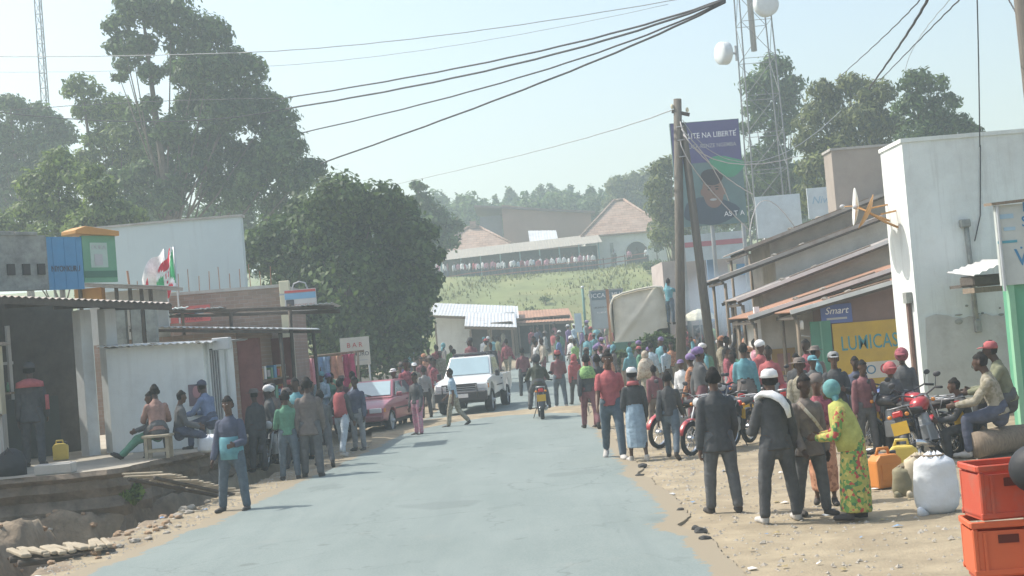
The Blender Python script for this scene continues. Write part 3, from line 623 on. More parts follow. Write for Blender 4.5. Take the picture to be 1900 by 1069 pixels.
# ------------------------------------------------------------------ buildings, left side of the street
def brick_mat(name, c1, c2, mortar, sx=4.2, dirt=(0.2, 0.16, 0.12)):
    m = bpy.data.materials.new(name); m.use_nodes = True; N = m.node_tree.nodes; L = m.node_tree.links; p = N['Principled BSDF']; p.inputs['Roughness'].default_value = .95
    tc = N.new('ShaderNodeTexCoord'); mp = N.new('ShaderNodeMapping'); mp.inputs['Rotation'].default_value = (rad(90), 0, 0); L.new(tc.outputs['Object'], mp.inputs[0])
    b = N.new('ShaderNodeTexBrick'); b.inputs['Scale'].default_value = sx; b.inputs['Color1'].default_value = (*c1, 1); b.inputs['Color2'].default_value = (*c2, 1); b.inputs['Mortar'].default_value = (*mortar, 1)
    b.inputs['Mortar Size'].default_value = .03; b.inputs['Brick Width'].default_value = 1.0; b.inputs['Row Height'].default_value = .42; L.new(mp.outputs[0], b.inputs['Vector'])
    n = N.new('ShaderNodeTexNoise'); n.inputs['Scale'].default_value = 1.3; n.inputs['Detail'].default_value = 8; L.new(tc.outputs['Object'], n.inputs['Vector'])
    r = N.new('ShaderNodeValToRGB'); r.color_ramp.elements[0].position = .42; r.color_ramp.elements[1].position = .7; r.color_ramp.elements[1].color = (.7, .7, .7, 1); L.new(n.outputs['Fac'], r.inputs[0])
    x = N.new('ShaderNodeMix'); x.data_type = 'RGBA'; L.new(r.outputs[0], x.inputs[0]); L.new(b.outputs['Color'], x.inputs[6]); x.inputs[7].default_value = (*dirt, 1); L.new(x.outputs[2], p.inputs['Base Color'])
    u = N.new('ShaderNodeBump'); u.inputs['Strength'].default_value = .6; u.inputs['Distance'].default_value = .02; u.invert = True; L.new(b.outputs['Fac'], u.inputs['Height']); L.new(u.outputs[0], p.inputs['Normal'])
    return m
M_BRICK = brick_mat('fired_brick', (0.34, 0.24, 0.19), (0.27, 0.19, 0.15), (0.33, 0.29, 0.25))
M_CREAM = paint('cream_column', (0.62, 0.58, 0.42))
M_BLUEP = paint('blue_panel', (0.10, 0.27, 0.46)); M_GREENP = paint('green_panel', (0.16, 0.34, 0.22)); M_ORANGEP = paint('orange_trim', (0.52, 0.27, 0.09))
M_REDP = paint('red_sign', (0.50, 0.11, 0.10)); M_GREY = paint('grey_lettering', (0.45, 0.45, 0.45)); M_DARKP = paint('dark_lettering', (0.08, 0.08, 0.09)); M_WHITEP = paint('white_lettering', (0.8, 0.8, 0.8))
M_STONEW = mat('sooty_stone_wall', (0.29, 0.30, 0.275), .95, .3, 3.5, .5, 14, dirt=(0.15, 0.15, 0.14), dscale=2.2, damt=.8)

def opening(parent, x, z, w, h, y, name='door', frame=M_WOOD, fill=None, depth=.08, frame_w=.07):
    """door or window with a leaf set back in a frame, in the wall plane local y"""
    o = MB().box((x, y + depth * .2, z + h / 2), (w, .03, h)).build(name, fill or M_INT, parent)
    f = MB()
    for s in (-1, 1): f.box((x + s * (w / 2 + frame_w / 2), y - .02, z + h / 2), (frame_w, .10, h + frame_w))
    f.box((x, y - .023, z + h + frame_w / 2 - .001), (w, .10, frame_w)); f.build('frame', frame, o); return o

# long shop with porch; local x runs along its front, local -y faces the street
A = Vector((-10.45, 27.0, TZ)); RZ = math.atan2(.788, .616)
shop = thing('porch_shop', 'old shop with sooty upper wall, porch and dark open front on the terrace', 'shop', A, RZ)
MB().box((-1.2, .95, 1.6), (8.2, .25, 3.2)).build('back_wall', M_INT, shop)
MB().box((-1.2, .1, 3.92), (6.0, .25, 1.1)).build('upper_wall', M_STONEW, shop)
for i in range(11):    # coping blocks along the top of the sooty wall
    MB().box((-3.85 + i * .52, .1, 4.50), (.49, .32, .07 + .02 * (i % 2)), rz=.02 * (i % 3 - 1)).build('coping_block', M_STONEW, shop, bevel=.01)
for i in range(3): MB().box((.95 + i * .34, -.045, 3.78), (.16, .05, .22)).build('vent_hole', M_INT, shop)
bp = MB().box((2.22, .02, 3.90), (.84, .07, 1.08)).build('blue_panel', M_BLUEP, shop); bp['label'] = 'blue painted facade panel with dark writing'
lettering('NIYONKURU', .17, M_DARKP, bp, (2.22, -.022, 3.78), sx=.68)
for i in range(-1, 2): MB().box((2.22 + i * .28, -.02, 3.90), (.015, .012, 1.06)).build('batten', M_BLUEP, bp)
gp = MB().box((3.06, .02, 3.98), (.82, .08, .98)).build('green_panel', M_GREENP, shop); gp['label'] = 'green painted facade panel with pale picture'
MB().box((3.04, -.022, 4.06), (.42, .012, .52)).build('pale_picture', paint('pale_mint', (0.42, 0.52, 0.46)), gp)
MB().box((3.02, -.03, 3.96), (.2, .012, .24)).build('motif', M_GREY, gp); MB().box((3.06, -.024, 3.66), (.80, .012, .14)).build('dark_band', paint('bottle_green', (0.07, 0.17, 0.12)), gp)
lettering('DUKA', .13, M_GREY, gp, (3.04, -.032, 4.22))
MB().prism([(2.45, 4.50), (3.52, 4.46), (3.52, 4.56), (2.7, 4.66), (2.45, 4.58)], -.12, .4).build('orange_cap', M_ORANGEP, shop, bevel=.01)
pr = MB().corr((-4.2, -2.1, 3.38), (3.2, -2.1, 2.88), (3.2, .05, 3.0), (-4.2, .05, 3.42), .14, .018, 2).build('porch_roof', M_ZINCD, shop)
MB().bar((-4.2, -2.05, 3.30), (3.2, -2.05, 2.80), .06, .12).build('fascia_beam', M_DARKW, pr)
for i in range(7): MB().bar((-3.6 + i * 1.1, -2.0, 3.27 - i * .074), (-3.6 + i * 1.1, .0, 3.32 - i * .065), .05, .08).build('rafter', M_DARKW, pr)
for (x, y) in ((1.81, -1.02), (2.32, -1.12)):
    MB().box((x, y, 1.42), (.27, .27, 2.9), taper=.97).build('pillar', M_PLAST, shop, bevel=.012)
for i, x in enumerate((-.6, .35, 1.15)): MB().box((x, .55, 1.35), (.07, .07, 2.7)).build('post', M_GREY, shop)
MB().box((.3, .6, 1.95), (1.9, .05, .06)).build('crossbar', M_GREY, shop); MB().box((.35, .6, 1.35), (1.9, .3, .04)).build('shelf', M_WOOD, shop)
MB().box((1.35, .2, .62), (1.2, .06, 1.2)).build('half_door', mat('black_green_door', (0.05, 0.06, 0.058), .8), shop)
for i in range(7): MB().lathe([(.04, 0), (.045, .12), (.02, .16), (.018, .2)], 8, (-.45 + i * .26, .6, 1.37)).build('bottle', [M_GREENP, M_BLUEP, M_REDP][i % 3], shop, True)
# booth with a serving hatch at the left edge of the picture
t = thing('vending_booth', 'cream and grey sheet vending booth with a serving hatch at the shop front', 'booth', (-9.55, 25.35, TZ), rad(12))
MB().box((-.55, .3, .5), (1.5, .6, 1.0)).build('lower_panel', mat('streaked_tin', (.5, .51, .49), .6, .15, 3, metal=.3, dirt=(.3, .2, .16), damt=.6, stretch=(8, 8, .6)), t)
MB().box((-.55, .3, 2.02), (1.5, .6, .46)).build('upper_panel', M_CREAM, t); MB().box((.16, .3, 1.4), (.08, .58, .8)).build('jamb', M_CREAM, t)
MB().box((-.5, .42, 1.4), (1.24, .06, .8)).build('hatch', M_INT, t); MB().box((-.5, -.12, 1.0), (1.4, .3, .05)).build('counter', M_WOOD, t); MB().box((-.5, .2, 2.28), (1.7, .9, .05)).build('roof', M_ZINCD, t)
for i in range(4): MB().lathe([(.035, 0), (.04, .14), (.016, .19), (.016, .24)], 8, (-.2 - i * .13, .05, 1.03)).build('bottle', [M_BLUEP, M_REDP, M_WHITEP][i % 3], t, True)

# white kiosk
k = thing('white_kiosk', 'low whitewashed kiosk with a thin sheet roof on the terrace', 'kiosk', (-7.1, 27.62, TZ), rad(-2))
MB().box((0, 1.25, 1.03), (1.92, 2.5, 2.06)).build('wall', M_WHITE, k)
r = MB().corr((-1.05, -.25, 2.12), (1.25, -.25, 2.03), (1.25, 2.7, 2.06), (-1.05, 2.7, 2.15), .14, .014, 2).build('roof', M_ZINC, k)
for x in (-.9, 0, .9): MB().bar((x, -.2, 2.075 - x * .038), (x, 2.6, 2.09 - x * .038), .05, .05).build('purlin', M_WOOD, r)
MB().box((.8, -.015, 1.02), (.36, .02, .42)).build('poster', paint('poster_ground', (.20, .14, .16)), k)['label'] = 'small dark portrait poster pasted on the kiosk wall'
MB().ell((.78, -.028, 1.08), (.08, .006, .12)).build('poster_figure', paint('poster_pink', (.45, .24, .25)), k, True)
for j in range(1):
    d = MB().box((.972, .75 + j * 1.5, .95), (.03, .8, 1.9)).build('door', M_INT, k)
    for i in range(4): MB().box((.995, .45 + j * 1.5 + i * .2, .95), (.03, .06, 1.86)).build('bar', M_GREY, d)
for j in range(2): MB().box((.975, .25 + j * 1.5, 1.03), (.06, .14, 2.02)).build('post', M_PLAST, k)
# utility cabinet and white lamp box on the kiosk corner
MB().box((1.32, .1, 1.98), (.34, .22, .24)).build('meter_box', M_GALV, k, bevel=.01)

# open goods shop behind the kiosk
g = thing('goods_shop', 'narrow open shop full of dark red goods behind the white kiosk', 'shop', (-7.5, 32.3, 0), rad(-2))
MB().box((-.2, 2.0, 1.5), (2.6, 4.0, 3.0)).build('core_wall', M_BRICK, g)
MB().box((1.35, .12, 1.4), (.5, .2, 2.8)).build('side_wall', mat('dull_red_wall', (.22, .10, .09), .9, .2, 3, .2, 30), g)
MB().box((1.35, 3.9, 1.4), (.5, .2, 2.8)).build('side_wall', MATS['dull_red_wall'], g)
for z in (.8, 1.3, 1.8):
    s = MB().box((1.3, 2.0, z), (.4, 3.5, .04)).build('shelf', M_WOOD, g)
    for i in range(9): MB().box((1.36, .45 + i * .38, z + .15), (.2, .2 + .1 * (i % 2), .16 + .1 * (i % 3))).build('packet', [M_REDP, M_BLUEP, M_GREENP, M_GREY, M_WHITEP, M_ORANGEP][(i * 5 + int(z * 10)) % 6], s)
r = MB().corr((-1.3, -.5, 3.3), (2.3, -.5, 2.96), (2.3, 4.3, 2.96), (-1.3, 4.3, 3.3), .14, .014, 2).build('awning_roof', M_ZINC, g)
for y in (-.45, 1.6, 3.8): MB().bar((-1.2, y, 3.2), (2.4, y, 2.87), .07, .07).build('rafter', M_DARKW, r)
for y in (-.4, 3.8): MB().tube([(2.25, y, 0), (2.2, y, 2.9)], .045, 7).build('post', M_DARKW, g, True)
# upper broken canopy above it
c = thing('pole_canopy', 'bare timber canopy frame with a few loose zinc sheets', 'canopy', (-7.3, 33.2, 0))
for x in (-1.0, .6, 2.0): MB().tube([(x, .0, 0), (x + .03, 0, 3.55)], .045, 7).build('post', M_DARKW, c, True)
for y, z in ((-.2, 3.5), (.9, 3.42)): MB().tube([(-1.3, y, z + .12), (3.1, y, z - .12)], .05, 7).build('beam', M_DARKW, c, True)
for x0, w in ((-.9, .5), (.0, .55), (2.35, .75)): MB().corr((x0, -.45, 3.6 - x0 * .05), (x0 + w, -.45, 3.6 - x0 * .05), (x0 + w, 1.1, 3.55 - x0 * .05), (x0, 1.1, 3.55 - x0 * .05), .14, .012, 1).build('zinc_sheet', M_ZINC, c)

# brick building with cream columns
bb = thing('brick_building', 'half-finished brick building with cream columns behind the kiosk', 'building', (-8.4, 37, 0), rad(1.5))
MB().box((-.2, 2.6, 2.08), (5.0, 5.0, 4.16)).build('wall', M_BRICK, bb); MB().box((-.2, 2.6, 4.19), (5.06, 5.06, .08)).build('coping', M_CONC, bb)
for x, w, h in ((2.42, .26, 4.3), (-1.62, .24, 4.3)): MB().box((x, .02, h / 2), (w, .22, h)).build('column', M_CREAM, bb, bevel=.012)
for i in range(14): MB().tube([(-1.45 + i * .27, .1, 4.22), (-1.45 + i * .27 + random.uniform(-.02, .02), .1, 4.62 + .1 * (i % 3))], .012, 5).build('starter_bar', M_RUST, bb)
MB().tube([(-1.62, .02, 4.28), (-1.66, .02, 4.9)], .03, 6).build('starter_bar', M_RUST, bb)
o = thing('red_signboard', 'faded red signboard with blue patch on the brick wall', 'sign', at(352, 583, 36.5), rad(2))
MB().box((0, .05, 0), (1.05, .06, .42)).build('board', M_REDP, o); MB().box((.25, .01, .06), (.22, .012, .14)).build('blue_patch', M_BLUEP, o)
lettering('BOUTIQUE', .13, paint('dark_red_lettering', (.25, .04, .05)), o, (0, .014, -.12)); MB().box((-.22, .01, .07), (.4, .012, .09)).build('pale_stripe', paint('faded_pink', (.6, .3, .28)), o)
o = thing('sheet_awning', 'pale ribbed sheet awning hung under the red signboard', 'awning', at(285, 588, 33.5), rad(2))
MB().corr((-.55, -.9, -.2), (.1, -.9, -.2), (.75, .5, .2), (-.6, .5, .2), .14, .014, 2).build('sheet', mat('mint_zinc', (.5, .56, .52), .6, .1, 2, metal=.2), o)
MB().bar((-.55, -.85, -.25), (.1, -.85, -.25), .05).build('batten', M_WOOD, o)
for x in (-.5, .6): MB().bar((x, .45, .1), (x, .45, -.9), .06).build('post', M_WOOD, o)
# flat-roofed canopy above the porch end
o = thing('flat_canopy', 'dark flat canopy on short posts behind the blue and green panels', 'canopy', at(235, 560, 31.5))
MB().slab((-1.05, -.6, .42), (1.0, -.6, .17), (1.0, 1.2, .2), (-1.05, 1.2, .45), .07).build('deck', M_ZINCD, o); MB().slab((-1.06, -.62, .495), (1.02, -.62, .245), (1.02, 1.22, .275), (-1.06, 1.22, .525), .012).build('sheet_edge', M_ZINC, o)
for x in (-.9, -.1, .2, .45, .65): MB().bar((x, -.4, -1.3), (x, -.4, .34 - x * .12), .07).build('post', M_DARKW, o)
MB().box((-.75, -.2, .22), (.6, .3, .26)).build('orange_box', M_ORANGEP, o); MB().box((-.2, .9, -.3), (1.8, .05, 1.2)).build('backing', M_PLAST, o)
MB().box((-.35, -.3, -.55), (.28, .3, .42)).build('orange_crate', M_ORANGEP, o)
for x in (-.05, .3, .62): MB().box((x, -.35, -.72), (.22, .2, 1.1)).build('dark_block', M_STONEW, o)
# tall blank wall
bw = thing('blank_wall_building', 'tall plain pale blue-grey gable wall rising behind the brick building', 'building', (0, 0, 0))
p0, p1 = at(150, 428, 46), at(446, 402, 46); a0, a1 = at(148, 640, 46).x, p1.x
MB().prism([(p0.x - .3, 0), (p1.x, 0), (p1.x, p1.z), (at(330, 411, 46).x, at(330, 411, 46).z), (p0.x - .3, p0.z)], 46, 46.4).build('wall', mat('pale_blue_grey_wall', (.52, .60, .61), .9, .04, .8, .1, 30, streak=(.44, .50, .51), dirt=(.40, .45, .47), dscale=.4, damt=.5), bw)
MB().prism([(p0.x - .36, p0.z), (at(330, 411, 46).x, at(330, 411, 46).z), (p1.x + .06, p1.z), (p1.x + .06, p1.z + .07), (at(330, 411, 46).x, at(330, 411, 46).z + .07), (p0.x - .36, p0.z + .07)], 45.93, 46.45).build('coping', M_CONC, bw)
q = at(250, 530, 44); MB().box((q.x, 44.2, 1.9), (2.6, .3, q.z + .5 - 0)).build('low_wall', M_CREAM, bw)

# flags on poles
def flag(name, label, x, y0, y1, Y, w, h, kind, lean, seed):
    top = at(x, y0, Y); bot = at(x + (y1 - y0) * .085, y1, Y); t = thing(name, label, 'flag', bot)
    L = (top - bot); MB().tube([(0, 0, 0), L], .025, 7).build('pole', M_GALV, t, True)
    n, m = 24, 14; vs = []; fs = []
    for j in range(m + 1):
        for i in range(n + 1):
            u, v = i / n, j / m; sag = u * u * .75 * h
            p = Vector((lean * u * w * .62, -.12 * math.sin(u * 7 + seed) - .05 * math.sin(v * 5 + u * 9), -v * h - sag + .06 * math.sin(u * 9 + seed)))
            vs.append(L + p - Vector((0, 0, .06)))
    for j in range(m):
        for i in range(n): k_ = j * (n + 1) + i; fs.append((k_, k_ + 1, k_ + n + 2, k_ + n + 1))
    me = bpy.data.meshes.new('cloth'); me.from_pydata(vs, [], fs)
    for q in ('white', 'red', 'green'): me.materials.append(cloth('flag_' + q, {'white': (.75, .75, .75), 'red': (.6, .05, .08), 'green': (.06, .38, .16)}[q]))
    for k_, f in enumerate(me.polygons):
        i, j = k_ % n, k_ // n; u, v = (i + .5) / n, (j + .5) / m; x_, y_ = u - .5, v - .5; c = 0
        if kind == 'saltire':
            d = min(abs(x_ - y_), abs(x_ + y_))
            if math.hypot(x_ * 1.5, y_) < .24: c = 0 if min(math.hypot(x_ * 1.5 - a, y_ - b) for a, b in ((0, .1), (-.1, -.06), (.1, -.06))) > .05 else 1
            elif d < .075: c = 0
            else: c = 2 if abs(x_) > abs(y_) else 1
        else:
            c = 1 if (.72 < u and .45 < v) else 0
        f.material_index = c
    me.shade_smooth(); o = link('cloth', me, t); return t
flag('flag', 'green white and red national flag drooping from a pole above the brick wall', 322, 458, 600, 36.2, 1.25, 1.0, 'saltire', -.62, 1.0)
flag('flag', 'mostly white flag with red corner blowing left of the national flag', 304, 462, 600, 36.4, 1.25, .85, 'white', -.8, 2.4)

# signs on the left
s = thing('hanging_sign', 'blue and white signboard with a small arch on the brick corner', 'sign', at(558, 558, 36.6), rad(2))
MB().box((0, 0, 0), (.82, .06, .6)).build('board', paint('sign_pale', (.52, .50, .48)), s); MB().box((0, -.037, .13), (.8, .012, .16)).build('blue_band', paint('sign_blue', (.2, .36, .5)), s); MB().box((0, -.037, .25), (.8, .012, .06)).build('red_band', M_REDP, s)
MB().box((-.27, -.04, -.04), (.2, .012, .16)).build('dark_motif', M_DARKP, s); lettering('COIFFURE', .12, paint('sign_rust', (.45, .25, .2)), s, (.1, -.036, -.13)); MB().tube([(-.2, 0, .3), (-.15, 0, .45), (0, 0, .5), (.15, 0, .45), (.2, 0, .3)], .02, 6).build('arch', M_STEEL, s)
for z in (-.2, .2): MB().bar((-.55, .05, z), (-.4, .02, z), .04).build('bracket', M_STEEL, s)
p = at(659, 652, 46); s = thing('post_sign', 'cream signboard with red and black lettering on two posts', 'sign', (p.x, 46, 0), rad(-4))
MB().box((0, 0, p.z), (.96, .04, .92)).build('board', paint('sign_cream', (.60, .58, .50)), s); lettering('B A R', .22, M_REDP, s, (0, -.025, p.z + .2)); lettering('KIRAMURO', .19, M_DARKP, s, (0, -.025, p.z - .1), sx=.95); MB().box((0, -.024, p.z - .3), (.8, .008, .025)).build('underline', M_GREY, s)
for x in (-.42, .42): MB().tube([(x, .05, 0), (x, .05, p.z + .45)], .03, 7).build('post', M_GALV, s, True)

# clothes stall by the round tree
SX = at(596, 700, 43.2).x
st = thing('clothes_stall', 'pole stall with a slanting frame beside the brick building', 'stall', (SX, 43.2, 0))
for x, y in ((-.9, 0), (.9, 0), (-.9, 1.6), (.9, 1.6)): MB().tube([(x, y, 0), (x + random.uniform(-.2, .2), y, 2.3)], .04, 7).build('post', M_WOOD, st, True)
for y in (0, 1.6): MB().tube([(-1.2, y, 2.2), (1.2, y, 2.28)], .035, 7).build('rail', M_WOOD, st, True)
MB().tube([(-.6, -.1, 0), (-1.0, .2, 2.9)], .05, 7).build('prop', M_WOOD, st, True)
def garment(label, X, Y, z, w, h, m, group='clothes hung on the stall'):
    n = 8; vs = []; fs = []; prof = [(.5, 1), (.36, .93), (.42, .6), (.46, .3), (.52, 0)]
    for (a, b) in prof:
        for i in range(n + 1): u = i / n * 2 - 1; vs.append((u * a * w, .06 * math.cos(u * 6) - .05, (b - 1) * h))
    for j in range(4):
        for i in range(n): k_ = j * (n + 1) + i; fs.append((k_, k_ + 1, k_ + n + 2, k_ + n + 1))
    mb = MB(); mb.add(vs, fs); vs2 = [(a, b + .05, c) for a, b, c in vs]; mb.add(vs2, [f[::-1] for f in fs]); o = mb.build('hanging_garment', m, None, True, loc=(X, Y, z), rz=random.uniform(-.3, .3)); tag(o, label, 'garment', group)
for i, (lb, x, z, w, h, c) in enumerate([('red dress hung at the left of the stall', -.75, 2.15, .5, 1.1, (.5, .1, .12)), ('pink blouse hung on the stall rail', -.3, 2.18, .5, .8, (.6, .3, .38)), ('long sky blue robe hung on the stall', .1, 2.2, .55, 1.6, (.25, .4, .6)), ('peach shirt hung beside the blue robe', .5, 2.2, .5, .7, (.65, .38, .28)), ('crimson cloth at the right end of the stall', .88, 2.22, .45, 1.0, (.45, .08, .16))]):
    garment(lb, SX + x, 43.1, z, w, h, cloth('garment_%d' % i, c))
# ------------------------------------------------------------------ buildings at the end of the street and on the hill
def row_shop(label, x0, x1, yroof0, yroof1, Y, wall_m, roof_m, doors, over=1.2, depth=5):
    a = at(x0, yroof0, Y); b = at(x1, yroof1, Y); t = thing('roadside_shop', label, 'shop', ((a.x + b.x) / 2, Y, 0)); w = (b.x - a.x) / 2; h = (a.z + b.z) / 2
    MB().box((0, depth / 2, (h - .25) / 2), (2 * w - .5, depth, h - .25)).build('wall', wall_m, t)
    r = MB().corr((-w, -over, a.z - .35), (w, -over, b.z - .35), (w, depth + .3, b.z + .5), (-w, depth + .3, a.z + .5), .2, .010, 2).build('roof', roof_m, t)
    MB().bar((-w, -over + .1, a.z - .45), (w, -over + .1, b.z - .45), .06, .14).build('fascia', M_WOOD, r)
    for i in range(3): MB().bar((-w + .3 + i * (w - .3), -over + .15, 0), (-w + .3 + i * (w - .3), -over + .15, h - .5), .1).build('post', M_WOOD, t)
    for (x, wd) in doors:
        d = opening(t, (x - .5) * 2 * w * .92, rise(Y), wd, 2.1, -.01, 'door', M_WOOD, M_INT)
    return t
row_shop('white shop with a bright zinc roof at the far left of the street end', 798, 962, 574, 580, 84, M_WHITE, M_ZINC, [(.55, 1.1), (.85, 1.3)])
row_shop('grey shop with a lower pale awning right of the white shop', 862, 958, 594, 596, 80.5, M_PLAST, M_ZINC, [(.25, .9), (.72, 1.2)], 1.0, 3)
row_shop('shop under a rusty sheet roof at the street end', 952, 1062, 590, 584, 86, mat('ochre_plaster', (.40, .33, .25), .9, .15, 2, .2, 30), M_RUST, [(.2, 1.2), (.5, 1.2), (.8, 1.2)])
p = at(1018, 560, 97); hz = hill_z(p.x, 97); k = thing('hill_kiosk', 'small dark kiosk with a white flat roof at the foot of the slope', 'kiosk', (p.x, 97, hz - .1), rad(12))
MB().box((0, 0, .75), (1.7, 1.3, 1.5)).build('wall', mat('grey_boards', (.26, .27, .25), .9, .2, 3), k); MB().slab((-1.0, -.85, 1.55), (1.05, -.85, 1.5), (1.05, .8, 1.6), (-1.0, .8, 1.65), .06).build('roof', M_ZINC, k); opening(k, -.1, .1, .8, 1.1, -.66, 'hatch')
p = at(1062, 566, 92); hz = hill_z(p.x, 92); o = thing('thatch_heap', 'yellow heap of straw beside the hillside kiosk', 'heap', (p.x, 92, hz))
_b = bmesh.new(); bmesh.ops.create_icosphere(_b, subdivisions=3, radius=1)
for v in _b.verts: v.co = Vector((v.co.x * .9, v.co.y * .6, max(-.1, v.co.z) * .75)) * (1 + .15 * noise.noise(v.co * 3))
_m = bpy.data.meshes.new('straw'); _b.to_mesh(_m); _b.free(); _m.materials.append(mat('straw', (.48, .38, .16), .95, .25, 8, .5, 30)); link('straw', _m, o, (0, 0, .1))
MB().box((.2, -.2, .2), (.9, .5, .5)).build('bale', MATS['straw'], o, bevel=.06)
def board(name, label, x0, x1, yt, yb, Y, m, cat='sign', rz=0.0, legs=2, leg_m=M_STEEL, t_=.08, base=0.0, leg_r=.05):
    a = at(x0, yt, Y); b = at(x1, yb, Y); cx, cz, w, h = (a.x + b.x) / 2, (a.z + b.z) / 2, abs(b.x - a.x), abs(a.z - b.z)
    t = thing(name, label, cat, (cx, Y, base), rz); bo = MB().box((0, 0, cz - base), (w, t_, h)).build('board', m, t)
    for i in range(legs):
        x = -w / 2 + w * (i + .5) / legs; MB().tube([(x, .1, 0), (x, .1, cz + h / 2 - .05 - base)], leg_r, 7).build('post', leg_m, t, True)
    return t, bo, w, h, cz - base
t, bo, w, h, cz = board('notice_board', 'grey-blue lettered notice board left of the tarpaulin truck', 1094, 1160, 541, 606, 70, paint('slate_board', (.36, .42, .44)))
MB().box((0, -.05, cz + h / 2 - .25), (w * .92, .02, .42)).build('heading_band', paint('slate_dark', (.16, .22, .26)), t)
lettering('UCCA 4 MUA', .3, M_WHITEP, t, (0, -.065, cz + h / 2 - .25)); lettering('UBUHINZI N UBWOROZI', .12, M_DARKP, t, (0, -.045, cz + .1)); lettering('KOMINE Y UMUCO', .12, M_WHITEP, t, (0, -.045, cz - .15))
for z in (h / 2, -h / 2): MB().box((0, -.03, cz + z), (w + .1, .1, .06)).build('frame_bar', M_STEEL, t)
for x in (w / 2, -w / 2): MB().box((x, -.034, cz), (.06, .1, h)).build('frame_bar', M_STEEL, t)
for i in range(6): MB().tube([(-w / 2 + i * w / 5, 0, cz + h / 2), (-w / 2 + i * w / 5, 0, cz + h / 2 + .2)], .012, 5).build('spike', M_STEEL, t)
t, bo, w, h, cz = board('advert_board', 'narrow pale blue standing board at the foot of the slope', 1065, 1081, 582, 616, 74, paint('pale_blue_board', (.5, .58, .62)), legs=1)
o = thing('signal_post', 'thin green post standing on the grassy slope', 'post', (at(1081, 540, 96).x, 96, hill_z(at(1081, 540, 96).x, 96)))
MB().tube([(0, 0, -.2), (0, 0, 3.4)], .09, 8).build('shaft', paint('post_green', (.10, .22, .19)), o, True); MB().ell((0, 0, 3.45), (.13, .13, .1)).build('cap', M_GALV, o, True)

# tile material: rows of clay tiles
def tile_roof(mb, e, peak0, peak1):
    pass
M_TILE = brick_mat('clay_tiles', (0.40, 0.27, 0.20), (0.28, 0.185, 0.14), (0.16, 0.10, 0.08), 1.6, (.40, .31, .25))
HY = 146.0
def hip_house(label, px, eave_y, peak_y, wl, Y, wall_m, hw, hd, ridge, arch=None):
    c = at(px, eave_y, Y); pk = at(px, peak_y, Y); g = hill_z(c.x, Y); t = thing('hip_roof_house', label, 'house', (c.x, Y, g)); ez = c.z - g; pz = pk.z - g
    MB().box((0, hd, ez / 2 - .4), (2 * hw - .8, 2 * hd - .8, ez + .8)).build('wall', wall_m, t)
    e = [(-hw, 0, ez), (hw, 0, ez), (hw, 2 * hd, ez), (-hw, 2 * hd, ez)]; r0, r1 = (-ridge, hd, pz), (ridge, hd, pz); lo = [(x, y, z - .15) for x, y, z in e]
    rf = MB().add(e + [r0, r1] + lo, [(0, 1, 5, 4), (1, 2, 5), (2, 3, 4, 5), (3, 0, 4), (9, 8, 7, 6), (6, 7, 1, 0), (7, 8, 2, 1), (8, 9, 3, 2), (9, 6, 0, 3)]).build('roof', M_TILE, t)
    for a, b in ((e[0], r0), (e[1], r1), (e[2], r1), (r0, r1)): MB().tube([Vector(a) + Vector((0, 0, .05)), Vector(b) + Vector((0, 0, .08))], .14, 6).build('ridge_tile', M_TILE, rf, True)
    return t, ez, g
M_HWHITE = mat('white_lime_wall', (.68, .68, .64), .9, .08, 1, .1, 30, dirt=(.45, .42, .36), dscale=.6, damt=.5)
t, ez, g = hip_house('white arched house under a steep tiled roof on the hill', 1160, 432, 364, 0, 146, M_HWHITE, 4.6, 4.5, .5)
n = 14; ap = [(-1.15, -.2), (1.15, -.2)] + [(1.15 * math.cos(math.pi * i / n), 1.35 + 1.15 * math.sin(math.pi * i / n)) for i in range(n + 1)]
d = MB().prism(ap, .34, .42).build('arched_door', M_INT, t); d.location = (1.05, 0, .25); MB().tube([(1.2, .36, -.2)] + [(1.2 * math.cos(math.pi * i / n), .36, 1.35 + 1.2 * math.sin(math.pi * i / n)) for i in range(n + 1)] + [(-1.2, .36, -.2)], .1, 6).build('arch_trim', M_HWHITE, d)
MB().box((-1.5, .38, 1.4), (.35, .12, 2.8)).build('pilaster', M_STONEW, t)
t, ez, g = hip_house('long house under a low clay-tiled hip roof left on the hill', 880, 470, 416, 0, 150, M_HWHITE, 5.2, 4.5, .6)
MB().box((0, 4.5, ez + 3.4), (.7, .7, .8)).build('chimney', M_TILE, t); MB().box((-2.6, .38, 1.0), (1.2, .1, 1.6)).build('window', M_INT, t)
# long veranda shed
a, b = at(812, 484, 142), at(1116, 449, 142); t = thing('veranda_hall', 'long open hall under a pale sheet roof on the hill', 'hall', (0, 0, 0)); gg = hill_z(0, 142)
r = MB().corr((a.x, 140.5, a.z - .1), (b.x, 140.5, b.z - .1), (b.x, 147, b.z + 1.2), (a.x, 147, a.z + 1.2), .3, .010, 1).build('roof', mat('dull_sheet', (.28, .26, .22), .7, .12, 1, dirt=(.34, .3, .24), damt=.5), t)
MB().box(((a.x + b.x) / 2, 145.6, (a.z + gg) / 2 + .2), (b.x - a.x - .6, .2, a.z - gg + .5)).build('back_wall', M_INT, t)
for i in range(9):
    f = i / 8; x = a.x + .4 + (b.x - a.x - .8) * f; MB().bar((x, 141, gg - .6), (x, 141, a.z + (b.z - a.z) * f), .13).build('post', paint('teal_post', (.2, .32, .34)), t)
MB().corr((a.x + 9.5, 146.8, b.z + .9), (a.x + 12.5, 146.8, b.z + .8), (a.x + 12.5, 151, b.z + 2.2), (a.x + 9.5, 151, b.z + 2.4), .3, .010, 1).build('upper_sheet', M_ZINC, t)
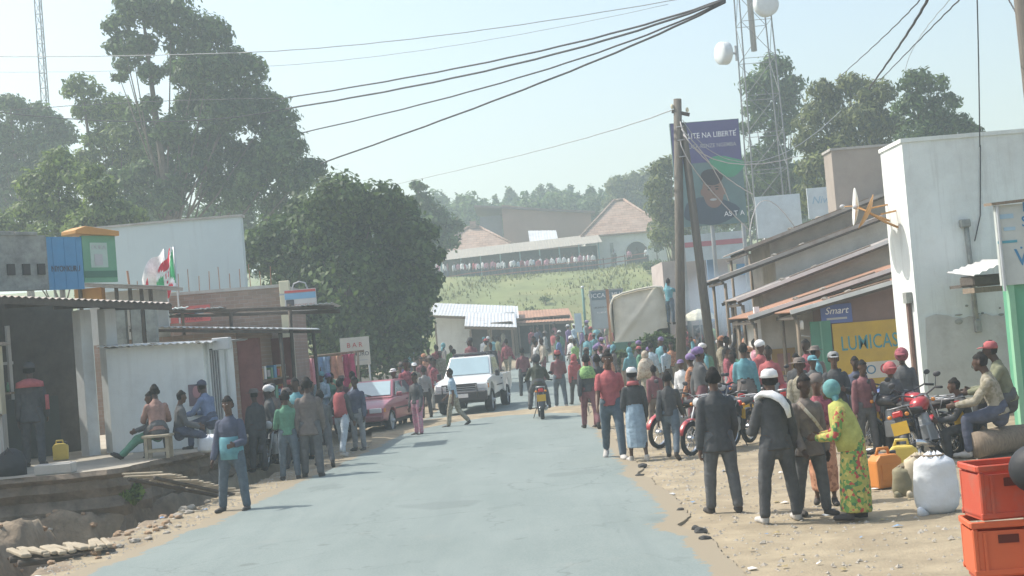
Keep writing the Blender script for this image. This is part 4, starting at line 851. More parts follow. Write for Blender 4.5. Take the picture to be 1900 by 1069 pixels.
# brown hall behind
a, b, c = at(886, 392, 166), at(930, 380, 160), at(1096, 396, 160); g = hill_z(b.x, 160); t = thing('brown_hall', 'large plain brown hall with a slanting roof behind the tiled houses', 'building', (0, 0, 0))
MB().prism([(b.x, g - 1), (c.x, g - 1), (c.x, c.z), (b.x, b.z)], 160, 172).build('wall', mat('brown_render', (.32, .22, .17), .9, .1, .5, .1, 10, dirt=(.26, .175, .14), dscale=.3, damt=.5), t)
MB().slab((b.x - 3.1, 159.4, b.z - .05), (c.x + .5, 159.4, c.z - .05), (c.x + .5, 172.5, c.z + .0), (b.x - 3.1, 172.5, b.z), .22).build('roof', mat('dark_roof', (.17, .13, .12), .8), t)
MB().box((b.x - 1.35, 163, (b.z + g) / 2 - .8), (2.5, 4, b.z - g - .6)).build('side_wing', mat('dark_grey_render', (.16, .17, .18), .9), t)
# railing in front of the pupils
t = thing('hill_railing', 'reddish timber railing along the terrace on the hill', 'fence', (0, 0, 0)); _pts = [(808, 527), (870, 516), (960, 505), (1050, 497), (1120, 490), (1200, 478)]
_w = [at(x, y, 135.6) for x, y in _pts]
for a, b in zip(_w, _w[1:]):
    for dz in (0, .45): MB().bar(a + Vector((0, 0, dz)), b + Vector((0, 0, dz)), .08).build('rail', paint('rail_red', (.32, .13, .11)), t)
    n = max(2, int((b - a).length / 1.5))
    for i in range(n): p = a.lerp(b, i / n); MB().bar((p.x, p.y + .07, hill_z(p.x, p.y) - .3), (p.x, p.y + .07, p.z + .6), .12).build('post', M_DARKW, t)

# ------------------------------------------------------------------ right side of the street
# shop front with blue posts and striped signboard
a, b = at(1228, 486, 63), at(1405, 470, 63); t = thing('striped_sign_shop', 'pink-walled shop with blue posts under a white and red striped signboard', 'shop', (0, 0, 0))
MB().box(((a.x + b.x) / 2, 65.5, a.z / 2), (b.x - a.x, 5, a.z)).build('wall', mat('faded_pink_wall', (.46, .40, .37), .9, .08, 1, .1, 30), t)
for x in (1322, 1330, 1398): q = at(x, 560, 62.7); MB().box((q.x, 62.75, a.z / 2), (.2, .2, a.z)).build('post', paint('blue_post', (.18, .28, .42)), t)
q0, q1 = at(1268, 437, 62.5), at(1378, 425, 62.5); z0 = at(1268, 486, 62.5).z; bo = MB().box(((q0.x + q1.x) / 2, 62.5, (q0.z + z0) / 2), (q1.x - q0.x, .12, q0.z - z0)).build('signboard', paint('sign_white_blue', (.55, .62, .67)), t)
MB().box(((q0.x + q1.x) / 2, 62.43, (q0.z * .62 + z0 * .38)), (q1.x - q0.x, .02, .22)).build('red_stripe', paint('sign_stripe', (.50, .20, .24)), bo)
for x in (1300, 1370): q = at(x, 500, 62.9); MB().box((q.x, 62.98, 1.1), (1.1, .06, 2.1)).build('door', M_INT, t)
for i, x in enumerate((1360, 1375, 1392)): q = at(x, 500, 62.8); MB().box((q.x, 62.9, q.z), (.4, .1, .5)).build('poster', [M_CREAM, M_BLUEP, M_WHITEP][i], t)
# white hoardings
t, bo, w, h, cz = board('hoarding', 'larger blank white hoarding behind the shed roofs', 1400, 1490, 366, 436, 57, paint('hoarding_white', (.62, .68, .70)), 'hoarding', legs=3, leg_r=.07)
t, bo, w, h, cz = board('hoarding', 'smaller white hoarding with faint blue script', 1496, 1556, 350, 402, 56, MATS['paint_hoarding_white'], 'hoarding', legs=2, leg_r=.07)
lettering('Niwac', .42, paint('faint_blue', (.35, .5, .6)), t, (.1, -.046, cz + .1), shear=.3)
# portrait billboard
BY = 60.0; a, b = at(1240, 236, BY), at(1368, 214, BY); c = at(1250, 425, BY)
t = thing('portrait_billboard', 'tall political billboard with a portrait and white slogan on purple', 'billboard', ((a.x + b.x) / 2 + .05, BY, 0), rad(3)); w = b.x - a.x; zt = (a.z + b.z) / 2; zb = at(1318, 418, BY).z
MB().box((0, .05, (zt + zb) / 2), (w, .14, zt - zb)).build('board', paint('billboard_dark', (.13, .20, .20)), t)
hb = 1.75; MB().box((0, -.035, zt - hb / 2 - .03), (w - .06, .012, hb)).build('purple_field', paint('billboard_purple', (.10, .09, .22)), t)
lettering('IN ELITE NA LIBERTE', .33, M_WHITEP, t, (.02, -.045, zt - .62), sx=.86); lettering("´", .33, M_WHITEP, t, (1.32, -.045, zt - .55)); lettering('TUDUGA-RENZE NGEMBA', .24, M_GREY, t, (.04, -.045, zt - 1.08), sx=.88)
def blob(name, cx, cz, rx, rz_, m, y, par, lump=.12, sd=0):
    n = 20; MB().prism([(cx + rx * math.cos(i / n * 6.283) * (1 + lump * math.sin(3 * i / n * 6.283 + sd)), cz + rz_ * math.sin(i / n * 6.283) * (1 + lump * math.cos(2 * i / n * 6.283 + sd))) for i in range(n)][::-1], y, y - .008).build(name, m, par)
zc = (zt - hb + zb) / 2
blob('green_field', .75, zc + 1.1, .72, .5, paint('billboard_green', (.07, .30, .17)), -.035, t, .2, 1)
blob('jacket', -.1, zb + .62, 1.2, .58, paint('print_navy', (.06, .08, .11)), -.037, t, .1, 2)
blob('face', .12, zc + .05, .46, .72, paint('print_skin', (.24, .15, .12)), -.047, t, .04, 0); blob('hair', .1, zc + .68, .48, .36, paint('print_black', (.05, .045, .05)), -.056, t, .05, 1); blob('smile', .1, zc - .28, .15, .05, M_GREY, -.056, t, .02)
for s_ in (-1, 1): blob('eye', .12 + s_ * .17, zc + .16, .07, .035, paint('print_black', (.05, .045, .05)), -.056, t, .02); blob('ear', .12 + s_ * .46, zc + .05, .08, .16, MATS['paint_print_skin'], -.046, t, .02); blob('brow', .12 + s_ * .17, zc + .27, .10, .025, MATS['paint_print_black'], -.057, t, .02)
blob('nose', .12, zc - .03, .08, .14, paint('print_skin_dark', (.19, .115, .09)), -.057, t, .02); blob('collar', .1, zb + .95, .26, .2, M_WHITEP, -.0465, t, .1)
lettering('AS T A', .3, M_WHITEP, t, (.95, -.06, zb + .42))
for x in (-w / 2 + .15, w / 2 - .15, 0): MB().tube([(x, .2, 0), (x, .2, zt)], .09, 8).build('post', M_STEEL, t, True)
for z in (zb + .1, zt - .1): MB().bar((-w / 2, .16, z), (w / 2, .16, z), .08).build('crossbar', M_STEEL, t)

# lean-to sheds seen end-on, one behind the other
M_MUD = mat('mud_wall', (.38, .34, .29), .95, .15, 1.5, .4, 20, dirt=(.2, .16, .13), damt=.6)
M_CREAMW = mat('dusty_cream_wall', (.60, .58, .53), .95, .1, 1.5, .3, 30, dirt=(.32, .28, .23), damt=.5)
M_VERGE = paint('verge_white', (.78, .77, .74))
def shed(label, eave, top, Y, wall_x0, wall_m, roof_m, depth=4.0, front=.5, x_end=1720, edge_m=None, wall_x1=None):
    a = at(*eave, Y - front); b = at(*top, Y - front); d = (b - a) / (b.x - a.x)
    def rz_(x): return a.z + d.z * (x - a.x)
    xe = at(x_end, 500, Y).x; t = thing('roadside_shed', label, 'shed', (a.x, Y, 0)); x0 = at(wall_x0, 600, Y).x; x1 = at(wall_x1, 600, Y).x if wall_x1 else xe
    MB().prism([(x0 - a.x, 0), (x1 - a.x, 0), (x1 - a.x, rz_(x1) - .06), (x0 - a.x, rz_(x0) - .06)], 0, depth - .4).build('wall', wall_m, t)
    r = MB().corr((0, -front, a.z), (0, depth, a.z), (xe - a.x, depth, rz_(xe)), (xe - a.x, -front, rz_(xe)), .15, .016, 3)
    r = r.build('roof', roof_m, t); MB().bar((.0, -front - .02, a.z - .0), (xe - a.x, -front - .02, rz_(xe)), .03, .10).build('verge_board', edge_m or M_VERGE, r)
    for i_ in range(2): f_ = .25 + .18 * i_ + .05 * random.random(); st_ = link('roof_stone', ROCKS[i_ % 5], r); st_.location = (f_ * (xe - a.x), -front + .25 + .2 * (i_ % 2), rz_(a.x + f_ * (xe - a.x)) + .07); st_.scale = (.10, .09, .08)
    MB().bar((.3 * (xe - a.x), -front + .12, rz_(a.x + .3 * (xe - a.x)) + .06), (.75 * (xe - a.x), -front + .2, rz_(a.x + .75 * (xe - a.x)) + .06), .08, .05).build('roof_plank', M_WOOD, r)
    for y in (-front + .1, 1.2, 2.6): MB().bar((.05, y, a.z - .07), (xe - a.x, y, rz_(xe) - .07), .06, .09).build('rafter', M_DARKW, r)
    MB().bar((.12, -front + .05, a.z - .14), (.12, depth - .2, a.z - .14), .07, .08).build('eave_beam', M_DARKW, r)
    for y in (-front + .2, depth - .4): MB().tube([(.2, y, 0), (.2, y, a.z - .15)], .05, 7).build('post', M_WOOD, t, True)
    return t, a
shed('highest brown-walled shed behind the other lean-to roofs', (1380, 463), (1560, 392), 45.5, 1440, M_MUD, M_ZINCD, edge_m=M_ZINCD, x_end=1700)
shed('pale-walled shed with a dark hanging eave second from the back', (1334, 517), (1490, 458), 42.3, 1448, M_CREAMW, M_ZINCD, depth=2.6, edge_m=M_ZINCD, x_end=1700)
shed('shed with a bright white roof verge in the middle of the row', (1366, 557), (1560, 482), 39.8, 1420, M_MUD, M_ZINCD, depth=2.0, x_end=1700)
t, a = shed('shed with a broad rusty roof and cream end wall', (1388, 590), (1655, 500), 37.0, 1408, M_CREAMW, M_RUST, depth=2.4, front=.9, x_end=1690)
q = at(1413, 680, 36.9); MB().box((q.x - a.x, -.05, 1.3), (.14, .14, 2.6)).build('white_corner_post', M_WHITEP, t)
q = at(1456, 672, 36.9); s = MB().box((q.x - a.x, -.03, q.z), (.62, .03, .72)).build('wall_sign', paint('sign_ochre', (.40, .26, .10)), t)
MB().box((q.x - a.x, -.052, q.z), (.34, .012, .46)).build('picture', paint('sign_maroon', (.36, .2, .17)), s)
# front shop with yellow sign
SY = 34.6; t, a = shed('front shop painted brown and yellow under a white-edged roof', (1466, 580), (1672, 519), SY, 1535, mat('brown_wall', (.20, .135, .12), .9, .12, 2, .2, 30), M_RUST, depth=2.0, front=.55, x_end=1705)
q0, q1 = at(1543, 606, SY), at(1700, 584, SY); ztop = (q0.z + q1.z) / 2; yb = MB().box(((q0.x + q1.x) / 2 - a.x, -.03, ztop - 1.0), (q1.x - q0.x, .04, 2.0)).build('yellow_panel', paint('sign_yellow', (.50, .33, .045)), t)
xm = (q0.x + q1.x) / 2 - a.x - .04
lettering('LUMICASH', .50, paint('sign_teal', (.06, .26, .30)), yb, (xm, -.056, ztop - .52), sx=.70)
MB().box((xm + .3, -.054, ztop - 1.2), (1.2, .012, .40)).build('white_strip', paint('strip_white', (.55, .52, .48)), yb); lettering('Cash', .36, paint('lettering_red', (.50, .05, .08)), yb, (xm + .42, -.064, ztop - 1.2)); lettering('O', .32, paint('lettering_blue', (.08, .2, .32)), yb, (xm - .15, -.064, ztop - 1.2))
q = at(1551, 582, SY); bs = MB().box((q.x - a.x, -.035, q.z), (.76, .04, .46)).build('blue_sign', paint('sign_royal', (.10, .14, .36)), t)
lettering('Smart', .24, M_WHITEP, bs, (q.x - a.x, -.06, q.z + .07), shear=.3); MB().box((q.x - a.x, -.058, q.z - .12), (.5, .008, .05)).build('underline', M_GREY, bs)
q = at(1510, 680, SY); gd = MB().box((at(1545, 660, SY).x - a.x - .25, -.04, 1.05), (.5, .05, 2.1)).build('green_door', paint('door_green', (.08, .24, .17)), t)
MB().box((at(1545, 660, SY).x - a.x - .25, -.07, 1.05), (.04, .03, 2.08)).build('rail', paint('door_green_light', (.16, .34, .25)), gd)
MB().tube([at(1478, 622, SY) - Vector((a.x, SY, 0)), at(1534, 628, SY) - Vector((a.x, SY, 0))], .015, 6).build('rod', M_GALV, t)
MB().lathe([(.06, 0), (.07, .16), (.05, .22)], 10, at(1483, 604, SY) - Vector((a.x, SY, 0)) - Vector((0, .2, .1))).build('lamp', M_WHITEP, t, True)
# tall brown building
a, b = at(1542, 280, 48), at(1660, 282, 48); t = thing('brown_block', 'tall blank brown rendered block behind the white building', 'building', (0, 0, 0))
MB().box(((a.x + b.x) / 2 + 1, 48.6, a.z / 2), (b.x - a.x + 2, 1.2, a.z)).build('wall', mat('brown_grey_render', (.33, .29, .25), .95, .1, 1, .2, 20, dirt=(.25, .215, .19), damt=.5), t); MB().box(((a.x + b.x) / 2 + 1, 48.6, a.z + .04), (b.x - a.x + 2.1, 1.3, .08)).build('coping', M_CONC, t)
# white building
WX, WY = 8.05, 28.2; wz = at(1672, 265, WY).z
for Yb in np.arange(28.2, 36, .05):
    if at(1634, 284, Yb).x > WX: break
t = thing('white_building', 'tall whitewashed building with a sunlit side and stained grey front', 'building', (WX, WY, 0))
MB().box((4.5, (Yb - WY) / 2, wz / 2), (9, Yb - WY, wz)).build('wall', mat('stained_whitewash', (.73, .76, .73), .9, .05, .8, .3, 40, streak=(.46, .46, .43), dirt=(.44, .43, .40), dscale=.5, damt=.55), t)
MB().box((4.5, (Yb - WY) / 2, wz + .04), (9.06, Yb - WY + .06, .08)).build('coping', MATS['stained_whitewash'], t)
MB().prism([(8.95, 0)] + [(8.95 - i_ * .11, 2.02 + .16 * noise.noise((i_ * .16, 3, 0)) + .09 * noise.noise((i_ * .7, 9, 0))) for i_ in range(81)] + [(.05, 0)], -.03, -.002).build('worn_dado', mat('worn_dado', (.52, .515, .49), .95, .1, 1.5, .5, 14, dirt=(.30, .27, .24), dscale=1.3, damt=.6), t)
def wp(x, y): return at(x, y, WY) - Vector((WX, WY, 0))
MB().tube([wp(1791, 418) + Vector((0, -.06, 0)), wp(1800, 500) + Vector((0, -.06, 0)), wp(1812, 610) + Vector((0, -.06, 0))], .05, 7).build('drain_pipe', M_STONEW, t, True)
MB().box(wp(1788, 415) + Vector((0, -.08, 0)), (.2, .14, .16)).build('pipe_head', M_STONEW, t, bevel=.02); MB().box(wp(1812, 605) + Vector((0, -.08, 0)), (.12, .12, .26)).build('pipe_foot', M_STONEW, t, bevel=.02)
MB().ell(wp(1778, 597) + Vector((0, -.02, 0)), (.09, .03, .06)).build('broken_plaster', M_STONEW, t); MB().ell(wp(1806, 680) + Vector((0, -.02, 0)), (.06, .04, .05)).build('broken_plaster', M_STONEW, t)
MB().tube([wp(1818, 270) + Vector((0, -.03, 0)), wp(1818, 400) + Vector((0, -.03, 0)), wp(1807, 448) + Vector((0, -.05, 0))], .012, 5).build('loose_cable', M_BLACKP, t)
for i_ in range(26): q_ = random.Random(i_); MB().ell((.12 + q_.random() * 6.5, -.012, 2.1 + q_.gauss(0, .12) - (.5 * q_.random() if i_ % 4 == 0 else 0)), (q_.uniform(.02, .09), .012, q_.uniform(.01, .035)), 7, 5).build('broken_plaster', M_STONEW, t)
MB().box((-.07, .35, at(1692, 552, WY).z), (.12, .25, .22)).build('meter_box', M_STONEW, t); MB().box((-.05, .42, 1.35), (.06, .14, 2.3)).build('stained_gutter', mat('rust_streak', (.16, .10, .08), .9, .3, 3), t)
# satellite dishes on its sunlit side
def dish(label, x, y, Y, r, m, tilt, yaw, arm_m):
    c = at(x, y, Y); t = thing('satellite_dish', label, 'satellite dish', (WX, Y, c.z - .25)); o = c - Vector((WX, Y, c.z - .25))
    prof = [(r * q, r * .22 * q * q) for q in (0.02, .25, .5, .75, .92, 1)]; prof2 = [(a_, b_ - .012) for a_, b_ in prof[::-1]]
    d = MB().lathe(prof + prof2, 24).build('reflector', m, t, True); d.location = o; d.rotation_euler = (tilt, 0, yaw)
    MB().tube([(-.0, 0, -.1), (o.x * .5, 0, .05), o], .025, 6).build('arm', arm_m, t); MB().tube([(0, .05, .25), (o.x * .6, 0, .2)], .02, 6).build('brace', arm_m, t)
    MB().tube([(r * .6, 0, r * .1), (0, 0, r * .8)], .012, 5).build('feed_arm', arm_m, d); MB().ell((0, 0, r * .8), (.05, .05, .06)).build('feed_horn', M_GREY, d)
dish('white satellite dish turned edge-on on the building side', 1592, 384, 29.6, .40, paint('dish_white', (.66, .68, .64)), rad(84), rad(-99), paint('rusty_orange', (.50, .27, .10)))
dish('orange satellite dish tilted beside the white one', 1613, 395, 29.0, .38, MATS['paint_rusty_orange'], rad(62), rad(-102), MATS['paint_rusty_orange'])
# awning, signboard and green shop at the right edge
GY = 24.6; t = thing('sheet_canopy', 'white sheet canopy on dark timbers fixed to the white building', 'canopy', at(1825, 508, 26.6))
MB().corr((-.32, -.4, -.03), (.42, -.4, .22), (.42, 1.2, .3), (-.32, 1.2, .1), .14, .012, 1).build('sheet', M_ZINC, t); MB().box((.1, .2, -.12), (.75, .8, .2)).build('timber_box', M_DARKW, t, bevel=.03); MB().box((.1, .2, -.3), (.7, .7, .1)).build('shelf', M_WOOD, t)
MB().bar((-.2, 1.4, -.2), (-.2, .2, -.2), .06).build('bracket', M_DARKW, t); MB().bar((.35, 1.4, -.2), (.35, .2, -.2), .06).build('bracket', M_DARKW, t)
a, b = at(1834, 383, GY), at(1862, 530, GY); t = thing('green_shop', 'green painted shop front under a blue-lettered signboard at the right edge', 'shop', (a.x + .1, GY, 0)); w = 3.0; zt, zb = a.z, b.z
MB().box((w / 2 + .1, .3, zb / 2), (w - .2, .5, zb)).build('wall', paint('shop_green', (.12, .36, .22)), t); bo = MB().box((w / 2, .02, (zt + zb) / 2), (w, .10, zt - zb)).build('signboard', paint('board_mint', (.50, .53, .50)), t)
MB().slab((-.08, -.12, zt), (w, -.12, zt + .12), (w, .3, zt + .14), (-.08, .3, zt + .02), .05).build('board_cap', M_WOOD, bo)
MB().tube([(.03, -.06, zt), (.03, -.06, zb - .1)], .03, 6).build('pole', M_GALV, t)
for (x, y, ww, hh, m) in ((1865, 402, .26, .08, 'faint_blue'), (1872, 425, .2, .06, 'faint_blue'), (1868, 449, .34, .045, 'teal_line')):
    q = at(x, y, GY) - Vector((a.x + .1, GY, 0)); MB().box((q.x, -.035, q.z), (ww, .01, hh)).build('small_lettering', paint('teal_line', (.10, .34, .42)) if m == 'teal_line' else MATS['paint_faint_blue'], bo)
_lb = paint('letter_blue', (.06, .22, .40))
for (x, y, ch, sz) in ((1900, 412, 'S', .26), (1902, 385, 'B', .24), (1905, 478, 'W', .42), (1893, 452, '.', .3)): q = at(x, y, GY) - Vector((a.x + .1, GY, 0)); lettering(ch, sz, _lb, bo, (q.x, -.036, q.z))
q = at(1893, 600, GY) - Vector((a.x + .1, GY, 0)); MB().box((q.x + .3, .085, q.z - .1), (.5, .03, .9)).build('window', M_INT, t); MB().box((.16, .06, zb / 2), (.1, .14, zb)).build('corner_post', paint('shop_light_green', (.25, .5, .32)), t)

# ------------------------------------------------------------------ masts, poles
M_TOWER = mat('dull_tower_steel', (.20, .21, .215), .7, .1, 3)
def lattice(name, label, cx, w0, w1, H, Y, r, legs, step, x_off=0, cat='tower', ground=0.0):
    t = thing(name, label, cat, (cx, Y, ground)); n = int(H / step); ang = [2 * math.pi * (i + .5) / legs for i in range(legs)]
    def P(i, z): q = w0 + (w1 - w0) * z / H; return Vector((q * math.cos(ang[i % legs]), q * math.sin(ang[i % legs]), z))
    for i in range(legs): MB().tube([P(i, 0), P(i, H)], r, 6).build('leg', M_TOWER, t)
    for i in range(legs):
        m = MB()
        for k_ in range(n):
            a, b = (P(i, k_ * step), P(i + 1, (k_ + 1) * step)) if k_ % 2 else (P(i + 1, k_ * step), P(i, (k_ + 1) * step))
            m.tube([a, b], r * .42, 4); m.tube([P(i, (k_ + 1) * step), P(i + 1, (k_ + 1) * step)], r * .42, 4)
        m.build('bracing', M_TOWER, t)['kind'] = 'stuff'
    return t
TY = 75.0; c = at(1400, 200, TY); tw = lattice('telecom_tower', 'steel lattice telecom tower behind the portrait billboard', c.x + .35, 1.55, 1.0, 25, TY, .04, 4, 2.0)
MB().tube([(-.1, 0, at(1400, 95, TY).z), (-.1, 0, 25)], .16, 8).build('cable_ladder', M_STEEL, tw, True)
def drum(label, x, y, r, dx, yaw):
    c = at(x, y, TY - 1.2); t = thing('drum_antenna', label, 'antenna', c, yaw)
    MB().lathe([(.02, -.35), (r * .75, -.30), (r, -.2), (r, .2), (r * .93, .27), (r * .5, .30), (.02, .31)], 24, axis='Y').build('drum', paint('antenna_white', (.62, .65, .65)), t, True)
    MB().tube([(0, -.3, 0), (0, -.3 - dx, 0)], .07, 7).build('mount', M_STEEL, t); MB().bar((0, -.3 - dx, -.4), (0, -.3 - dx, .4), .1).build('clamp', M_STEEL, t)
drum('white drum antenna on the left side of the tower', 1343, 99, .60, .45, rad(112)); drum('white drum antenna near the top of the tower', 1421, 8, .66, .4, rad(-165))
c = at(78, 100, 112); lattice('radio_mast', 'slim hazy radio mast rising behind the left trees', c.x, .42, .30, 34, 112, .05, 3, 1.2, cat='mast')
PY = 42.0; p0, p1, q0, q1 = at(1257, 184, PY), at(1264, 742, PY), at(1266, 228, PY), at(1330, 738, PY); p1.z = q1.z = -.2
t = thing('utility_pole', 'weathered timber A-frame utility pole beside the market crowd', 'utility pole', (p1.x, PY, 0)); o = Vector((p1.x, PY, 0))
MB().tube([p1 - o, p0 - o], [.16, .12], 10).build('upright', M_POLEW, t, True); MB().tube([q1 - o, q0 - o], [.15, .11], 10).build('strut', M_POLEW, t, True)
tp = p0 - o; MB().bar(tp + Vector((-.2, 0, -.35)), tp + Vector((.32, 0, -.5)), .08, .1).build('crossarm', M_DARKW, t)
for x in (-.18, .26): MB().lathe([(.02, 0), (.05, .04), (.045, .1), (.03, .14)], 8, tp + Vector((x, -.02, -.34 - x * .3))).build('insulator', M_CREAM, t, True)
for z in (-.9, -1.3, -1.8): MB().tube([tp + Vector((.16 * math.cos(i), .16 * math.sin(i), z + .01 * i)) for i in range(8)], .02, 5).build('cable_wrap', M_STEEL, t)
p = at(1890, 30, 21); t = thing('utility_pole', 'dark utility pole just entering the top right corner', 'utility pole', (p.x + .17, 21, 0)); MB().tube([(0, 0, -.2), (-.12, 0, 9.5)], [.16, .12], 10).build('upright', M_POLEW, t, True); MB().bar((-.9, 0, 9.0), (.7, 0, 9.0), .1).build('crossarm', M_DARKW, t)
# ------------------------------------------------------------------ vehicles
M_YPLATE = paint('plate_yellow', (.62, .38, .04)); M_TAIL = mat('red_lens', (.55, .03, .03), .25, .05, 5, spec=.6); M_AMBER = mat('amber_lens', (.7, .25, .03), .25, .05, 5, spec=.6); M_LAMP = mat('lamp_glass', (.7, .72, .72), .1, .05, 5, spec=.8)
def car_paint(name, col, rough=.3): return mat('car_' + name, col, rough, .05, 1.5, 0, dirt=tuple(c * .6 + .12 for c in col), dscale=1.2, damt=.45, spec=.5, coat=.4)
M_MRED = car_paint('moto_red', (.42, .03, .035)); M_MBLK = car_paint('moto_black', (.03, .03, .035)); M_MBLU = car_paint('moto_blue', (.05, .10, .28)); M_SEAT = mat('seat_vinyl', (.04, .038, .038), .7, .2, 8, .2, 40)
_WHEELS = {}
def wheel(parent, c, r, w, spokes=True, rim_m=None, name='wheel'):
    key = (r, w, spokes)
    if key not in _WHEELS:
        a = MB(); q = w / 2
        a.lathe([(r * .78, -q * .8), (r * .93, -q), (r, -q * .55), (r, q * .55), (r * .93, q), (r * .78, q * .8)], 28, axis='X', closed=True); me = a.mesh('tyre', M_RUBBER, True)
        b = MB(); b.lathe([(r * .80, -q * .6), (r * .80, q * .6), (r * .72, q * .5), (r * .72, -q * .5)], 28, axis='X', closed=True)
        b.lathe([(.045, -q * 1.5), (.06, -q), (.06, q), (.045, q * 1.5)], 12, axis='X')
        if spokes:
            for i in range(18): t = i * 2 * math.pi / 18; s = .02 * (1 if i % 2 else -1); b.tube([(s, .05 * math.cos(t), .05 * math.sin(t)), (0, r * .74 * math.cos(t + .2), r * .74 * math.sin(t + .2))], .0045, 4, caps=False)
        else:
            b.lathe([(r * .3, -q * .3), (r * .72, q * .1), (r * .72, q * .3), (r * .35, q * .55), (.02, q * .6)], 20, axis='X')
            b.lathe([(r * .3, q * .3), (r * .72, -q * .1), (r * .72, -q * .3), (r * .35, -q * .55), (.02, -q * .6)], 20, axis='X')
        _WHEELS[key] = (me, b.mesh('rim', rim_m or M_CHROME, True))
    o = link(name, _WHEELS[key][0], parent); o.location = c; link('rim', _WHEELS[key][1], o); return o
def make_motorcycle(m_paint):
    t = empty('motorcycle'); R = .30
    wheel(t, (0, .66, R), R, .09); wheel(t, (0, -.62, R), R, .10)
    f = MB()
    for s in (-.09, .09): f.tube([(s, .66, R), (s, .50, .62), (s * .9, .36, .98)], .022, 7)
    f.build('fork', M_STEEL, t, True)
    n = 9; fm = MB()
    pts = [(.0, .66 + (R + .05) * math.cos(a), R + (R + .05) * math.sin(a)) for a in [rad(15 + 135 * i / n) for i in range(n + 1)]]
    fm.tube(pts, [(.055, .012)] * (n + 1), 8, xax=(1, 0, 0)); fm.build('front_fender', m_paint, t, True)
    rm = MB(); pts = [(.0, -.62 + (R + .06) * math.cos(a), R + (R + .06) * math.sin(a)) for a in [rad(30 + 150 * i / n) for i in range(n + 1)]]
    rm.tube(pts, [(.065, .014)] * (n + 1), 8, xax=(1, 0, 0)); rm.build('rear_fender', M_MBLK, t, True)
    MB().tube([(0, .02, .80), (0, .12, .86), (0, .30, .87), (0, .42, .80)], [(.07, .06), (.13, .10), (.13, .11), (.06, .06)], 14, xax=(1, 0, 0)).build('fuel_tank', m_paint, t, True)
    MB().tube([(0, .06, .80), (0, -.1, .78), (0, -.45, .81), (0, -.72, .84)], [(.08, .05), (.13, .05), (.14, .05), (.10, .035)], 12, xax=(1, 0, 0)).build('seat', M_SEAT, t, True)
    e = MB(); e.box((0, .10, .42), (.22, .34, .26)); e.lathe([(.10, -.05), (.11, .02), (.1, .05), (.11, .08), (.1, .11), (.09, .2)], 12, (0, .18, .52)); e.build('engine', M_STEEL, t, bevel=.02)
    fr = MB(); fr.tube([(0, .36, .92), (0, .2, .72), (0, -.1, .70), (0, -.6, .76)], .025, 7); fr.tube([(0, .36, .86), (0, .3, .4), (0, .1, .28), (0, -.2, .32), (0, -.1, .7)], .022, 7)
    for s in (-.10, .10): fr.tube([(s, -.62, R), (s, -.2, .34)], .02, 6); fr.tube([(s, -.62, R), (s, -.5, .74)], .018, 6)
    fr.build('frame', M_BLACKM, t, True)
    MB().tube([(.1, .3, .48), (.12, .3, .26), (.13, 0, .22), (.14, -.35, .28), (.14, -.85, .36)], [.02, .022, .025, .045, .045], 8).build('exhaust', M_CHROME, t, True)
    h = MB(); h.tube([(-.40, .22, 1.02), (-.28, .30, 1.05), (-.1, .36, .98), (.1, .36, .98), (.28, .30, 1.05), (.40, .22, 1.02)], .014, 7); h.build('handlebar', M_BLACKM, t, True)
    for s in (-1, 1):
        MB().tube([(s * .40, .22, 1.02), (s * .29, .295, 1.045)], .02, 7).build('grip', M_RUBBER, t, True)
        m = MB(); m.tube([(s * .28, .30, 1.05), (s * .33, .30, 1.2)], .006, 5); m.ell((s * .36, .30, 1.23), (.06, .015, .04)); m.build('mirror', M_BLACKP, t, True)
        MB().ell((s * .16, .40, .88), (.035, .03, .03)).build('indicator', M_AMBER, t, True); MB().ell((s * .13, -.86, .78), (.035, .03, .03)).build('indicator', M_AMBER, t, True)
        MB().tube([(s * .1, -.05, .3), (s * .26, -.05, .29)], .015, 6).build('footrest', M_RUBBER, t)
    l = MB().lathe([(.05, -.10), (.09, -.02), (.095, .03)], 16, (0, .44, .92), axis='Y').build('headlight', M_MBLK, t, True); MB().lathe([(.088, .032), (.06, .05), (.01, .055)], 16, (0, .44, .92), axis='Y').build('lens', M_LAMP, l, True)
    MB().box((0, -.88, .80), (.15, .06, .10)).build('tail_light', M_TAIL, t, bevel=.02); MB().box((0, -.93, .60), (.24, .012, .18)).build('number_plate', M_YPLATE, t); MB().box((0, -.90, .66), (.1, .05, .2)).build('plate_bracket', M_BLACKP, t)
    c = MB()
    for s in (-.11, .11): c.tube([(s, -.45, .88), (s, -.92, .90)], .01, 6)
    for y in (-.6, -.75, -.9): c.tube([(-.11, y, .895), (.11, y, .895)], .009, 6)
    for s in (-.11, .11): c.tube([(s, -.7, .89), (s, -.6, .74)], .009, 6)
    c.build('luggage_rack', M_STEEL, t, True); MB().tube([(-.1, -.05, .32), (-.22, -.1, .02)], .012, 6).build('kickstand', M_BLACKM, t)
    return t
MOTO = make_motorcycle(M_MRED); MOTO_USED = [False]
def motorcycle(label, X, Y, yaw, paint_m=None, group='parked motorcycles', lean=None, z=0):
    if not MOTO_USED[0] and paint_m is None: o = MOTO; MOTO_USED[0] = True
    else: o = copy_tree(MOTO, None, {M_MRED.name: paint_m or M_MRED})
    o.location = (X, Y, z); o.rotation_euler = (0, rad(-5) if lean is None else lean, yaw); tag(o, label, 'motorcycle', group); return o

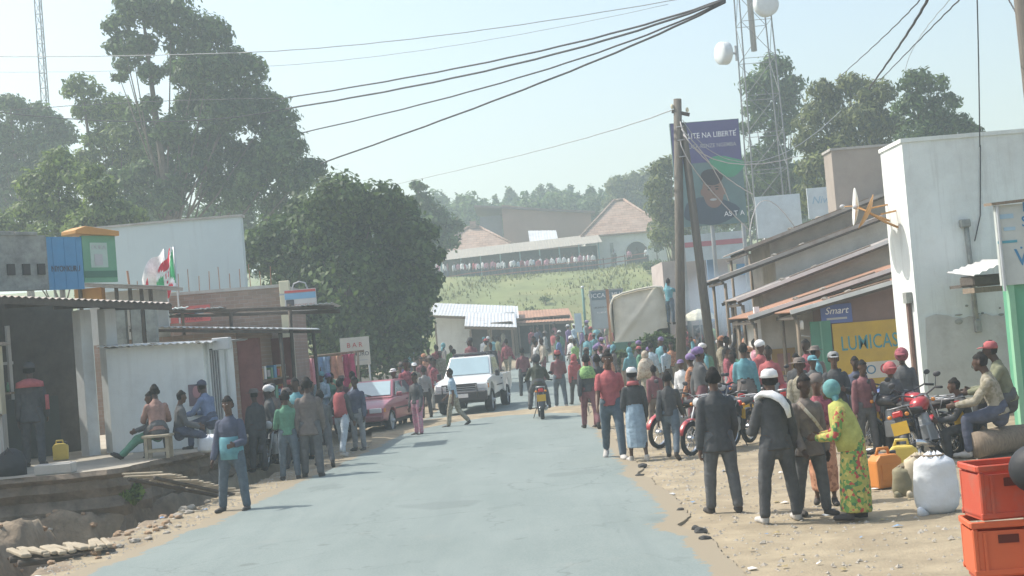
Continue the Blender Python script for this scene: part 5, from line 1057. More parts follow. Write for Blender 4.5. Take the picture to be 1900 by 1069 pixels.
def arch_profile(pts, wheels, r, zb):
    """lower outline from front to back with round wheel openings; pts = top outline from back to front"""
    low = []
    for cy in wheels:      # front first
        for i in range(9): a = math.pi * i / 8; low.append((cy + r * math.cos(a), max(zb, zb + .02 + (r) * math.sin(a) * .95)))
    return pts + low
def shell(mb, prof, hw, tuck=.06, zt=None):
    """prism along X whose sides lean in slightly towards top and bottom"""
    n = len(prof); vs = []
    zs = [p[1] for p in prof]; lo, hi = min(zs), max(zs)
    for s in (-1, 1):
        for (y, z) in prof:
            k_ = (z - lo) / (hi - lo); vs.append((s * (hw - tuck * abs(k_ - .45) ** 1.5 * 2), y, z))
    fs = [tuple(range(n))[::-1], tuple(range(n, 2 * n))] + [(i, (i + 1) % n, (i + 1) % n + n, i + n) for i in range(n)]
    return mb.add(vs, fs)
def glass_panel(parent, pts, name='window', m=None, off=.008):
    p = [Vector(q) for q in pts]; nn = (p[1] - p[0]).cross(p[3] - p[0]).normalized(); return MB().slab(*[q + nn * off for q in p], .006).build(name, m or M_GLASS, parent)
M_WSCR = mat('windscreen_glass', (.30, .42, .46), .06, .1, 1.5, spec=1.0)
def pickup():
    W = car_paint('white', (.72, .74, .72)); p = gnd(866, 769); t = thing('pickup_truck', 'white pickup truck coming down the street with people in its bed', 'pickup', (p.x + .27, p.y + 1.6, 0.03))
    t.rotation_euler = (0, 0, math.atan2(.15, -.99))
    R = .37
    top = [(-.62, .62), (-.62, 1.14), (1.05, 1.14), (1.25, 1.12), (2.1, 1.05), (2.3, .98), (2.38, .85), (2.38, .55)]
    b = MB(); shell(b, arch_profile(top, [1.52], .46, .50), .86); body = b.build('body', W, t, True, bevel=.025, seg=2)
    body.data.shade_smooth()
    cab = MB(); cab.add([(-.78, -.6, 1.13), (.78, -.6, 1.13), (.78, 1.1, 1.13), (-.78, 1.1, 1.13), (-.66, -.5, 1.76), (.66, -.5, 1.76), (.66, .42, 1.78), (-.66, .42, 1.78)], [(3, 2, 1, 0), (4, 5, 6, 7), (0, 1, 5, 4), (1, 2, 6, 5), (2, 3, 7, 6), (3, 0, 4, 7)]); cab.build('cab', W, t, bevel=.04, seg=2)
    glass_panel(t, [(.71, 1.02, 1.19), (-.71, 1.02, 1.19), (-.61, .48, 1.71), (.61, .48, 1.71)], 'windscreen', M_WSCR, .03)
    for s in (-1, 1):
        pts = [(s * .775, .9, 1.19), (s * .775, -.5, 1.19), (s * .672, -.42, 1.7), (s * .672, .42, 1.7)]
        glass_panel(t, pts if s < 0 else [pts[1], pts[0], pts[3], pts[2]], 'side_window', M_GLASS, .016)
        MB().box((s * .845, .1, .8), (.04, 1.2, .03)).build('door_trim', M_BLACKP, t); MB().box((s * .862, -.35, .98), (.03, .14, .03)).build('door_handle', M_BLACKP, t)
        m = MB().box((s * .95, .98, 1.2), (.14, .08, .2)).build('mirror', M_BLACKP, t, bevel=.02)
        wheel(t, (s * .74, 1.52, R), R, .24, False, M_GALV); wheel(t, (s * .74, -1.55, R), R, .24, False, M_GALV)
        MB().box((s * .66, 2.38, .86), (.3, .04, .17)).build('headlight', M_LAMP, t, bevel=.015); MB().box((s * .84, 2.25, .86), (.04, .16, .14)).build('indicator', M_AMBER, t)
        MB().box((s * .80, -2.42, .9), (.1, .04, .28)).build('tail_light', M_TAIL, t)
    bed = MB()
    for s in (-1, 1): b2 = MB(); 
    sp = arch_profile([(-2.42, .62), (-2.42, 1.12), (-.68, 1.12), (-.68, .58)], [-1.55], .46, .5)
    for s in (-1, 1): bed.prism(sp, s * .80, s * .86, 'X')
    bed.build('bed_side', W, t, bevel=.01); MB().box((0, -2.40, .87), (1.6, .05, .5)).build('tailgate', W, t); MB().box((0, -.70, .87), (1.6, .05, .5)).build('bulkhead', W, t); MB().box((0, -1.55, .64), (1.6, 1.7, .06)).build('bed_floor', M_STEEL, t)
    g = MB().box((0, 2.385, .86), (.95, .03, .2)).build('grille', M_BLACKP, t)
    for i in range(3): MB().box((0, 2.405, .80 + i * .06), (.93, .02, .022)).build('slat', M_GALV, g)
    MB().box((0, 2.47, .58), (1.66, .2, .30)).build('bumper', M_BLACKM, t, bevel=.03); MB().box((0, 2.58, .60), (.5, .012, .12)).build('number_plate', M_WHITEP, t)
    MB().tube([(-.55, 2.62, .55), (-.55, 2.62, .95), (.55, 2.62, .95), (.55, 2.62, .55)], .03, 7).build('bull_bar', M_BLACKM, t, True)
    MB().box((0, .2, .42), (1.3, 3.6, .16)).build('chassis', M_BLACKM, t); MB().box((0, .0, 1.83), (1.1, .8, .05)).build('roof_rack', M_BLACKM, t); MB().tube([(.02, 1.02, 1.22), (.1, .75, 1.48)], .01, 5).build('wiper', M_BLACKP, t)
    for s in (-1, 1): MB().box((s * .85, 1.98, 1.02), (.03, .7, .02)).build('trim', M_GALV, t)
    MB().tube([(-.74, -.66, 1.1), (-.70, -.66, 1.86), (.70, -.66, 1.86), (.74, -.66, 1.1)], .035, 8).build('roll_bar', M_BLACKM, t, True)
    return t
PICK = pickup()
def sedan():
    P = car_paint('faded_red', (.36, .10, .125), .35); p = gnd(683, 808); t = thing('parked_car', 'faded red saloon car parked at the left roadside', 'car', (p.x + .12, p.y + 2.0, .02), math.atan2(.20, -.98)); R = .30
    top = [(-2.05, .40), (-2.1, .75), (-1.95, .90), (-1.2, .93), (.75, .93), (1.0, .90), (1.85, .78), (2.08, .68), (2.12, .40)]
    b = MB(); shell(b, arch_profile(top, [1.28, -1.25], .37, .30), .82); b.build('body', P, t, True, bevel=.03, seg=2)
    c = MB(); c.add([(-.74, -1.35, .92), (.74, -1.35, .92), (.74, .95, .92), (-.74, .95, .92), (-.58, -.85, 1.38), (.58, -.85, 1.38), (.58, .25, 1.40), (-.58, .25, 1.40)], [(3, 2, 1, 0), (4, 5, 6, 7), (0, 1, 5, 4), (1, 2, 6, 5), (2, 3, 7, 6), (3, 0, 4, 7)]); c.build('roof', P, t, bevel=.05, seg=2)
    glass_panel(t, [(.66, .86, .97), (-.66, .86, .97), (-.53, .30, 1.34), (.53, .30, 1.34)], 'windscreen', M_WSCR, .025); glass_panel(t, [(-.66, -1.25, .97), (.66, -1.25, .97), (.53, -.88, 1.32), (-.53, -.88, 1.32)], 'rear_window', M_GLASS, .02)
    for s in (-1, 1):
        pts = [(s * .735, .75, .97), (s * .735, -1.1, .97), (s * .60, -.75, 1.33), (s * .60, .2, 1.33)]
        glass_panel(t, pts if s < 0 else [pts[1], pts[0], pts[3], pts[2]], 'side_window', M_GLASS, .02); MB().box((s * .675, -.2, 1.15), (.05, .06, .36)).build('door_pillar', P, t)
        wheel(t, (s * .72, 1.28, R), R, .19, False, M_GALV); wheel(t, (s * .72, -1.25, R), R, .19, False, M_GALV)
        MB().box((s * .58, 2.10, .63), (.34, .05, .13)).build('headlight', M_LAMP, t, bevel=.015); MB().box((s * .80, 2.0, .63), (.05, .14, .1)).build('indicator', M_AMBER, t); MB().box((s * .9, .78, 1.0), (.16, .08, .12)).build('mirror', P, t, bevel=.02)
        MB().box((s * .822, .0, .62), (.02, 2.0, .04)).build('side_trim', M_BLACKP, t); MB().box((s * .82, -.25, .82), (.03, .13, .025)).build('door_handle', M_BLACKP, t)
    g = MB().box((0, 2.115, .63), (.72, .03, .11)).build('grille', M_BLACKP, t); MB().box((0, 2.15, .42), (1.6, .12, .16)).build('bumper', mat('bumper_grey_red', (.22, .10, .11), .6), t, bevel=.03); MB().box((0, 2.22, .44), (.44, .012, .11)).build('number_plate', M_WHITEP, t)
    MB().tube([(-.1, .9, 1.0), (.35, .72, 1.1)], .01, 5).build('wiper', M_BLACKP, t); MB().box((0, 0, .26), (1.3, 3.9, .1)).build('chassis', M_BLACKM, t); MB().box((0, -.3, .98), (1.25, 1.3, .1)).build('cabin_floor', M_INT, t)
    return t
sedan()
def truck():
    p = at(1192, 640, 54.5); t = thing('tarpaulin_truck', 'truck loaded high under a beige tarpaulin in the market crowd', 'truck', (p.x, 54.5, rise(55)), rad(-7)); T = mat('beige_tarpaulin', (.74, .67, .54), .9, .08, 1.2, .5, 5, dirt=(.38, .31, .22), dscale=.7, damt=.5); G = car_paint('truck_green', (.08, .20, .14), .5)
    # cover: outline seen from behind, swept forward, sagging between hoops
    out = [(-1.02, 1.35), (-1.10, 1.9), (-1.12, 2.7), (-1.08, 3.0), (-.95, 3.24), (-.6, 3.38), (0, 3.48), (.6, 3.54), (.92, 3.5), (1.0, 3.2), (1.06, 2.6), (1.12, 1.9), (1.1, 1.35)]
    vs = []; fs = []; L = 12; n = len(out)
    for j in range(L + 1):
        y = j * .4; sag = .05 * math.cos(j * math.pi / 1.5)
        for i, (x, z) in enumerate(out): vs.append((x * (1 - .01 * j) + .03 * noise.noise((x, y, z)), y, z - (sag if z > 2.9 else 0) + .03 * noise.noise((x * 2, y * 2, z))))
    for j in range(L):
        for i in range(n - 1): k_ = j * n + i; fs.append((k_, k_ + n, k_ + n + 1, k_ + 1))
    fs.append(tuple(range((L) * n, (L + 1) * n)))
    mb = MB(); mb.add(vs, fs); cv = mb.build('tarpaulin', T, t, True)
    # rear curtain: rippled sheet with a diagonal fold
    m = 22; vs = []; fs = []
    for j in range(m + 1):
        for i in range(m + 1):
            u, v = i / m, j / m; lo = 1.35 + (.55 * sstep(.55, .85, u)); z = lo + (3.36 + .14 * u - lo) * v; x = -1.06 + 2.1 * u - .0 * v; e = min(u, 1 - u, 1 - v) * 6; x *= 1 - .06 * (1 - min(1, e)) * v
            y = -.05 - .08 * math.exp(-((u - v * .9 + .05) / .07) ** 2) - .06 * noise.noise((u * 3, v * 3, 1)) + .12 * (1 - min(1, e))
            vs.append((x, y, z))
    for j in range(m):
        for i in range(m): k_ = j * (m + 1) + i; fs.append((k_, k_ + 1, k_ + m + 2, k_ + m + 1))
    mb = MB(); mb.add(vs, fs); mb.build('rear_curtain', T, cv, True)
    MB().tube([(x, -.06, z) for x, z in out[1:-3]], .045, 7).build('hem_rope', mat('pale_canvas_edge', (.62, .58, .48), .9), cv, True)
    for s in (-1, 1):
        MB().box((s * 1.12, 2.4, 1.25), (.06, 4.8, .6)).build('side_board', G, t); wheel(t, (s * .85, 1.0, .48), .48, .5, False, M_STEEL); wheel(t, (s * .85, 5.6, .48), .48, .28, False, M_STEEL); MB().box((s * .9, -.06, .95), (.3, .04, .12)).build('tail_light', M_TAIL, t)
    MB().box((0, 2.4, .98), (2.2, 4.8, .12)).build('deck', M_WOOD, t); MB().box((0, -.02, 1.22), (2.2, .06, .56)).build('tailgate', G, t); MB().box((0, 2.8, .75), (.9, 6.4, .3)).build('chassis', M_BLACKM, t)
    c = MB().box((0, 5.9, 1.75), (2.1, 1.7, 2.0)).build('cab', G, t, bevel=.08, seg=2); MB().box((0, 5.03, 2.2), (1.5, .03, .6)).build('rear_window', M_GLASS, t)
    MB().box((-1.2, .3, 2.4), (.12, .12, 2.4)).build('stake', M_RUST, t)
    return t
truck()
# ------------------------------------------------------------------ people
HU, HL = .42, .42
def ang(a): return rad(a)
def figure(key, lean=0, hipL=(4, 4), kneeL=3, hipR=(-2, 4), kneeR=3, armL=(4, 9, 12, 0), armR=(2, 9, 12, 0), head=(0, 0), sleeve='long', skirt=None, coat=0.0, bulk=1.0, voxel=.012, shorts=False, side=0):
    """lays out the joints of a pose, grows one continuous body and cuts the garments from it.
    faces +Y; returns dict of meshes and the head frame"""
    prim = []   # (region, points, radii[(rx, ry)], xaxis)
    X = Vector((1, 0, 0)); l = ang(lean); sp = Vector((math.sin(ang(side)), math.sin(l), math.cos(l))).normalized(); fw = Vector((0, math.cos(l), -math.sin(l)))
    pel = Vector((0, 0, .92)); W = lambda d, f=0: pel + sp * d + fw * f
    hem = -.04 - coat * .6
    r_ = lambda *a: [(x * bulk, y * bulk) for x, y in a]
    prim.append(('shirt', [W(hem), W(.04), W(.15), W(.30, .01), W(.40, .005), W(.455, 0), W(.505, -.01)], r_((.158 + coat * .12, .128 + coat * .1), (.154, .118), (.145, .108), (.166, .120), (.166, .110), (.125, .088), (.07, .062)), X, 0))
    prim.append(('skin', [W(.48, -.01), W(.56, .0), W(.62, .015)], [(.06, .06), (.054, .056), (.056, .058)], X))
    hd = W(.70, .025); hy, hp = ang(head[0]), ang(head[1]); HM = Matrix.Translation(hd) @ Matrix.Rotation(-hy, 4, 'Z') @ Matrix.Rotation(-l * .4 + hp * -1, 4, 'X')
    def HP(x, y, z): return HM @ Vector((x, y, z))
    xr = (HM.to_3x3() @ X)
    prim.append(('head', [HP(0, -.005, -.06), HP(0, 0, 0), HP(0, -.008, .05), HP(0, -.010, .078), HP(0, -.012, .094)], [(.058, .078), (.077, .096), (.076, .095), (.066, .083), (.048, .062)], xr))
    prim.append(('head', [HP(0, .05, -.10), HP(0, .045, -.055)], [(.035, .03), (.052, .045)], xr)); prim.append(('head', [HP(0, .098, -.03), HP(0, .094, .005)], [(.017, .017), (.010, .010)], xr))
    for s in (-1, 1): prim.append(('head', [HP(s * .08, -.01, -.03), HP(s * .082, -.012, .015)], [(.012, .02), (.012, .02)], xr))
    feet = []
    for s, (hf, ha), kn in ((-1, hipL, kneeL), (1, hipR, kneeR)):
        a, b = ang(hf), ang(hf - kn); h = pel + Vector((s * .09, 0, -.02)); q = math.sin(ang(ha)) * s
        k = h + Vector((q, math.sin(a), -math.cos(a))).normalized() * HU; an = k + Vector((q * .5, math.sin(b), -math.cos(b))).normalized() * HL
        lg = 'skin' if skirt else 'trousers'; z1 = .92
        f = bulk * (1.0 if skirt else 1.08)
        prim.append((lg if not skirt else 'skirt', [h + Vector((-s * .02, 0, .04)), h.lerp(k, .35), h.lerp(k, .8), k], [(.093 * f, .100 * f), (.086 * f, .09 * f), (.066 * f, .07 * f), (.062 * f, .066 * f)], X))
        if shorts or skirt: prim.append(('skin', [k, k.lerp(an, .3), k.lerp(an, .8), an], [(.052, .055), (.053, .058), (.036, .04), (.033, .036)], X))
        else: prim.append(('trousers', [k, k.lerp(an, .3), k.lerp(an, .8), an + (an - k).normalized() * -.02], [(.060 * f, .064 * f), (.058 * f, .062 * f), (.050 * f, .055 * f), (.050 * f, .056 * f)], X))
        fd = Vector((s * .16, 1, 0)) ; pitch = max(-.5, min(.7, -b * .8)) if abs(b) > .35 else 0
        fd = Vector((s * .14, math.cos(pitch), -math.sin(pitch))).normalized(); dn = Vector((0, -math.sin(pitch), -math.cos(pitch)))
        heel = an - fd * .045 + dn * .045; toe = an + fd * .19 + dn * .055
        prim.append(('shoe' if s < 0 else 'shoe_r', [an + dn * .0, heel.lerp(toe, .15), heel.lerp(toe, .55), toe], [(.042, .045), (.042, .046), (.045, .036), (.036, .024)], X)); feet += [heel, toe]
    if skirt:
        bot = pel.z - skirt; fwd = math.sin(ang((hipL[0] + hipR[0]) / 2)) * skirt * .8
        spr = abs(math.sin(ang(hipL[0])) - math.sin(ang(hipR[0]))) * .16
        prim.append(('skirt', [pel + Vector((0, 0, .10)), pel + Vector((0, fwd * .15, -.06)), pel + Vector((0, fwd * .6, -skirt * .55)), pel + Vector((0, fwd, -skirt))], [(.150, .118), (.178, .150), (.175 + spr * .4, .155 + spr), (.165 + spr * .6, .15 + spr * 1.6)], X, 1))
    else:
        prim.append(('trousers', [pel + Vector((0, 0, .08)), pel + Vector((0, 0, -.02)), pel + Vector((0, 0, -.10))], r_((.146, .110), (.160, .122), (.13, .11)), X))
    hands = []
    for s, (fx, ab, el, inn) in ((-1, armL), (1, armR)):
        sh = W(.398) + X * s * .160 * bulk; u = Vector((s * math.sin(ang(ab)), math.sin(ang(fx)) * math.cos(ang(ab)), -math.cos(ang(fx)) * math.cos(ang(ab))))
        u = (u + fw * math.sin(l) * .2).normalized(); e = sh + u * .29; ef = fx + el
        v = Vector((s * math.sin(ang(ab)) * .6 - s * math.sin(ang(inn)), math.sin(ang(ef)) * math.cos(ang(inn)), -math.cos(ang(ef)) * math.cos(ang(inn)))).normalized(); w = e + v * .25
        up = [(.050, .050), (.053, .053), (.048, .048)]; k = 1.12 * bulk
        prim.append(('shirt', [sh - u * .02, sh.lerp(e, .3), sh.lerp(e, .62)], [(a * k, b * k) for a, b in up], None))
        prim.append(('shirt' if sleeve == 'long' else 'skin', [sh.lerp(e, .55), e], [(.052 * k, .052 * k), (.046 * k, .046 * k)] if sleeve == 'long' else [(.044, .044), (.040, .040)], None))
        prim.append(('shirt' if sleeve == 'long' else 'skin', [e, e.lerp(w, .35), e.lerp(w, .92)], [(.047 * k, .047 * k), (.046 * k, .046 * k), (.038 * k, .038 * k)] if sleeve == 'long' else [(.041, .041), (.040, .040), (.028, .026)], None))
        prim.append(('skin', [e.lerp(w, .88), w, w + v * .05, w + v * .09], [(.028, .026), (.026, .024), (.040, .020), (.038, .018)], X.cross(v).cross(v) if False else Vector((0, 1, 0)) if abs(v.z) > .6 else Vector((0, 0, 1))))
        lat = Vector((0, 1, 0)) if abs(v.z) > .6 else Vector((0, 0, 1)); cur = -X * s
        for i in range(4):
            b0 = w + v * .085 + lat * (.030 - .02 * i); ln = (.068, .078, .072, .056)[i]; prim.append(('skin', [b0, b0 + v * ln * .5 + cur * .006, b0 + v * ln * .85 + cur * .026], [(.0105, .0105)] * 3, None))
        b0 = w + v * .03 + lat * .032; prim.append(('skin', [b0, b0 + lat * .026 + v * .03, b0 + lat * .03 + v * .058 + cur * .012], [(.013, .013), (.012, .012), (.010, .010)], None)); hands.append(w + v * .1)
    zmin = min(p.z for p in feet) - .028; sh_ = Vector((0, 0, -zmin))
    prim = [(q[0], [p + sh_ for p in q[1]], q[2], q[3], q[4] if len(q) > 4 else None) for q in prim]; HM = Matrix.Translation(sh_) @ HM; hands = [h + sh_ for h in hands]
    mb = MB()
    for (_, pts, rr, xa, fl) in prim:
        # rounded ends keep the joints full
        mb.tube(pts, list(rr), 10, xax=xa)
        for p, q in ([] if fl == 0 else [(pts[0], rr[0])]) + ([] if fl == 1 else [(pts[-1], rr[-1])]): m_ = min(q) * .98; mb.ell(p, (m_, m_, m_), 8, 6)
    me = mb.mesh('tmp'); ob = bpy.data.objects.new('tmp', me); COL.objects.link(ob)
    rm = ob.modifiers.new('r', 'REMESH'); rm.mode = 'VOXEL'; rm.voxel_size = voxel; sm = ob.modifiers.new('s', 'SMOOTH'); sm.factor = .5; sm.iterations = 3
    body = mod_mesh(ob, 'person'); bpy.data.objects.remove(ob); bpy.data.meshes.remove(me)
    nv = len(body.vertices); co = np.empty(nv * 3, np.float32); body.vertices.foreach_get('co', co); co = co.reshape(-1, 3); no = np.empty(nv * 3, np.float32); body.vertices.foreach_get('normal', no); no = no.reshape(-1, 3)
    best = np.full(nv, 9e9); reg = np.zeros(nv, np.int32); names = ['skin', 'head', 'shirt', 'trousers', 'shoe', 'skirt', 'shoe_r']
    for (rg, pts, rr, xa, fl) in prim:
        for si, (a, b, ra, rb) in enumerate(zip(pts, pts[1:], rr, rr[1:])):
            a_, b_ = np.array(a), np.array(b); d = b_ - a_; L2 = d @ d; t0 = ((co - a_) @ d) / L2; t = np.clip(t0, 0, 1); p = a_ + t[:, None] * d; df = co - p
            tn = Vector(d).normalized(); xx = Vector(xa) if xa is not None else tn.orthogonal(); xx = (xx - tn * xx.dot(tn)); xx = xx.normalized() if xx.length > 1e-5 else tn.orthogonal().normalized(); yy = tn.cross(xx)
            rx = ra[0] + (rb[0] - ra[0]) * t; ry = ra[1] + (rb[1] - ra[1]) * t; u = df @ np.array(xx) / rx; v = df @ np.array(yy) / ry; w_ = df @ np.array(tn) / np.minimum(rx, ry)
            ds = (np.sqrt(u * u + v * v + w_ * w_) - 1) * (rx + ry) / 2
            if fl == 0 and si == 0: ds = np.where(t0 < -.06, 9, ds)
            if fl == 1 and si == len(pts) - 2: ds = np.where(t0 > 1.03, 9, ds)
            if rg in ('shirt', 'skirt'): ds = ds - .004
            m_ = ds < best; best[m_] = ds[m_]; reg[m_] = names.index(rg)
    fv = [tuple(p.vertices) for p in body.polygons]; body.materials.clear(); body.shade_smooth()
    HI = np.array(HM.inverted()); hl = co @ HI[:3, :3].T + HI[:3, 3]; out = {'body': body, 'HM': HM, 'hands': hands}
    hair = (reg == 1) & ((hl[:, 2] > .048 - .25 * np.clip(hl[:, 1] + .0, -.1, .05) * -1 * 0 + .0) | ((hl[:, 1] < -.012) & (hl[:, 2] > -.055)))
    def cut(name, mask, off):
        fs = [f for f in fv if sum(mask[i] for i in f) * 2 > len(f)]
        if not fs: return None
        ids = sorted({i for f in fs for i in f}); mp = {j: i for i, j in enumerate(ids)}
        wr = np.array([.007 * noise.noise((co[i][0] * 15, co[i][1] * 15, co[i][2] * 6)) + .004 * noise.noise((co[i][0] * 7, co[i][1] * 7, co[i][2] * 26)) for i in ids]) if off < .01 else 0
        vs = co[ids] + no[ids] * (off + wr)[:, None] if off < .01 else co[ids] + no[ids] * off
        m2 = bpy.data.meshes.new(name); m2.from_pydata(vs.tolist(), [], [tuple(mp[i] for i in f) for f in fs]); m2.shade_smooth(); return m2
    for nm, k in (('shirt', 2), ('trousers', 3), ('shoe', 4), ('shoe_r', 6), ('skirt', 5)): out[nm] = cut(nm, reg == k, .0085)
    out['hair'] = cut('hair', hair, .011); body.materials.append(None)
    return out
FIG = {}
POSES = dict(
    stand=dict(), stand_low=dict(voxel=.026, armL=(6, 10, 20, 5), armR=(2, 9, 10, 0)), walk=dict(hipL=(24, 3), kneeL=8, hipR=(-16, 3), kneeR=22, armL=(-20, 8, 16, 0), armR=(24, 8, 22, 0), lean=3),
    walk_short=dict(hipL=(18, 3), kneeL=10, hipR=(-14, 3), kneeR=26, armL=(-14, 9, 20, 0), armR=(18, 9, 30, 0), lean=3, sleeve='short'), walk_low=dict(hipL=(20, 3), kneeL=8, hipR=(-14, 3), kneeR=22, armL=(-16, 8, 16, 0), armR=(20, 8, 22, 0), voxel=.026),
    stand_short=dict(sleeve='short', armL=(8, 11, 24, 6), armR=(0, 10, 12, 0), hipL=(6, 5), hipR=(-4, 5)), front_hands=dict(armL=(14, 12, 88, 32), armR=(12, 12, 80, 30), hipL=(5, 5), hipR=(-3, 5)),
    phone=dict(armL=(22, 10, 70, 25), armR=(22, 10, 74, 25), head=(0, -22), hipL=(10, 4), kneeL=6, hipR=(-8, 4), kneeR=8), wide=dict(hipL=(3, 10), hipR=(3, 10), armL=(14, 14, 70, 20), armR=(4, 12, 20, 0), bulk=1.04, coat=.08), coat=dict(coat=.22, bulk=1.06, armL=(0, 8, 8, 0), armR=(10, 9, 26, 6), hipL=(6, 5), hipR=(-6, 5), kneeR=6),
    hip=dict(armL=(-12, 30, 66, 24), armR=(4, 10, 14, 0), hipL=(14, 6), kneeL=6, hipR=(-18, 6), kneeR=6), skirt=dict(skirt=.66, hipL=(10, 2), hipR=(-6, 2), kneeR=14, armL=(12, 10, 60, 20), armR=(4, 10, 20, 0)), skirt_long=dict(skirt=.80, hipL=(6, 2), hipR=(-4, 2), armL=(16, 10, 70, 28), armR=(2, 10, 12, 0)),
    skirt_low=dict(skirt=.74, hipL=(5, 2), hipR=(-4, 2), voxel=.026, armL=(14, 10, 60, 24)), bend=dict(skirt=.84, lean=17, hipL=(8, 2), hipR=(-2, 2), armL=(12, 8, 74, 30), armR=(10, 8, 78, 30), head=(0, -16), bulk=1.12), carry=dict(armL=(10, 12, 60, 20), armR=(150, 14, 26, 4), voxel=.02),
    sit=dict(hipL=(82, 10), kneeL=84, hipR=(76, 10), kneeR=78, lean=14, armL=(34, 14, 48, 14), armR=(30, 14, 56, 18), head=(0, -8)), sit_out=dict(hipL=(74, 8), kneeL=22, hipR=(78, 6), kneeR=34, lean=6, armL=(24, 14, 50, 20), armR=(20, 14, 50, 18)),
    ride=dict(hipL=(62, 16), kneeL=80, hipR=(62, 16), kneeR=80, lean=12, armL=(46, 18, 26, 0), armR=(46, 18, 26, 0), bulk=1.1), raise_arm=dict(armL=(120, 16, 30, 4), armR=(70, 14, 40, 10), hipL=(12, 6), kneeL=20, voxel=.02), tiny=dict(voxel=.034, armL=(6, 10, 20, 5)), tiny_sit=dict(voxel=.034, hipL=(70, 8), kneeL=80, hipR=(72, 8), kneeR=82, lean=8, armL=(30, 10, 50, 10), armR=(30, 10, 50, 10)),
)
def fig(p):
    if p not in FIG: FIG[p] = figure(p, **POSES[p])
    return FIG[p]
SKINS = [mat('skin_%d' % i, c, .55, .08, 6, .05, 60, spec=.35) for i, c in enumerate([(.085, .048, .032), (.065, .037, .026), (.11, .062, .042)])]
M_HAIR = mat('hair', (.018, .016, .015), .95, .3, 30, .8, 90); M_SHOE = mat('shoe', (.05, .045, .042), .7, .2, 10); M_SHOEW = mat('pale_shoe', (.45, .43, .40), .7, .15, 10)
M_EYE = mat('eye_white', (.6, .58, .55), .3, .02, 5); M_LIP = mat('lips', (.14, .06, .05), .5, .05, 5)
CLR = {'black': (.035, .037, .04), 'charcoal': (.075, .078, .08), 'grey': (.24, .25, .25), 'brown': (.14, .105, .085), 'maroon': (.20, .045, .055), 'red': (.46, .05, .055), 'crimson': (.36, .04, .07), 'orange': (.55, .20, .06), 'yellow': (.58, .44, .08), 'lime': (.22, .46, .08), 'green': (.05, .25, .13), 'olive': (.17, .18, .08), 'teal': (.05, .30, .36), 'sky blue': (.28, .44, .55), 'blue': (.06, .13, .34), 'navy': (.04, .055, .11), 'purple': (.22, .13, .34), 'pink': (.56, .16, .26), 'beige': (.46, .39, .28), 'khaki': (.30, .26, .17), 'white': (.68, .68, .67), 'denim': (.055, .095, .13), 'pale denim': (.36, .44, .50), 'faded blue': (.22, .34, .44)}
def _mute(c):  # greys and lifts cloth colours so they carry a veil of glare
    l = .3 * c[0] + .55 * c[1] + .15 * c[2]; return tuple((.74 * v + .26 * l) * .93 + .044 for v in c)
CLR = {k: _mute(v) for k, v in CLR.items()}
def clr(n): return cloth(n.replace(' ', '_'), CLR[n])
_hg = {}
def headgear(kind):
    if kind in _hg: return _hg[kind]
    m = MB()
    if kind == 'cap':
        m.lathe([(.101, .03), (.100, .06), (.088, .105), (.05, .132), (.005, .138)], 18, (0, -.012, 0)); m.tube([(0, .06, .045), (0, .12, .04), (0, .165, .03)], [(.085, .008), (.075, .008), (.045, .006)], 12, xax=(1, 0, 0))
    elif kind == 'helmet':
        m.ell((0, -.01, .02), (.125, .145, .135), 18, 10); m.tube([(0, .12, .01), (0, .145, .03)], [(.10, .03), (.08, .02)], 12, xax=(1, 0, 0))
    elif kind == 'headwrap':
        m.ell((0, -.02, .05), (.102, .118, .095), 16, 9); m.ell((0, -.11, .05), (.06, .055, .06), 12, 8)
    elif kind == 'scarf':
        m.ell((0, -.02, .015), (.098, .112, .125), 16, 10); m.tube([(0, -.06, -.06), (0, -.11, -.16), (0, -.13, -.26)], [(.09, .05), (.10, .035), (.06, .02)], 12, xax=(1, 0, 0))
    elif kind == 'hat':
        m.lathe([(.17, .045), (.172, .052), (.10, .06), (.096, .10), (.07, .135), (.005, .14)], 18, (0, -.012, 0))
    elif kind == 'hood':
        m.ell((0, -.035, .0), (.112, .115, .145), 16, 10); m.tube([(0, -.03, -.1), (0, -.05, -.2)], [(.11, .09), (.15, .10)], 12, xax=(1, 0, 0))
    elif kind == 'shawl':
        m.ell((0, -.02, .01), (.105, .12, .135), 16, 10); m.tube([(0, -.03, -.08), (0, -.04, -.2), (0, -.03, -.36), (0, -.02, -.6)], [(.11, .10), (.22, .14), (.26, .18), (.24, .19)], 16, xax=(1, 0, 0))
    _hg[kind] = m.mesh(kind, None, True); return _hg[kind]
PEOPLE = [0]
def setm(o, m):
    if not o.data.materials: o.data.materials.append(None)
    o.material_slots[0].link = 'OBJECT'; o.material_slots[0].material = m; return o
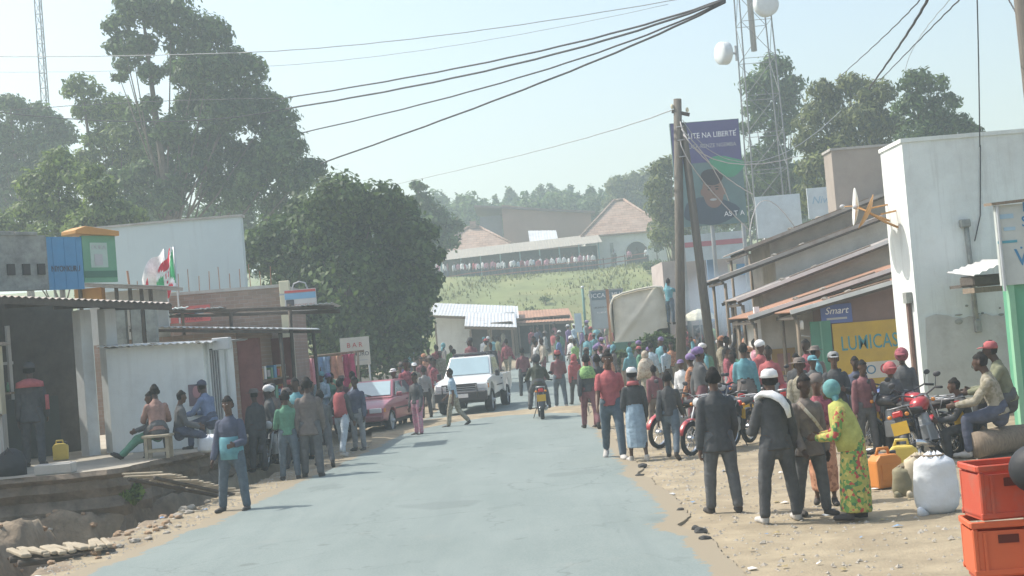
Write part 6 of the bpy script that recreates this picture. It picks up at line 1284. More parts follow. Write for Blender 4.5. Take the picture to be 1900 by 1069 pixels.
def person(label, X, Y, yaw, pose='stand', top='grey', legs='charcoal', hat=None, hat_c='white', z=0.0, h=1.0, group=None, shoes=None, face=False):
    """yaw 0 faces away from the camera, 180 faces it"""
    f = fig(pose); PEOPLE[0] += 1; n = PEOPLE[0]
    if z == 0.0: z = rise(Y)
    o = link('person', f['body'], None, (X, Y, z), rad(yaw)); o.scale = (h, h, h); setm(o, SKINS[n * 7 % 3]); tag(o, label, 'person', group or 'people in the street')
    def ch(nm, me, m):
        c = link(nm, me, o); return setm(c, m)
    if f['shirt']: ch('shirt', f['shirt'], clr(top) if isinstance(top, str) else top)
    lm = clr(legs) if isinstance(legs, str) else legs
    if f['skirt']: ch('skirt', f['skirt'], lm)
    if f['trousers'] and not f['skirt']: ch('trousers', f['trousers'], lm)
    for q in ('shoe', 'shoe_r'):
        if f[q] and not pose.startswith('tiny'): ch('shoe', f[q], shoes or (M_SHOEW if n % 6 == 0 else M_SHOE))
    if f['hair'] and hat not in ('scarf', 'shawl', 'hood'): ch('hair', f['hair'], M_HAIR)
    if hat:
        c = ch(hat, headgear(hat), clr(hat_c) if isinstance(hat_c, str) else hat_c); c.matrix_local = f['HM']
    if face:
        e = MB()
        for s in (-1, 1): e.ell((s * .03, .088, .012), (.011, .006, .006), 8, 6)
        c = ch('eyes', e.mesh('eyes', None, True), M_EYE); c.matrix_local = f['HM']; c = ch('lips', MB().ell((0, .092, -.062), (.022, .008, .008), 8, 6).mesh('lips', None, True), M_LIP); c.matrix_local = f['HM']
    return o
def at_foot(x, y, z=0.0): return gnd(x, y, z)
def P(label, x, y, hpx, yaw, pose, top, legs, hat=None, hat_c='white', z=0.0, **k):
    """foot pixel and standing height in pixels of the photograph"""
    p = gnd(x, y, z); hm = hpx / (FPX / p.y); sh = {'sit': 1.28, 'sit_out': 1.1, 'ride': 1.35, 'bend': 1.66}.get(pose, 1.70)
    s = max(.82, min(1.12, hm / sh)); return person(label, p.x, p.y, yaw, pose, top, legs, hat, hat_c, z, s, **k)
def child_part(o, name, mb, m, smooth=True):
    c = mb.build(name, m, o, smooth); return c
# ---- left side
o = P('person in a black jacket with red shoulders standing at the shop hatch', 66, 866, 186, 8, 'coat', 'black', 'black', 'cap', 'black', TZ)
child_part(o, 'red_yoke', MB().tube([(0, -.015, 1.34), (0, -.01, 1.43), (0, 0, 1.475)], [(.235, .165), (.225, .14), (.11, .085)], 14, xax=(1, 0, 0)), clr('red')); child_part(o, 'red_stripe', MB().bar((.27, -.03, 1.2), (.27, -.02, .95), .06, .03), clr('red'))
o = P('man in a navy and turquoise shirt and dark jeans standing on the road edge', 438, 948, 204, 168, 'wide', 'navy', 'denim', face=True)
child_part(o, 'turquoise_hem', MB().tube([(0, .0, .80), (0, 0, .95), (0, 0, 1.12), (0, .005, 1.16)], [(.196, .158), (.192, .152), (.186, .146), (.17, .13)], 16, xax=(1, 0, 0)), clr('teal'))
P('person in a dark green top and teal jeans with back turned by the ditch', 540, 890, 158, 12, 'front_hands', 'green', 'denim'); 
P('tall man in a grey-brown jacket and grey trousers seen from behind', 582, 886, 178, 4, 'coat', 'brown', 'charcoal')
P('dark-dressed person half hidden behind the man in the grey-brown jacket', 604, 868, 140, 15, 'walk', 'charcoal', 'charcoal')
o = P('man in a bright red vest with black sleeves and pale jeans', 640, 848, 140, -30, 'hip', 'black', 'pale denim')
child_part(o, 'red_vest', MB().tube([(0, 0, .90), (0, .0, 1.05), (0, .01, 1.28), (0, 0, 1.40), (0, -.01, 1.46)], [(.185, .15), (.178, .14), (.20, .148), (.155, .12), (.09, .085)], 16, xax=(1, 0, 0)), clr('red'))
P('man in a dark blue-sleeved jacket and grey trousers beside the red car', 668, 836, 132, 160, 'stand', 'navy', 'grey')
P('person in dark clothes behind the man in green by the kiosk', 502, 850, 132, 30, 'stand', 'charcoal', 'black'); P('person in crimson leaning over goods behind the parked motorcycle', 472, 848, 116, 200, 'front_hands', 'crimson', 'black', h=1.0) if False else None
P('person in a red shirt and dark hat behind the faded red car', 655, 782, 100, 180, 'stand_low', 'red', 'black', 'hat', 'black')
o = P('person in a white cap and orange vest at the right of the red car', 738, 790, 102, 150, 'front_hands', 'black', 'black', 'cap', 'white')
child_part(o, 'orange_vest', MB().tube([(0, 0, .94), (0, .0, 1.1), (0, .01, 1.28), (0, 0, 1.42)], [(.185, .15), (.178, .14), (.20, .148), (.14, .11)], 16, xax=(1, 0, 0)), clr('orange'))
P('person in pink trousers and dark top at the road edge', 778, 808, 112, 140, 'stand', 'charcoal', 'pink'); P('person in a red sleeved black top behind the pink trousers', 762, 790, 118, 200, 'stand', 'crimson', 'black')
P('man in a grey shirt and black trousers left of the pickup', 793, 776, 92, 20, 'stand', 'grey', 'black'); P('boy in a pale blue shirt and khaki trousers crossing the road', 846, 793, 106, 80, 'walk_short', 'sky blue', 'khaki')
P('woman in a long sky blue dress and teal headwrap by the clothes stall', 604, 806, 112, 170, 'skirt_long', 'sky blue', 'sky blue', 'headwrap', 'teal'); P('person in a peach shirt beside the blue-dressed woman', 622, 800, 104, 190, 'stand_low', 'orange', 'maroon')
P('person in a purple top browsing the narrow goods shop', 450, 850, 118, -40, 'stand_low', 'purple', 'black'); P('person in a blue and red wrap beside the goods shop', 520, 815, 112, 100, 'skirt_low', 'navy', 'crimson')
# seated group on the terrace
def stool(label, x, y, z, hh=.36, w=.36):
    p = gnd(x, y, z); t = thing('stool', label, 'stool', (p.x, p.y, z)); MB().box((0, 0, hh), (w, w * .8, .05)).build('seat', M_POLE, t, bevel=.01)
    for sx in (-1, 1):
        for sy in (-1, 1): MB().box((sx * w * .38, sy * w * .28, hh / 2), (.055, .055, hh)).build('leg', M_POLE, t)
    for sy in (-1, 1): MB().box((0, sy * w * .28, hh * .35), (w * .7, .03, .05)).build('rung', M_POLE, t)
    return t
stool('pale wooden stool under the seated person in brown', 296, 850, TZ, .40, .5); q = gnd(296, 850, TZ)
person('person in a pinkish brown jacket seated on the stool with back turned', q.x, q.y + .05, 20, 'sit', cloth('dusty_rose_brown', (.30, .19, .16)), 'charcoal', z=TZ - .08, h=.98)
person('person in green trousers seated beyond the stool with legs stretched left', q.x - .15, q.y + .55, 105, 'sit_out', 'charcoal', 'green', z=TZ, h=.9); person('person in dark clothes seated beyond the stool with legs stretched right', q.x + .28, q.y + .45, -70, 'sit_out', 'charcoal', 'navy', z=TZ, h=.88)
q = gnd(392, 832, TZ); person('person in a blue and white striped jacket crouching at the kiosk corner', q.x - .02, q.y + .25, 60, 'sit', cloth('blue_white', (.16, .20, .30)), 'navy', 'cap', 'navy', z=TZ - .05, h=.95)
# ---- centre
q = gnd(1006, 782); rider_moto = motorcycle('red motorcycle with a yellow plate ridden away up the road', q.x, q.y + .95, rad(2), group='motorcycles on the road', lean=0, z=.03)
person('rider in a dark olive jacket on the red motorcycle', q.x - .01, q.y + .78, 2, 'ride', cloth('dark_olive', (.075, .08, .06)), 'charcoal', 'helmet', 'black', z=.30, h=1.0)
P('man in a red cap, maroon shirt and jeans walking up the road', 1042, 756, 103, 4, 'phone', 'maroon', 'denim', 'cap', 'red'); P('person in a brown-red shirt at the left of the motorcycle rider', 976, 742, 88, 10, 'front_hands', 'maroon', 'black'); P('person in a red hood walking beside the road', 1072, 752, 92, 10, 'walk', 'red', 'charcoal', 'hood', 'red')
o = P('person in a lime and black jacket and maroon trousers walking away', 1098, 797, 136, 4, 'walk', 'black', 'maroon'); child_part(o, 'lime_yoke', MB().tube([(0, -.01, 1.18), (0, .0, 1.30), (0, 0, 1.42), (0, -.01, 1.47)], [(.19, .148), (.20, .148), (.155, .11), (.085, .08)], 16, xax=(1, 0, 0)), clr('lime'))
P('person in a black top and maroon trousers beside the lime jacket', 1118, 793, 130, 12, 'stand', 'black', 'maroon'); P('man in a loose red shirt and dark jeans walking towards the camera', 1142, 852, 194, 178, 'walk_short', 'red', 'denim', face=True, shoes=M_SHOEW)
o = P('woman in a white cap, red scarf, black jacket and long blue skirt', 1186, 856, 168, 8, 'skirt', 'black', 'faded blue', 'cap', 'white'); child_part(o, 'red_scarf', MB().tube([(0, -.02, 1.42), (0, -.01, 1.50)], [(.13, .11), (.10, .09)], 14, xax=(1, 0, 0)), clr('red'))
P('woman in a black top and dark jeans walking away past the motorcycles', 1250, 853, 158, -14, 'walk', 'black', 'denim'); P('woman under a long beige shawl near the utility pole', 1206, 768, 112, 20, 'skirt_low', 'beige', 'khaki', 'shawl', 'beige')
P('person in a white shirt and purple hat beside the utility pole', 1272, 778, 98, 150, 'stand_low', 'white', 'grey', 'cap', 'purple'); P('person in maroon and brown walking behind the white-capped woman', 1222, 800, 118, 10, 'walk_low', 'maroon', 'brown')
# ---- right foreground
o = P('man in a black jacket and dark grey trousers standing with his back turned', 1345, 952, 258, 6, 'coat', 'black', 'charcoal')
o = P('man in a white cap with a pale towel round his neck and black clothes', 1452, 968, 272, 12, 'wide', 'black', 'black', 'cap', 'white'); child_part(o, 'towel', MB().tube([(-.10, .13, 1.34), (-.14, .06, 1.45), (-.13, -.05, 1.49), (-.05, -.125, 1.48), (.05, -.145, 1.42), (.11, -.16, 1.32), (.13, -.165, 1.20)], [(.05, .03), (.055, .035), (.06, .035), (.075, .04), (.09, .035), (.085, .03), (.06, .02)], 12), clr('white'))
o = P('person in a brown jacket with a bag strap standing beside the white cap', 1512, 956, 250, 200, 'coat', 'brown', 'charcoal'); child_part(o, 'bag_strap', MB().tube([(.17, .12, 1.44), (0, .19, 1.2), (-.17, .15, .98)], [(.025, .012)] * 3, 8), clr('beige'))
P('person in a crimson top and orange-brown wrap behind the brown jacket', 1534, 936, 232, 170, 'skirt_low', 'crimson', 'orange', 'headwrap', 'brown')
M_WAX = None
def wax_print():
    m = bpy.data.materials.new('wax_print'); m.use_nodes = True; N = m.node_tree.nodes; L = m.node_tree.links; p = N['Principled BSDF']; p.inputs['Roughness'].default_value = .9
    tc = N.new('ShaderNodeTexCoord'); v = N.new('ShaderNodeTexVoronoi'); v.inputs['Scale'].default_value = 26; L.new(tc.outputs['Object'], v.inputs['Vector']); cr = N.new('ShaderNodeValToRGB'); cr.color_ramp.interpolation = 'CONSTANT'; e = cr.color_ramp.elements
    sp = N.new('ShaderNodeSeparateColor'); L.new(v.outputs['Color'], sp.inputs[0]); L.new(sp.outputs[0], cr.inputs[0])
    for i, (pos, c) in enumerate([(0, (.36, .34, .09)), (.4, (.13, .27, .07)), (.62, (.40, .07, .06)), (.75, (.50, .42, .12)), (.9, (.06, .17, .07))]):
        if i < 2: e[i].position = pos; e[i].color = (*c, 1)
        else: q = e.new(pos); q.color = (*c, 1)
    L.new(cr.outputs[0], p.inputs['Base Color']); return m
M_WAX = wax_print(); M_LIMEY = cloth('yellow_green', (.38, .39, .12))
o = P('woman bending in a yellow-green print wrap and turquoise headscarf', 1596, 962, 248, 72, 'bend', M_WAX, M_WAX, 'scarf', cloth('turquoise', (.14, .30, .30)))
child_part(o, 'yellow_shawl', MB().tube([(0, .20, 1.46), (0, .15, 1.38), (0, .10, 1.20), (0, .05, 1.0), (0, .03, .86)], [(.09, .08), (.21, .13), (.235, .17), (.22, .18), (.20, .17)], 16, xax=(1, 0, 0)), M_LIMEY)
for a in [('man in a tan hat and brown jacket behind the brown-jacketed person', 1500, 862, 190, 170, 'stand', 'khaki', 'brown', 'hat', 'brown'), ('man in a grey cap and black jacket in front of the green door', 1562, 842, 182, 175, 'front_hands', 'black', 'charcoal', 'cap', 'grey'), ('person in maroon and grey plaid standing by the yellow sign', 1614, 846, 170, 190, 'stand', 'maroon', 'charcoal'), ('person in a navy shirt below the yellow sign', 1600, 826, 158, 160, 'stand_low', 'navy', 'black'), ('person in black leaning at the cream shed wall', 1490, 812, 150, 150, 'stand_low', 'black', 'black'), ('person in a teal cap beside the cream shed wall', 1520, 818, 152, 200, 'stand_low', 'charcoal', 'brown', 'cap', 'teal'), ('man in a red and white helmet and black jacket by the motorcycles', 1688, 826, 172, 160, 'stand', 'charcoal', 'black', 'helmet', 'crimson'), ('person in a red helmet among the parked motorcycles', 1665, 842, 132, 185, 'stand_low', 'charcoal', 'black', 'helmet', 'red')]: P(*a)
q = gnd(1862, 846); p_ = person('person in a khaki jacket seated at the right edge facing the motorcycles', q.x, q.y, 62, 'sit', 'khaki', 'navy', z=-.02, h=1.1); person('person in a red cap seated behind the khaki jacket', q.x + .35, q.y + .55, 70, 'sit', 'olive', 'charcoal', 'cap', 'red', z=.12, h=1.1); person('dark-haired person bending low in front of the khaki jacket', q.x - .35, q.y + .35, 80, 'sit', 'black', 'black', z=-.1, h=.9)
_s = thing('log_seat', 'rough log used as a seat at the right edge', 'log', (q.x + .1, q.y + .2, 0), rad(30)); MB().tube([(-.6, 0, .20), (.0, .02, .21), (.7, 0, .2)], [.2, .21, .19], 12).build('trunk', M_WOOD, _s, True); MB().tube([(-.2, .05, .3), (-.3, .15, .42)], .05, 7).build('stub', M_WOOD, _s, True)
# ---- person on the truck, pickup passengers
q = at(1246, 602, 54); person('man in a turquoise shirt climbing at the right side of the tarpaulin', q.x, 54.0, -40, 'raise_arm', 'teal', 'denim', z=q.z, h=1.0)
for i, (dx, dy, c, lb) in enumerate([(.25, -1.2, 'maroon', 'passenger in maroon standing in the pickup bed'), (-.35, -1.7, 'charcoal', 'passenger in charcoal sitting in the pickup bed'), (.45, -2.0, 'navy', 'passenger in navy at the tail of the pickup bed')]):
    w = PICK.matrix_basis @ Vector((dx, dy, .68)); person(lb, w.x, w.y, 170 + 30 * i, 'stand_low', c, 'black', ['cap', None, 'hat'][i], 'black', z=w.z + .03 - .55 * 0, h=[.95, .82, .9][i])
# ------------------------------------------------------------------ crowd
TAKEN = [(o.location.x, o.location.y) for o in COL.objects if o.name.startswith('person')]
_tops = ['navy', 'black', 'charcoal', 'grey', 'brown', 'teal', 'green', 'maroon', 'charcoal', 'teal', 'red', 'white', 'green', 'navy', 'maroon', 'grey', 'purple', 'yellow', 'sky blue', 'black', 'orange', 'pink', 'olive', 'brown', 'beige', 'lime', 'blue', 'crimson', 'khaki']
_legs = ['charcoal', 'denim', 'black', 'brown', 'grey', 'navy', 'khaki', 'maroon']
_hats = [(None, None)] * 9 + [(None, None), ('cap', 'white'), ('cap', 'red'), ('headwrap', 'white'), ('scarf', 'teal'), ('hat', 'brown'), ('cap', 'black'), ('headwrap', 'purple'), ('headwrap', 'orange')]
_used = set(); _rc = random.Random(21)
def crowd(n, xr, Yr, where, group, avoid=(), face=(0, 360)):
    k = 0; tries = 0
    while k < n and tries < n * 60:
        tries += 1; Y = Yr[0] + (Yr[1] - Yr[0]) * _rc.random() ** 1.3; px = _rc.uniform(*xr); X = at(px, 640, Y).x
        if any((X - a) ** 2 + (Y - b) ** 2 < .30 for a, b in TAKEN) or any(x0 < X < x1 and y0 < Y < y1 for x0, x1, y0, y1 in avoid): continue
        t, l = _rc.choice(_tops), _rc.choice(_legs); h, hc = _rc.choice(_hats)
        if (t, l, h, hc, where) in _used: continue
        _used.add((t, l, h, hc, where)); TAKEN.append((X, Y)); k += 1
        pose = _rc.choice(['stand_low', 'stand_low', 'walk_low', 'skirt_low', 'stand_low', 'carry' if Y < 60 and _rc.random() < .35 else 'walk_low'])
        person('person in %s top, %s %s%s, %s' % (t, l, 'wrap' if pose == 'skirt_low' else 'trousers', ', %s %s' % (hc, h) if h else '', where), X, Y, _rc.uniform(*face), pose, t, l, h, hc or 'white', 0.0, _rc.uniform(.9, 1.05), group)
_tr = (3.6, 7.0, 53.4, 62.5); _pk = (-3.6, .6, 40.5, 48)
crowd(128, (1075, 1430), (45, 86), 'in the market crowd', 'market crowd', [_tr, (6.6, 20, 36, 49)])
crowd(22, (738, 850), (47, 68), 'left of the pickup', 'bystanders left of the pickup', [_pk])
crowd(26, (880, 1075), (56, 88), 'at the street end', 'people at the street end', [_pk])
crowd(9, (1300, 1400), (34, 44), 'beside the cream shed', 'people by the cream shed', [(6.6, 20, 34, 49)])
crowd(8, (1265, 1425), (28, 37), 'among the parked motorcycles', 'people among the parked motorcycles', [(6.4, 20, 34, 49)])
crowd(9, (462, 570), (29, 36.5), 'beside the narrow goods shop', 'people by the goods shop', [(-20, -5.6, 27, 43)])
crowd(10, (545, 660), (40, 52), 'around the clothes stall', 'people around the clothes stall', [(-20, -5.8, 36, 43), (-6.4, -2.3, 31, 38.5)])
crowd(3, (1480, 1600), (26, 31), 'in front of the yellow sign', 'people by the yellow sign', [(7.4, 20, 33, 49)])
# goods in the market
def heap(name, label, x, y, Y, r, hgt, m, cat, seed=0, z=0.0):
    p = at(x, y, Y); b = bmesh.new(); bmesh.ops.create_icosphere(b, subdivisions=3, radius=1)
    for v in b.verts: q = v.co; v.co = Vector((q.x * r, q.y * r * .7, (max(-.12, q.z)) * hgt)) * (1 + .2 * noise.noise(q * 2.2 + Vector((seed, 0, 0))))
    me = bpy.data.meshes.new(name); b.to_mesh(me); b.free(); me.materials.append(m); me.shade_smooth(); return tag(link(name, me, None, (p.x, Y, z)), label, cat)
p = at(1212, 615, 53); t = thing('banana_load', 'heap of green leaves and bananas stacked behind the truck', 'produce', (p.x, 53, .2)); me = leaf_cloud([((0, 0, 1.5), (.6, .45, .4)), ((-.5, 0, 1.15), (.55, .45, .45)), ((.5, .1, 1.3), (.5, .45, .45)), ((-1.2, .1, 1.0), (.5, .4, .35))], 300, .16, 2.4, .2, .2); me.materials.append(M_LEAF_D); link('leaves', me, t); MB().box((-.2, 0, .5), (2.2, .9, 1.0)).build('crate_base', M_WOOD, t)
p = at(1297, 585, 57); t = thing('parasol', 'cream market parasol between the two poles', 'parasol', (p.x, 57, 0)); n = 10
MB().lathe([(.72, 0), (.70, .05), (.5, .28), (.25, .40), (.01, .46)], n, (0, 0, p.z - .2)).build('canopy', cloth('parasol_cream', (.62, .60, .46)), t); MB().tube([(0, 0, 0), (0, 0, p.z + .24)], .025, 7).build('pole', M_GALV, t)
heap('sack_pile', 'rounded white sack pile left of the cream shed', 1357, 640, 46, .55, 1.75, mat('white_sacking', (.62, .62, .60), .9, .08, 2, .4, 14), 'sacks', 3)

# hill pupils in red and white behind the railing
_pn = {}; _ORD = ['first', 'second', 'third', 'fourth', 'fifth', 'sixth', 'seventh', 'eighth', 'ninth', 'tenth', 'eleventh', 'twelfth', 'thirteenth', 'fourteenth', 'fifteenth', 'sixteenth', 'seventeenth', 'eighteenth', 'nineteenth', 'twentieth', 'twenty-first', 'twenty-second', 'twenty-third', 'twenty-fourth', 'twenty-fifth', 'twenty-sixth', 'twenty-seventh', 'twenty-eighth', 'twenty-ninth', 'thirtieth']
_ht = ['white', 'red', 'white', 'crimson', 'sky blue', 'white', 'maroon', 'pink']
for i in range(52):
    px = 816 + i * 5.6 + _rc.uniform(-3, 3); Y = 136.0 + _rc.random() * 2.6; X = at(px, 500, Y).x; c = _rc.choice(_ht)
    _pn[c] = _pn.get(c, 0) + 1
    person('pupil in %s behind the hill railing, %s of them from the left' % (c, _ORD[_pn[c] - 1]), X, Y, _rc.uniform(0, 360), 'tiny', c, 'navy' if i % 2 else 'charcoal', z=hill_z(X, Y), h=_rc.uniform(.85, 1.0), group='pupils on the hill')
for i, (px, py, c) in enumerate([(1182, 470, 'black'), (1200, 475, 'white'), (1140, 484, 'charcoal'), (1168, 478, 'pink')]):
    X = at(px, py, 139).x; person('lone figure in %s near the arched house' % c, X, 139, 180, 'tiny', c, 'black', z=hill_z(X, 139), group='figures by the arched house')

# ------------------------------------------------------------------ parked motorcycles
def moto_front(label, x, y, fwd, pm, lean=None, group='parked motorcycles', end=.66):
    p = gnd(x, y); f = Vector((fwd[0], fwd[1], 0)).normalized(); c = p - f * end; return motorcycle(label, c.x, c.y, math.atan2(-f.x, f.y), pm, group, lean)
moto_front('parked red-fendered motorcycle nearest the road beyond the walking woman', 1224, 832, (-.72, -.69), None)
moto_front('parked red-fendered motorcycle facing the road in front of the others', 1283, 846, (-.66, -.75), None)
moto_front('black parked motorcycle behind the man in the black jacket', 1330, 836, (-.6, -.8), M_MBLK)
moto_front('red parked motorcycle showing its yellow plate left of the cream shed', 1392, 806, (.25, .97), None, end=-.62)
moto_front('blue parked motorcycle half hidden behind the white-capped man', 1432, 800, (.35, .93), M_MBLU, end=-.62)
moto_front('red parked motorcycle with tilted plate behind the sack', 1706, 866, (.55, .84), None, end=-.62, lean=rad(-12))
moto_front('black parked motorcycle beside the white building', 1752, 842, (-.75, .66), M_MBLK, end=-.62)
moto_front('red parked motorcycle facing right by the white building', 1772, 846, (-.3, .95), None, end=-.62)
moto_front('blue parked motorcycle left in the row by the yellow sign', 1648, 836, (.3, .95), M_MBLU, end=-.62)
moto_front('black parked motorcycle at the back of the row by the yellow sign', 1690, 822, (.0, 1), M_MBLK, end=-.62)
moto_front('dark parked motorcycle with a crimson load by the ditch on the left', 492, 872, (-.15, -.99), M_MBLK)
moto_front('red parked motorcycle behind the dark one on the left verge', 470, 846, (-.3, -.95), None)
moto_front('black parked motorcycle at the edge of the market crowd', 1300, 806, (-.5, -.86), M_MBLK)
moto_front('blue parked motorcycle behind the two red-fendered ones', 1335, 800, (-.4, -.9), M_MBLU)
moto_front('red parked motorcycle beside the cream shed wall', 1468, 806, (.2, .98), None, end=-.62)
moto_front('blue parked motorcycle under the yellow sign', 1618, 822, (-.5, .86), M_MBLU, end=-.62)
# helmets resting on the motorcycles
def helmet_thing(label, x, y, Y, c):
    p = at(x, y, Y); t = thing('helmet', label, 'helmet', p); MB().ell((0, 0, .02), (.125, .145, .13), 18, 10).build('shell', car_paint('helmet_' + c, CLR[c]), t, True); MB().tube([(0, -.13, -.01), (0, -.15, .03)], [(.09, .035), (.08, .02)], 12, xax=(1, 0, 0)).build('visor', M_GLASS, t, True)

# ------------------------------------------------------------------ foreground goods
M_CRATE = mat('crate_plastic', (.50, .085, .045), .5, .08, 2, .05, 40, dirt=(.34, .15, .11), dscale=5, damt=.75, spec=.3)
def crate(label, c, rz, m=M_CRATE):
    t = thing('plastic_crate', label, 'crate', c, rz, 'red plastic crates'); w, d, h = .42, .34, .335
    b = MB(); b.box((0, 0, .012), (w - .02, d - .02, .02)); b.build('base', m, t)
    for s in (-1, 1):
        MB().box((0, s * (d / 2 - .008), .15), (w - .05, .010, .25)).build('side_panel', m, t); MB().box((s * (w / 2 - .008), 0, .15), (.010, d - .05, .25)).build('end_panel', m, t)
        MB().box((0, s * (d / 2 - .003), h - .022), (w + .012, .022, .040)).build('rim', m, t, bevel=.006); MB().box((s * (w / 2 - .003), 0, h - .024), (.022, d - .04, .038)).build('rim', m, t, bevel=.006)
        MB().box((0, s * (d / 2 - .004), .028), (w + .006, .020, .036)).build('skirt_rail', m, t, bevel=.005)
        for q in (-1, 1): MB().box((q * (w / 2 - .018), s * (d / 2 - .012), .155), (.034, .03, .27)).build('corner_post', m, t, bevel=.008)
        for q in (-.33, .33): MB().box((q * w, s * (d / 2 + .001), .15), (.018, .012, .24)).build('rib', m, t)
        MB().box((0, s * (d / 2 + .0005), .225), (.12, .006, .05)).build('handle_slot', mat('slot_shadow', (.12, .03, .02), .9), t)
    return t
p = at(1806, 858, 8.5); cx = p.x + .21; hh = .335
for i in range(4): crate(['lowest red crate of the foreground stack', 'second red crate from the ground in the foreground stack', 'bright orange-red crate second from the top of the stack', 'topmost red crate of the foreground stack'][i], (cx + (-.03 if i == 2 else .015 * (i % 2)), 8.67 - (.02 if i == 2 else 0), .02 + i * hh + .0), rad([3, -4, -6, 2][i]), mat('crate_orange', (.58, .12, .045), .5, .08, 2, .05, 40, spec=.4) if i == 2 else M_CRATE)
b = at(1908, 868, 8.25)
for i in range(4): crate(['lowest', 'second lowest', 'second highest', 'highest'][i] + ' red crate of the stack cut by the right frame edge', (b.x + .30, 8.5, .02 + i * (b.z - .15) / 4), rad(2), M_CRATE)
t = thing('black_mirror_shape', 'round black shape for a car side mirror, on crates at the right frame edge', 'car mirror', (b.x + .06, 8.25, b.z - .15)); MB().ell((0, 0, .14), (.17, .16, .15), 18, 12).build('sack', mat('black_bag', (.03, .032, .035), .6, .1, 4, .4, 8), t, True); MB().tube([(0, 0, .28), (.03, 0, .34)], [.03, .05], 8).build('top_stub', MATS['black_bag'], t)  # round black form taken for the car's side mirror, modelled like a tied bag
def sack(label, x, y, w, h, m, Yo=0, tie=True):
    p = gnd(x, y); t = thing('full_sack', label, 'sack', (p.x, p.y + Yo, 0)); vs = []; fs = []; n, k = 28, 16
    for j in range(k + 1):
        v = j / k; r = w / 2 * (.93 + .15 * math.sin(math.pi * v ** .75) - .72 * sstep(.86, 1.0, v) - .22 * (1 - sstep(0, .13, v))); z = h * v
        for i in range(n):
            a = 2 * math.pi * i / n; q = r * (1 + .09 * noise.noise((math.cos(a) * 1.6, math.sin(a) * 1.6, v * 3 + w * 40)) + .04 * noise.noise((math.cos(a) * 5, math.sin(a) * 5, v * 9)) + .05 * math.sin(a * 9) * sstep(.8, 1, v)); vs.append((q * math.cos(a), q * .8 * math.sin(a), z + .03 * math.sin(a * 7) * sstep(.85, 1, v)))
    for j in range(k):
        for i in range(n): i2 = (i + 1) % n; fs.append((j * n + i, j * n + i2, (j + 1) * n + i2, (j + 1) * n + i))
    fs += [tuple(range(n - 1, -1, -1)), tuple(k * n + i for i in range(n))]; mb = MB(); mb.add(vs, fs); mb.build('sacking', m, t, True)
    if tie: MB().tube([(w * .26 * math.cos(i * .7), w * .2 * math.sin(i * .7), h * .97) for i in range(10)], .012, 5).build('tie', M_WOOD, t); MB().tube([(-w * .42, -.1, .0), (-w * .55, -.18, .09)], [.07, .03], 8).build('ear', m, t, True)
    return t
sack('plump white woven sack standing on the sand', 1741, 952, .46, .67, mat('white_woven', (.64, .66, .68), .8, .06, 3, .6, 9, dirt=(.5, .48, .44), damt=.4))
sack('beige sack leaning behind the white sack', 1712, 922, .38, .52, mat('beige_sacking', (.46, .40, .29), .9, .1, 4, .5, 10)); sack('greenish brown bundle beside the jerrycans', 1690, 925, .34, .40, mat('olive_sacking', (.22, .20, .13), .9, .2, 5, .5, 10), .1)
q = gnd(388, 838, TZ); _o = sack('small white bag on the terrace at the kiosk corner', 400, 900, .42, .30, MATS['white_woven'], tie=False); _o.location = (q.x + .05, q.y - .12, TZ)
def jerrycan(label, X, Y, z, rz, col, s=1.0):
    t = thing('jerrycan', label, 'jerrycan', (X, Y, z), rz); t.scale = (s, s, s); cc = {'orange': (.58, .22, .05), 'yellow': (.60, .46, .10)}[col]; m = mat('jerry_%s' % col, cc, .5, .08, 3, .05, 30, dirt=tuple(c * .55 for c in cc), damt=.6)
    MB().prism([(-.15, .02), (.15, .02), (.155, .30), (.10, .36), (-.10, .36), (-.155, .30)], -.09, .09).build('body', m, t, bevel=.025, seg=2); MB().tube([(-.09, 0, .35), (-.07, 0, .42), (.05, 0, .42), (.06, 0, .35)], .018, 7).build('handle', m, t, True)
    MB().lathe([(.032, 0), (.034, .05), (.02, .06)], 12, (.11, 0, .33)).build('cap', M_BLACKP, t, True); MB().box((0, -.094, .18), (.2, .008, .16)).build('embossed_panel', m, t)
p = gnd(1657, 912); jerrycan('orange jerrycan standing by the bending woman', p.x, p.y + .3, 0, rad(20), 'orange', 1.25); p = gnd(1692, 892); jerrycan('yellow jerrycan behind the orange one', p.x, p.y + .3, 0, rad(-15), 'yellow', 1.25)
p = gnd(114, 855, TZ); jerrycan('yellow jerrycan on the terrace beside the shop pillar', p.x, p.y, TZ, rad(10), 'yellow', .92)
p = gnd(112, 880, TZ); t = thing('concrete_block', 'grey concrete block on the terrace edge below the shop', 'block', (p.x - .12, p.y + .15, TZ)); MB().box((0, 0, .09), (.62, .3, .17)).build('block', M_CONC, t, bevel=.015); MB().box((.1, 0, .18), (.3, .2, .012)).build('mortar', M_CONC, t)
p = gnd(18, 884, TZ); t = thing('black_bag', 'bulky black bag on the terrace at the left frame edge', 'bag', (p.x, p.y + .15, TZ)); MB().tube([(0, 0, 0), (0, 0, .2), (0, 0, .38), (0, 0, .46)], [(.24, .17), (.25, .18), (.19, .13), (.06, .05)], 16).build('bag', mat('black_nylon', (.035, .036, .04), .7, .15, 5, .5, 10), t, True); MB().tube([(-.08, -.12, .36), (0, -.16, .48), (.08, -.12, .36)], .015, 6).build('handle', M_BLACKP, t)

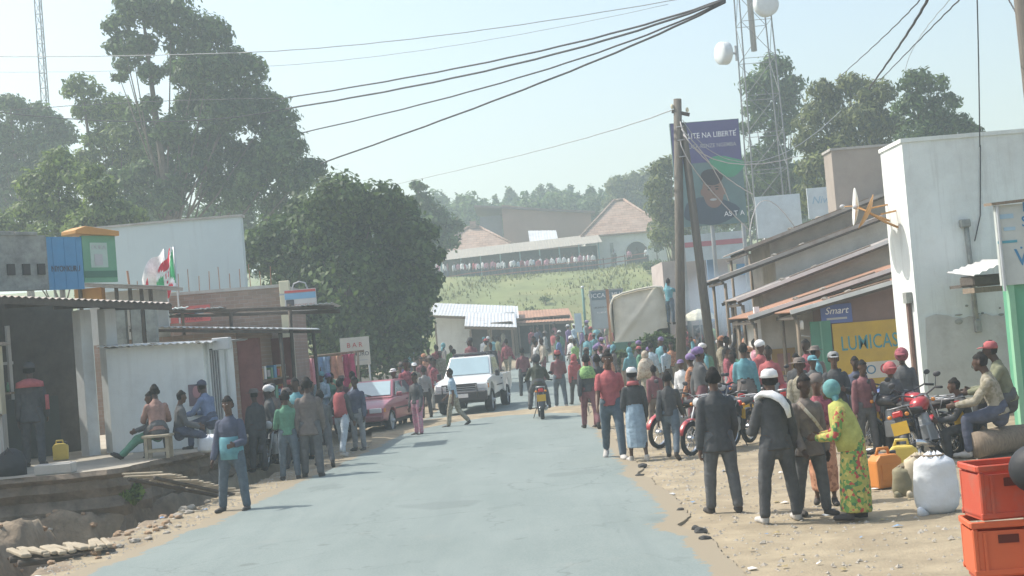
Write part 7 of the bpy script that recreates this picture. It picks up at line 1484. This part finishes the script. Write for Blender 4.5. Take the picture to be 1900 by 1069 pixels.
# ------------------------------------------------------------------ overhead lines
def wire(label, pts, r=.02, sag=0.0, m=None, n=26, group='overhead lines'):
    q = [at(*p) for p in pts]; o = q[0].copy(); out = []
    for i in range(n + 1):
        t = i / n
        if len(q) == 2: p = q[0].lerp(q[1], t)
        else:
            tm = .5; l0 = (t - tm) * (t - 1) / (tm * 1.0); l1 = t * (t - 1) / (tm * (tm - 1)); l2 = t * (t - tm) / (1 - tm); p = q[0] * l0 + q[1] * l1 + q[2] * l2
        p = p + Vector((0, 0, -sag * 4 * t * (1 - t) + .008 * math.sin(i * 2.1))); out.append(p - o)
    ob = MB().tube(out, r, 5).build('overhead_wire', m or M_WIRE, None, True, loc=o); return tag(ob, label, 'wire', group)
M_WIRE = mat('cable_sheath', (.055, .056, .06), .7, .1, 3); M_WIREP = mat('pale_cable', (.42, .40, .39), .7, .1, 3)
wire('uppermost thick cable of the bundle falling to the left trees', [(1345, -2, 34), (940, 108, 46), (522, 183, 60)], .03); wire('second cable of the bundle running on across the left trees', [(1345, 0, 34), (930, 125, 46), (530, 202, 58)], .034)
wire('third cable of the bundle sinking behind the big eucalyptus', [(1345, 2, 34), (960, 145, 48), (562, 246, 62)], .028); wire('lowest cable of the bundle ending at the round tree', [(1345, 4, 34), (1000, 155, 47), (596, 303, 60)], .034)
wire('cable crossing in front of the big eucalyptus', [(530, 202, 58), (280, 226, 60), (-30, 205, 62)], .022); wire('thin cable over the left treetops', [(522, 183, 60), (250, 190, 66), (-30, 208, 70)], .016)
wire('highest thin line across the sky', [(1275, -4, 60), (800, 68, 62), (440, 98, 64)], .02, m=M_STEEL); wire('far left end of the highest thin line', [(440, 98, 64), (200, 104, 66), (-20, 105, 68)], .02, m=M_STEEL); wire('faint second line below the highest one', [(1240, 8, 80), (820, 88, 84), (480, 124, 86)], .016, m=M_STEEL); wire('faint left end of the second high line', [(480, 124, 86), (200, 132, 88), (-20, 134, 90)], .016, m=M_STEEL)
wire('line from the A-frame pole to the far left', [(1248, 204, 42), (990, 282, 70), (735, 342, 100)], .018, m=M_STEEL)
wire('thick cable dropping from the top right behind the olive tree', [(1724, -6, 20), (1672, 80, 28), (1612, 165, 40)], .024); wire('left thin cable at the top right', [(1712, -6, 20), (1636, 72, 30), (1552, 148, 42)], .011); wire('right thin cable at the top right', [(1786, -6, 20), (1714, 66, 28), (1632, 150, 40)], .012); wire('slack thin cable between the right ones', [(1768, -6, 22), (1700, 80, 32), (1680, 130, 42)], .007, m=M_STEEL)
wire('cable hanging straight down to the white building', [(1813, -6, 26.5), (1816, 130, 27.4), (1818, 272, 28.1)], .013); wire('stay wire at the top right corner', [(1868, -6, 22), (1882, 18, 21.6), (1893, 40, 21.2)], .012)
for i, (a, b, c) in enumerate([((1262, 226, 41.8), (1340, 300, 42.5), (1480, 290, 52)), ((1264, 240, 41.8), (1315, 300, 42), (1352, 372, 43)), ((1262, 262, 41.8), (1300, 330, 42), (1388, 425, 44)), ((1266, 222, 41.8), (1400, 300, 44), (1560, 205, 50)), ((1268, 250, 41.8), (1330, 315, 42.2), (1396, 360, 46)), ((1390, 440, 46), (1420, 372, 48), (1480, 430, 50))]):
    wire(['pale cable sagging from the pole across the billboard', 'pale cable hanging steeply over the portrait', 'loose pale cable falling to the shed roofs', 'dark slack cable from the pole past the tower', 'grey cable from the pole to the tower foot', 'stay wires by the white hoarding'][i], [a, b, c], .016 if i != 3 else .012, m=M_WIREP if i != 3 else M_STEEL)

# ------------------------------------------------------------------ air
_b = bmesh.new(); bmesh.ops.create_icosphere(_b, subdivisions=3, radius=1)
for v in _b.verts: v.co = Vector((v.co.x * 2.1, v.co.y * 1.6, v.co.z * 1.5)) * (1 + .25 * noise.noise(v.co * 1.6))
_m = bpy.data.meshes.new('smoke'); _b.to_mesh(_m); _b.free(); _p = at(1352, 590, 51); sm = link('smoke', _m, None, (_p.x, 51, 2.9)); tag(sm, 'drifting blue cooking smoke left of the sheds', 'smoke', kind='stuff')
ms = bpy.data.materials.new('smoke'); ms.use_nodes = True; N = ms.node_tree.nodes; L = ms.node_tree.links; N.remove(N['Principled BSDF']); v = N.new('ShaderNodeVolumePrincipled'); v.inputs['Color'].default_value = (.62, .78, .95, 1); v.inputs['Anisotropy'].default_value = .2
tc = N.new('ShaderNodeTexCoord'); gr = N.new('ShaderNodeTexGradient'); gr.gradient_type = 'SPHERICAL'; mp = N.new('ShaderNodeMapping'); mp.inputs['Scale'].default_value = (.48, .6, .66); L.new(tc.outputs['Object'], mp.inputs[0]); L.new(mp.outputs[0], gr.inputs[0])
nz = N.new('ShaderNodeTexNoise'); nz.inputs['Scale'].default_value = 1.3; nz.inputs['Detail'].default_value = 3; L.new(tc.outputs['Object'], nz.inputs['Vector']); mu = N.new('ShaderNodeMath'); mu.operation = 'MULTIPLY'; L.new(gr.outputs['Fac'], mu.inputs[0]); L.new(nz.outputs['Fac'], mu.inputs[1])
m2 = N.new('ShaderNodeMath'); m2.operation = 'MULTIPLY'; m2.inputs[1].default_value = 1.1; L.new(mu.outputs[0], m2.inputs[0]); L.new(m2.outputs[0], v.inputs['Density']); L.new(v.outputs[0], N['Material Output'].inputs['Volume']); _m.materials.append(ms)
hz = MB().box((0, 330, 19), (1500, 1340, 54)).build('haze', None); tag(hz, 'pale dusty haze filling the whole valley', 'haze', kind='stuff')
mh = bpy.data.materials.new('haze'); mh.use_nodes = True; N = mh.node_tree.nodes; N.remove(N['Principled BSDF']); v = N.new('ShaderNodeVolumePrincipled'); v.inputs['Color'].default_value = (.82, .96, 1.0, 1); v.inputs['Density'].default_value = 0.0022; v.inputs['Anisotropy'].default_value = 0.3
mh.node_tree.links.new(v.outputs[0], N['Material Output'].inputs['Volume']); hz.data.materials.append(mh)
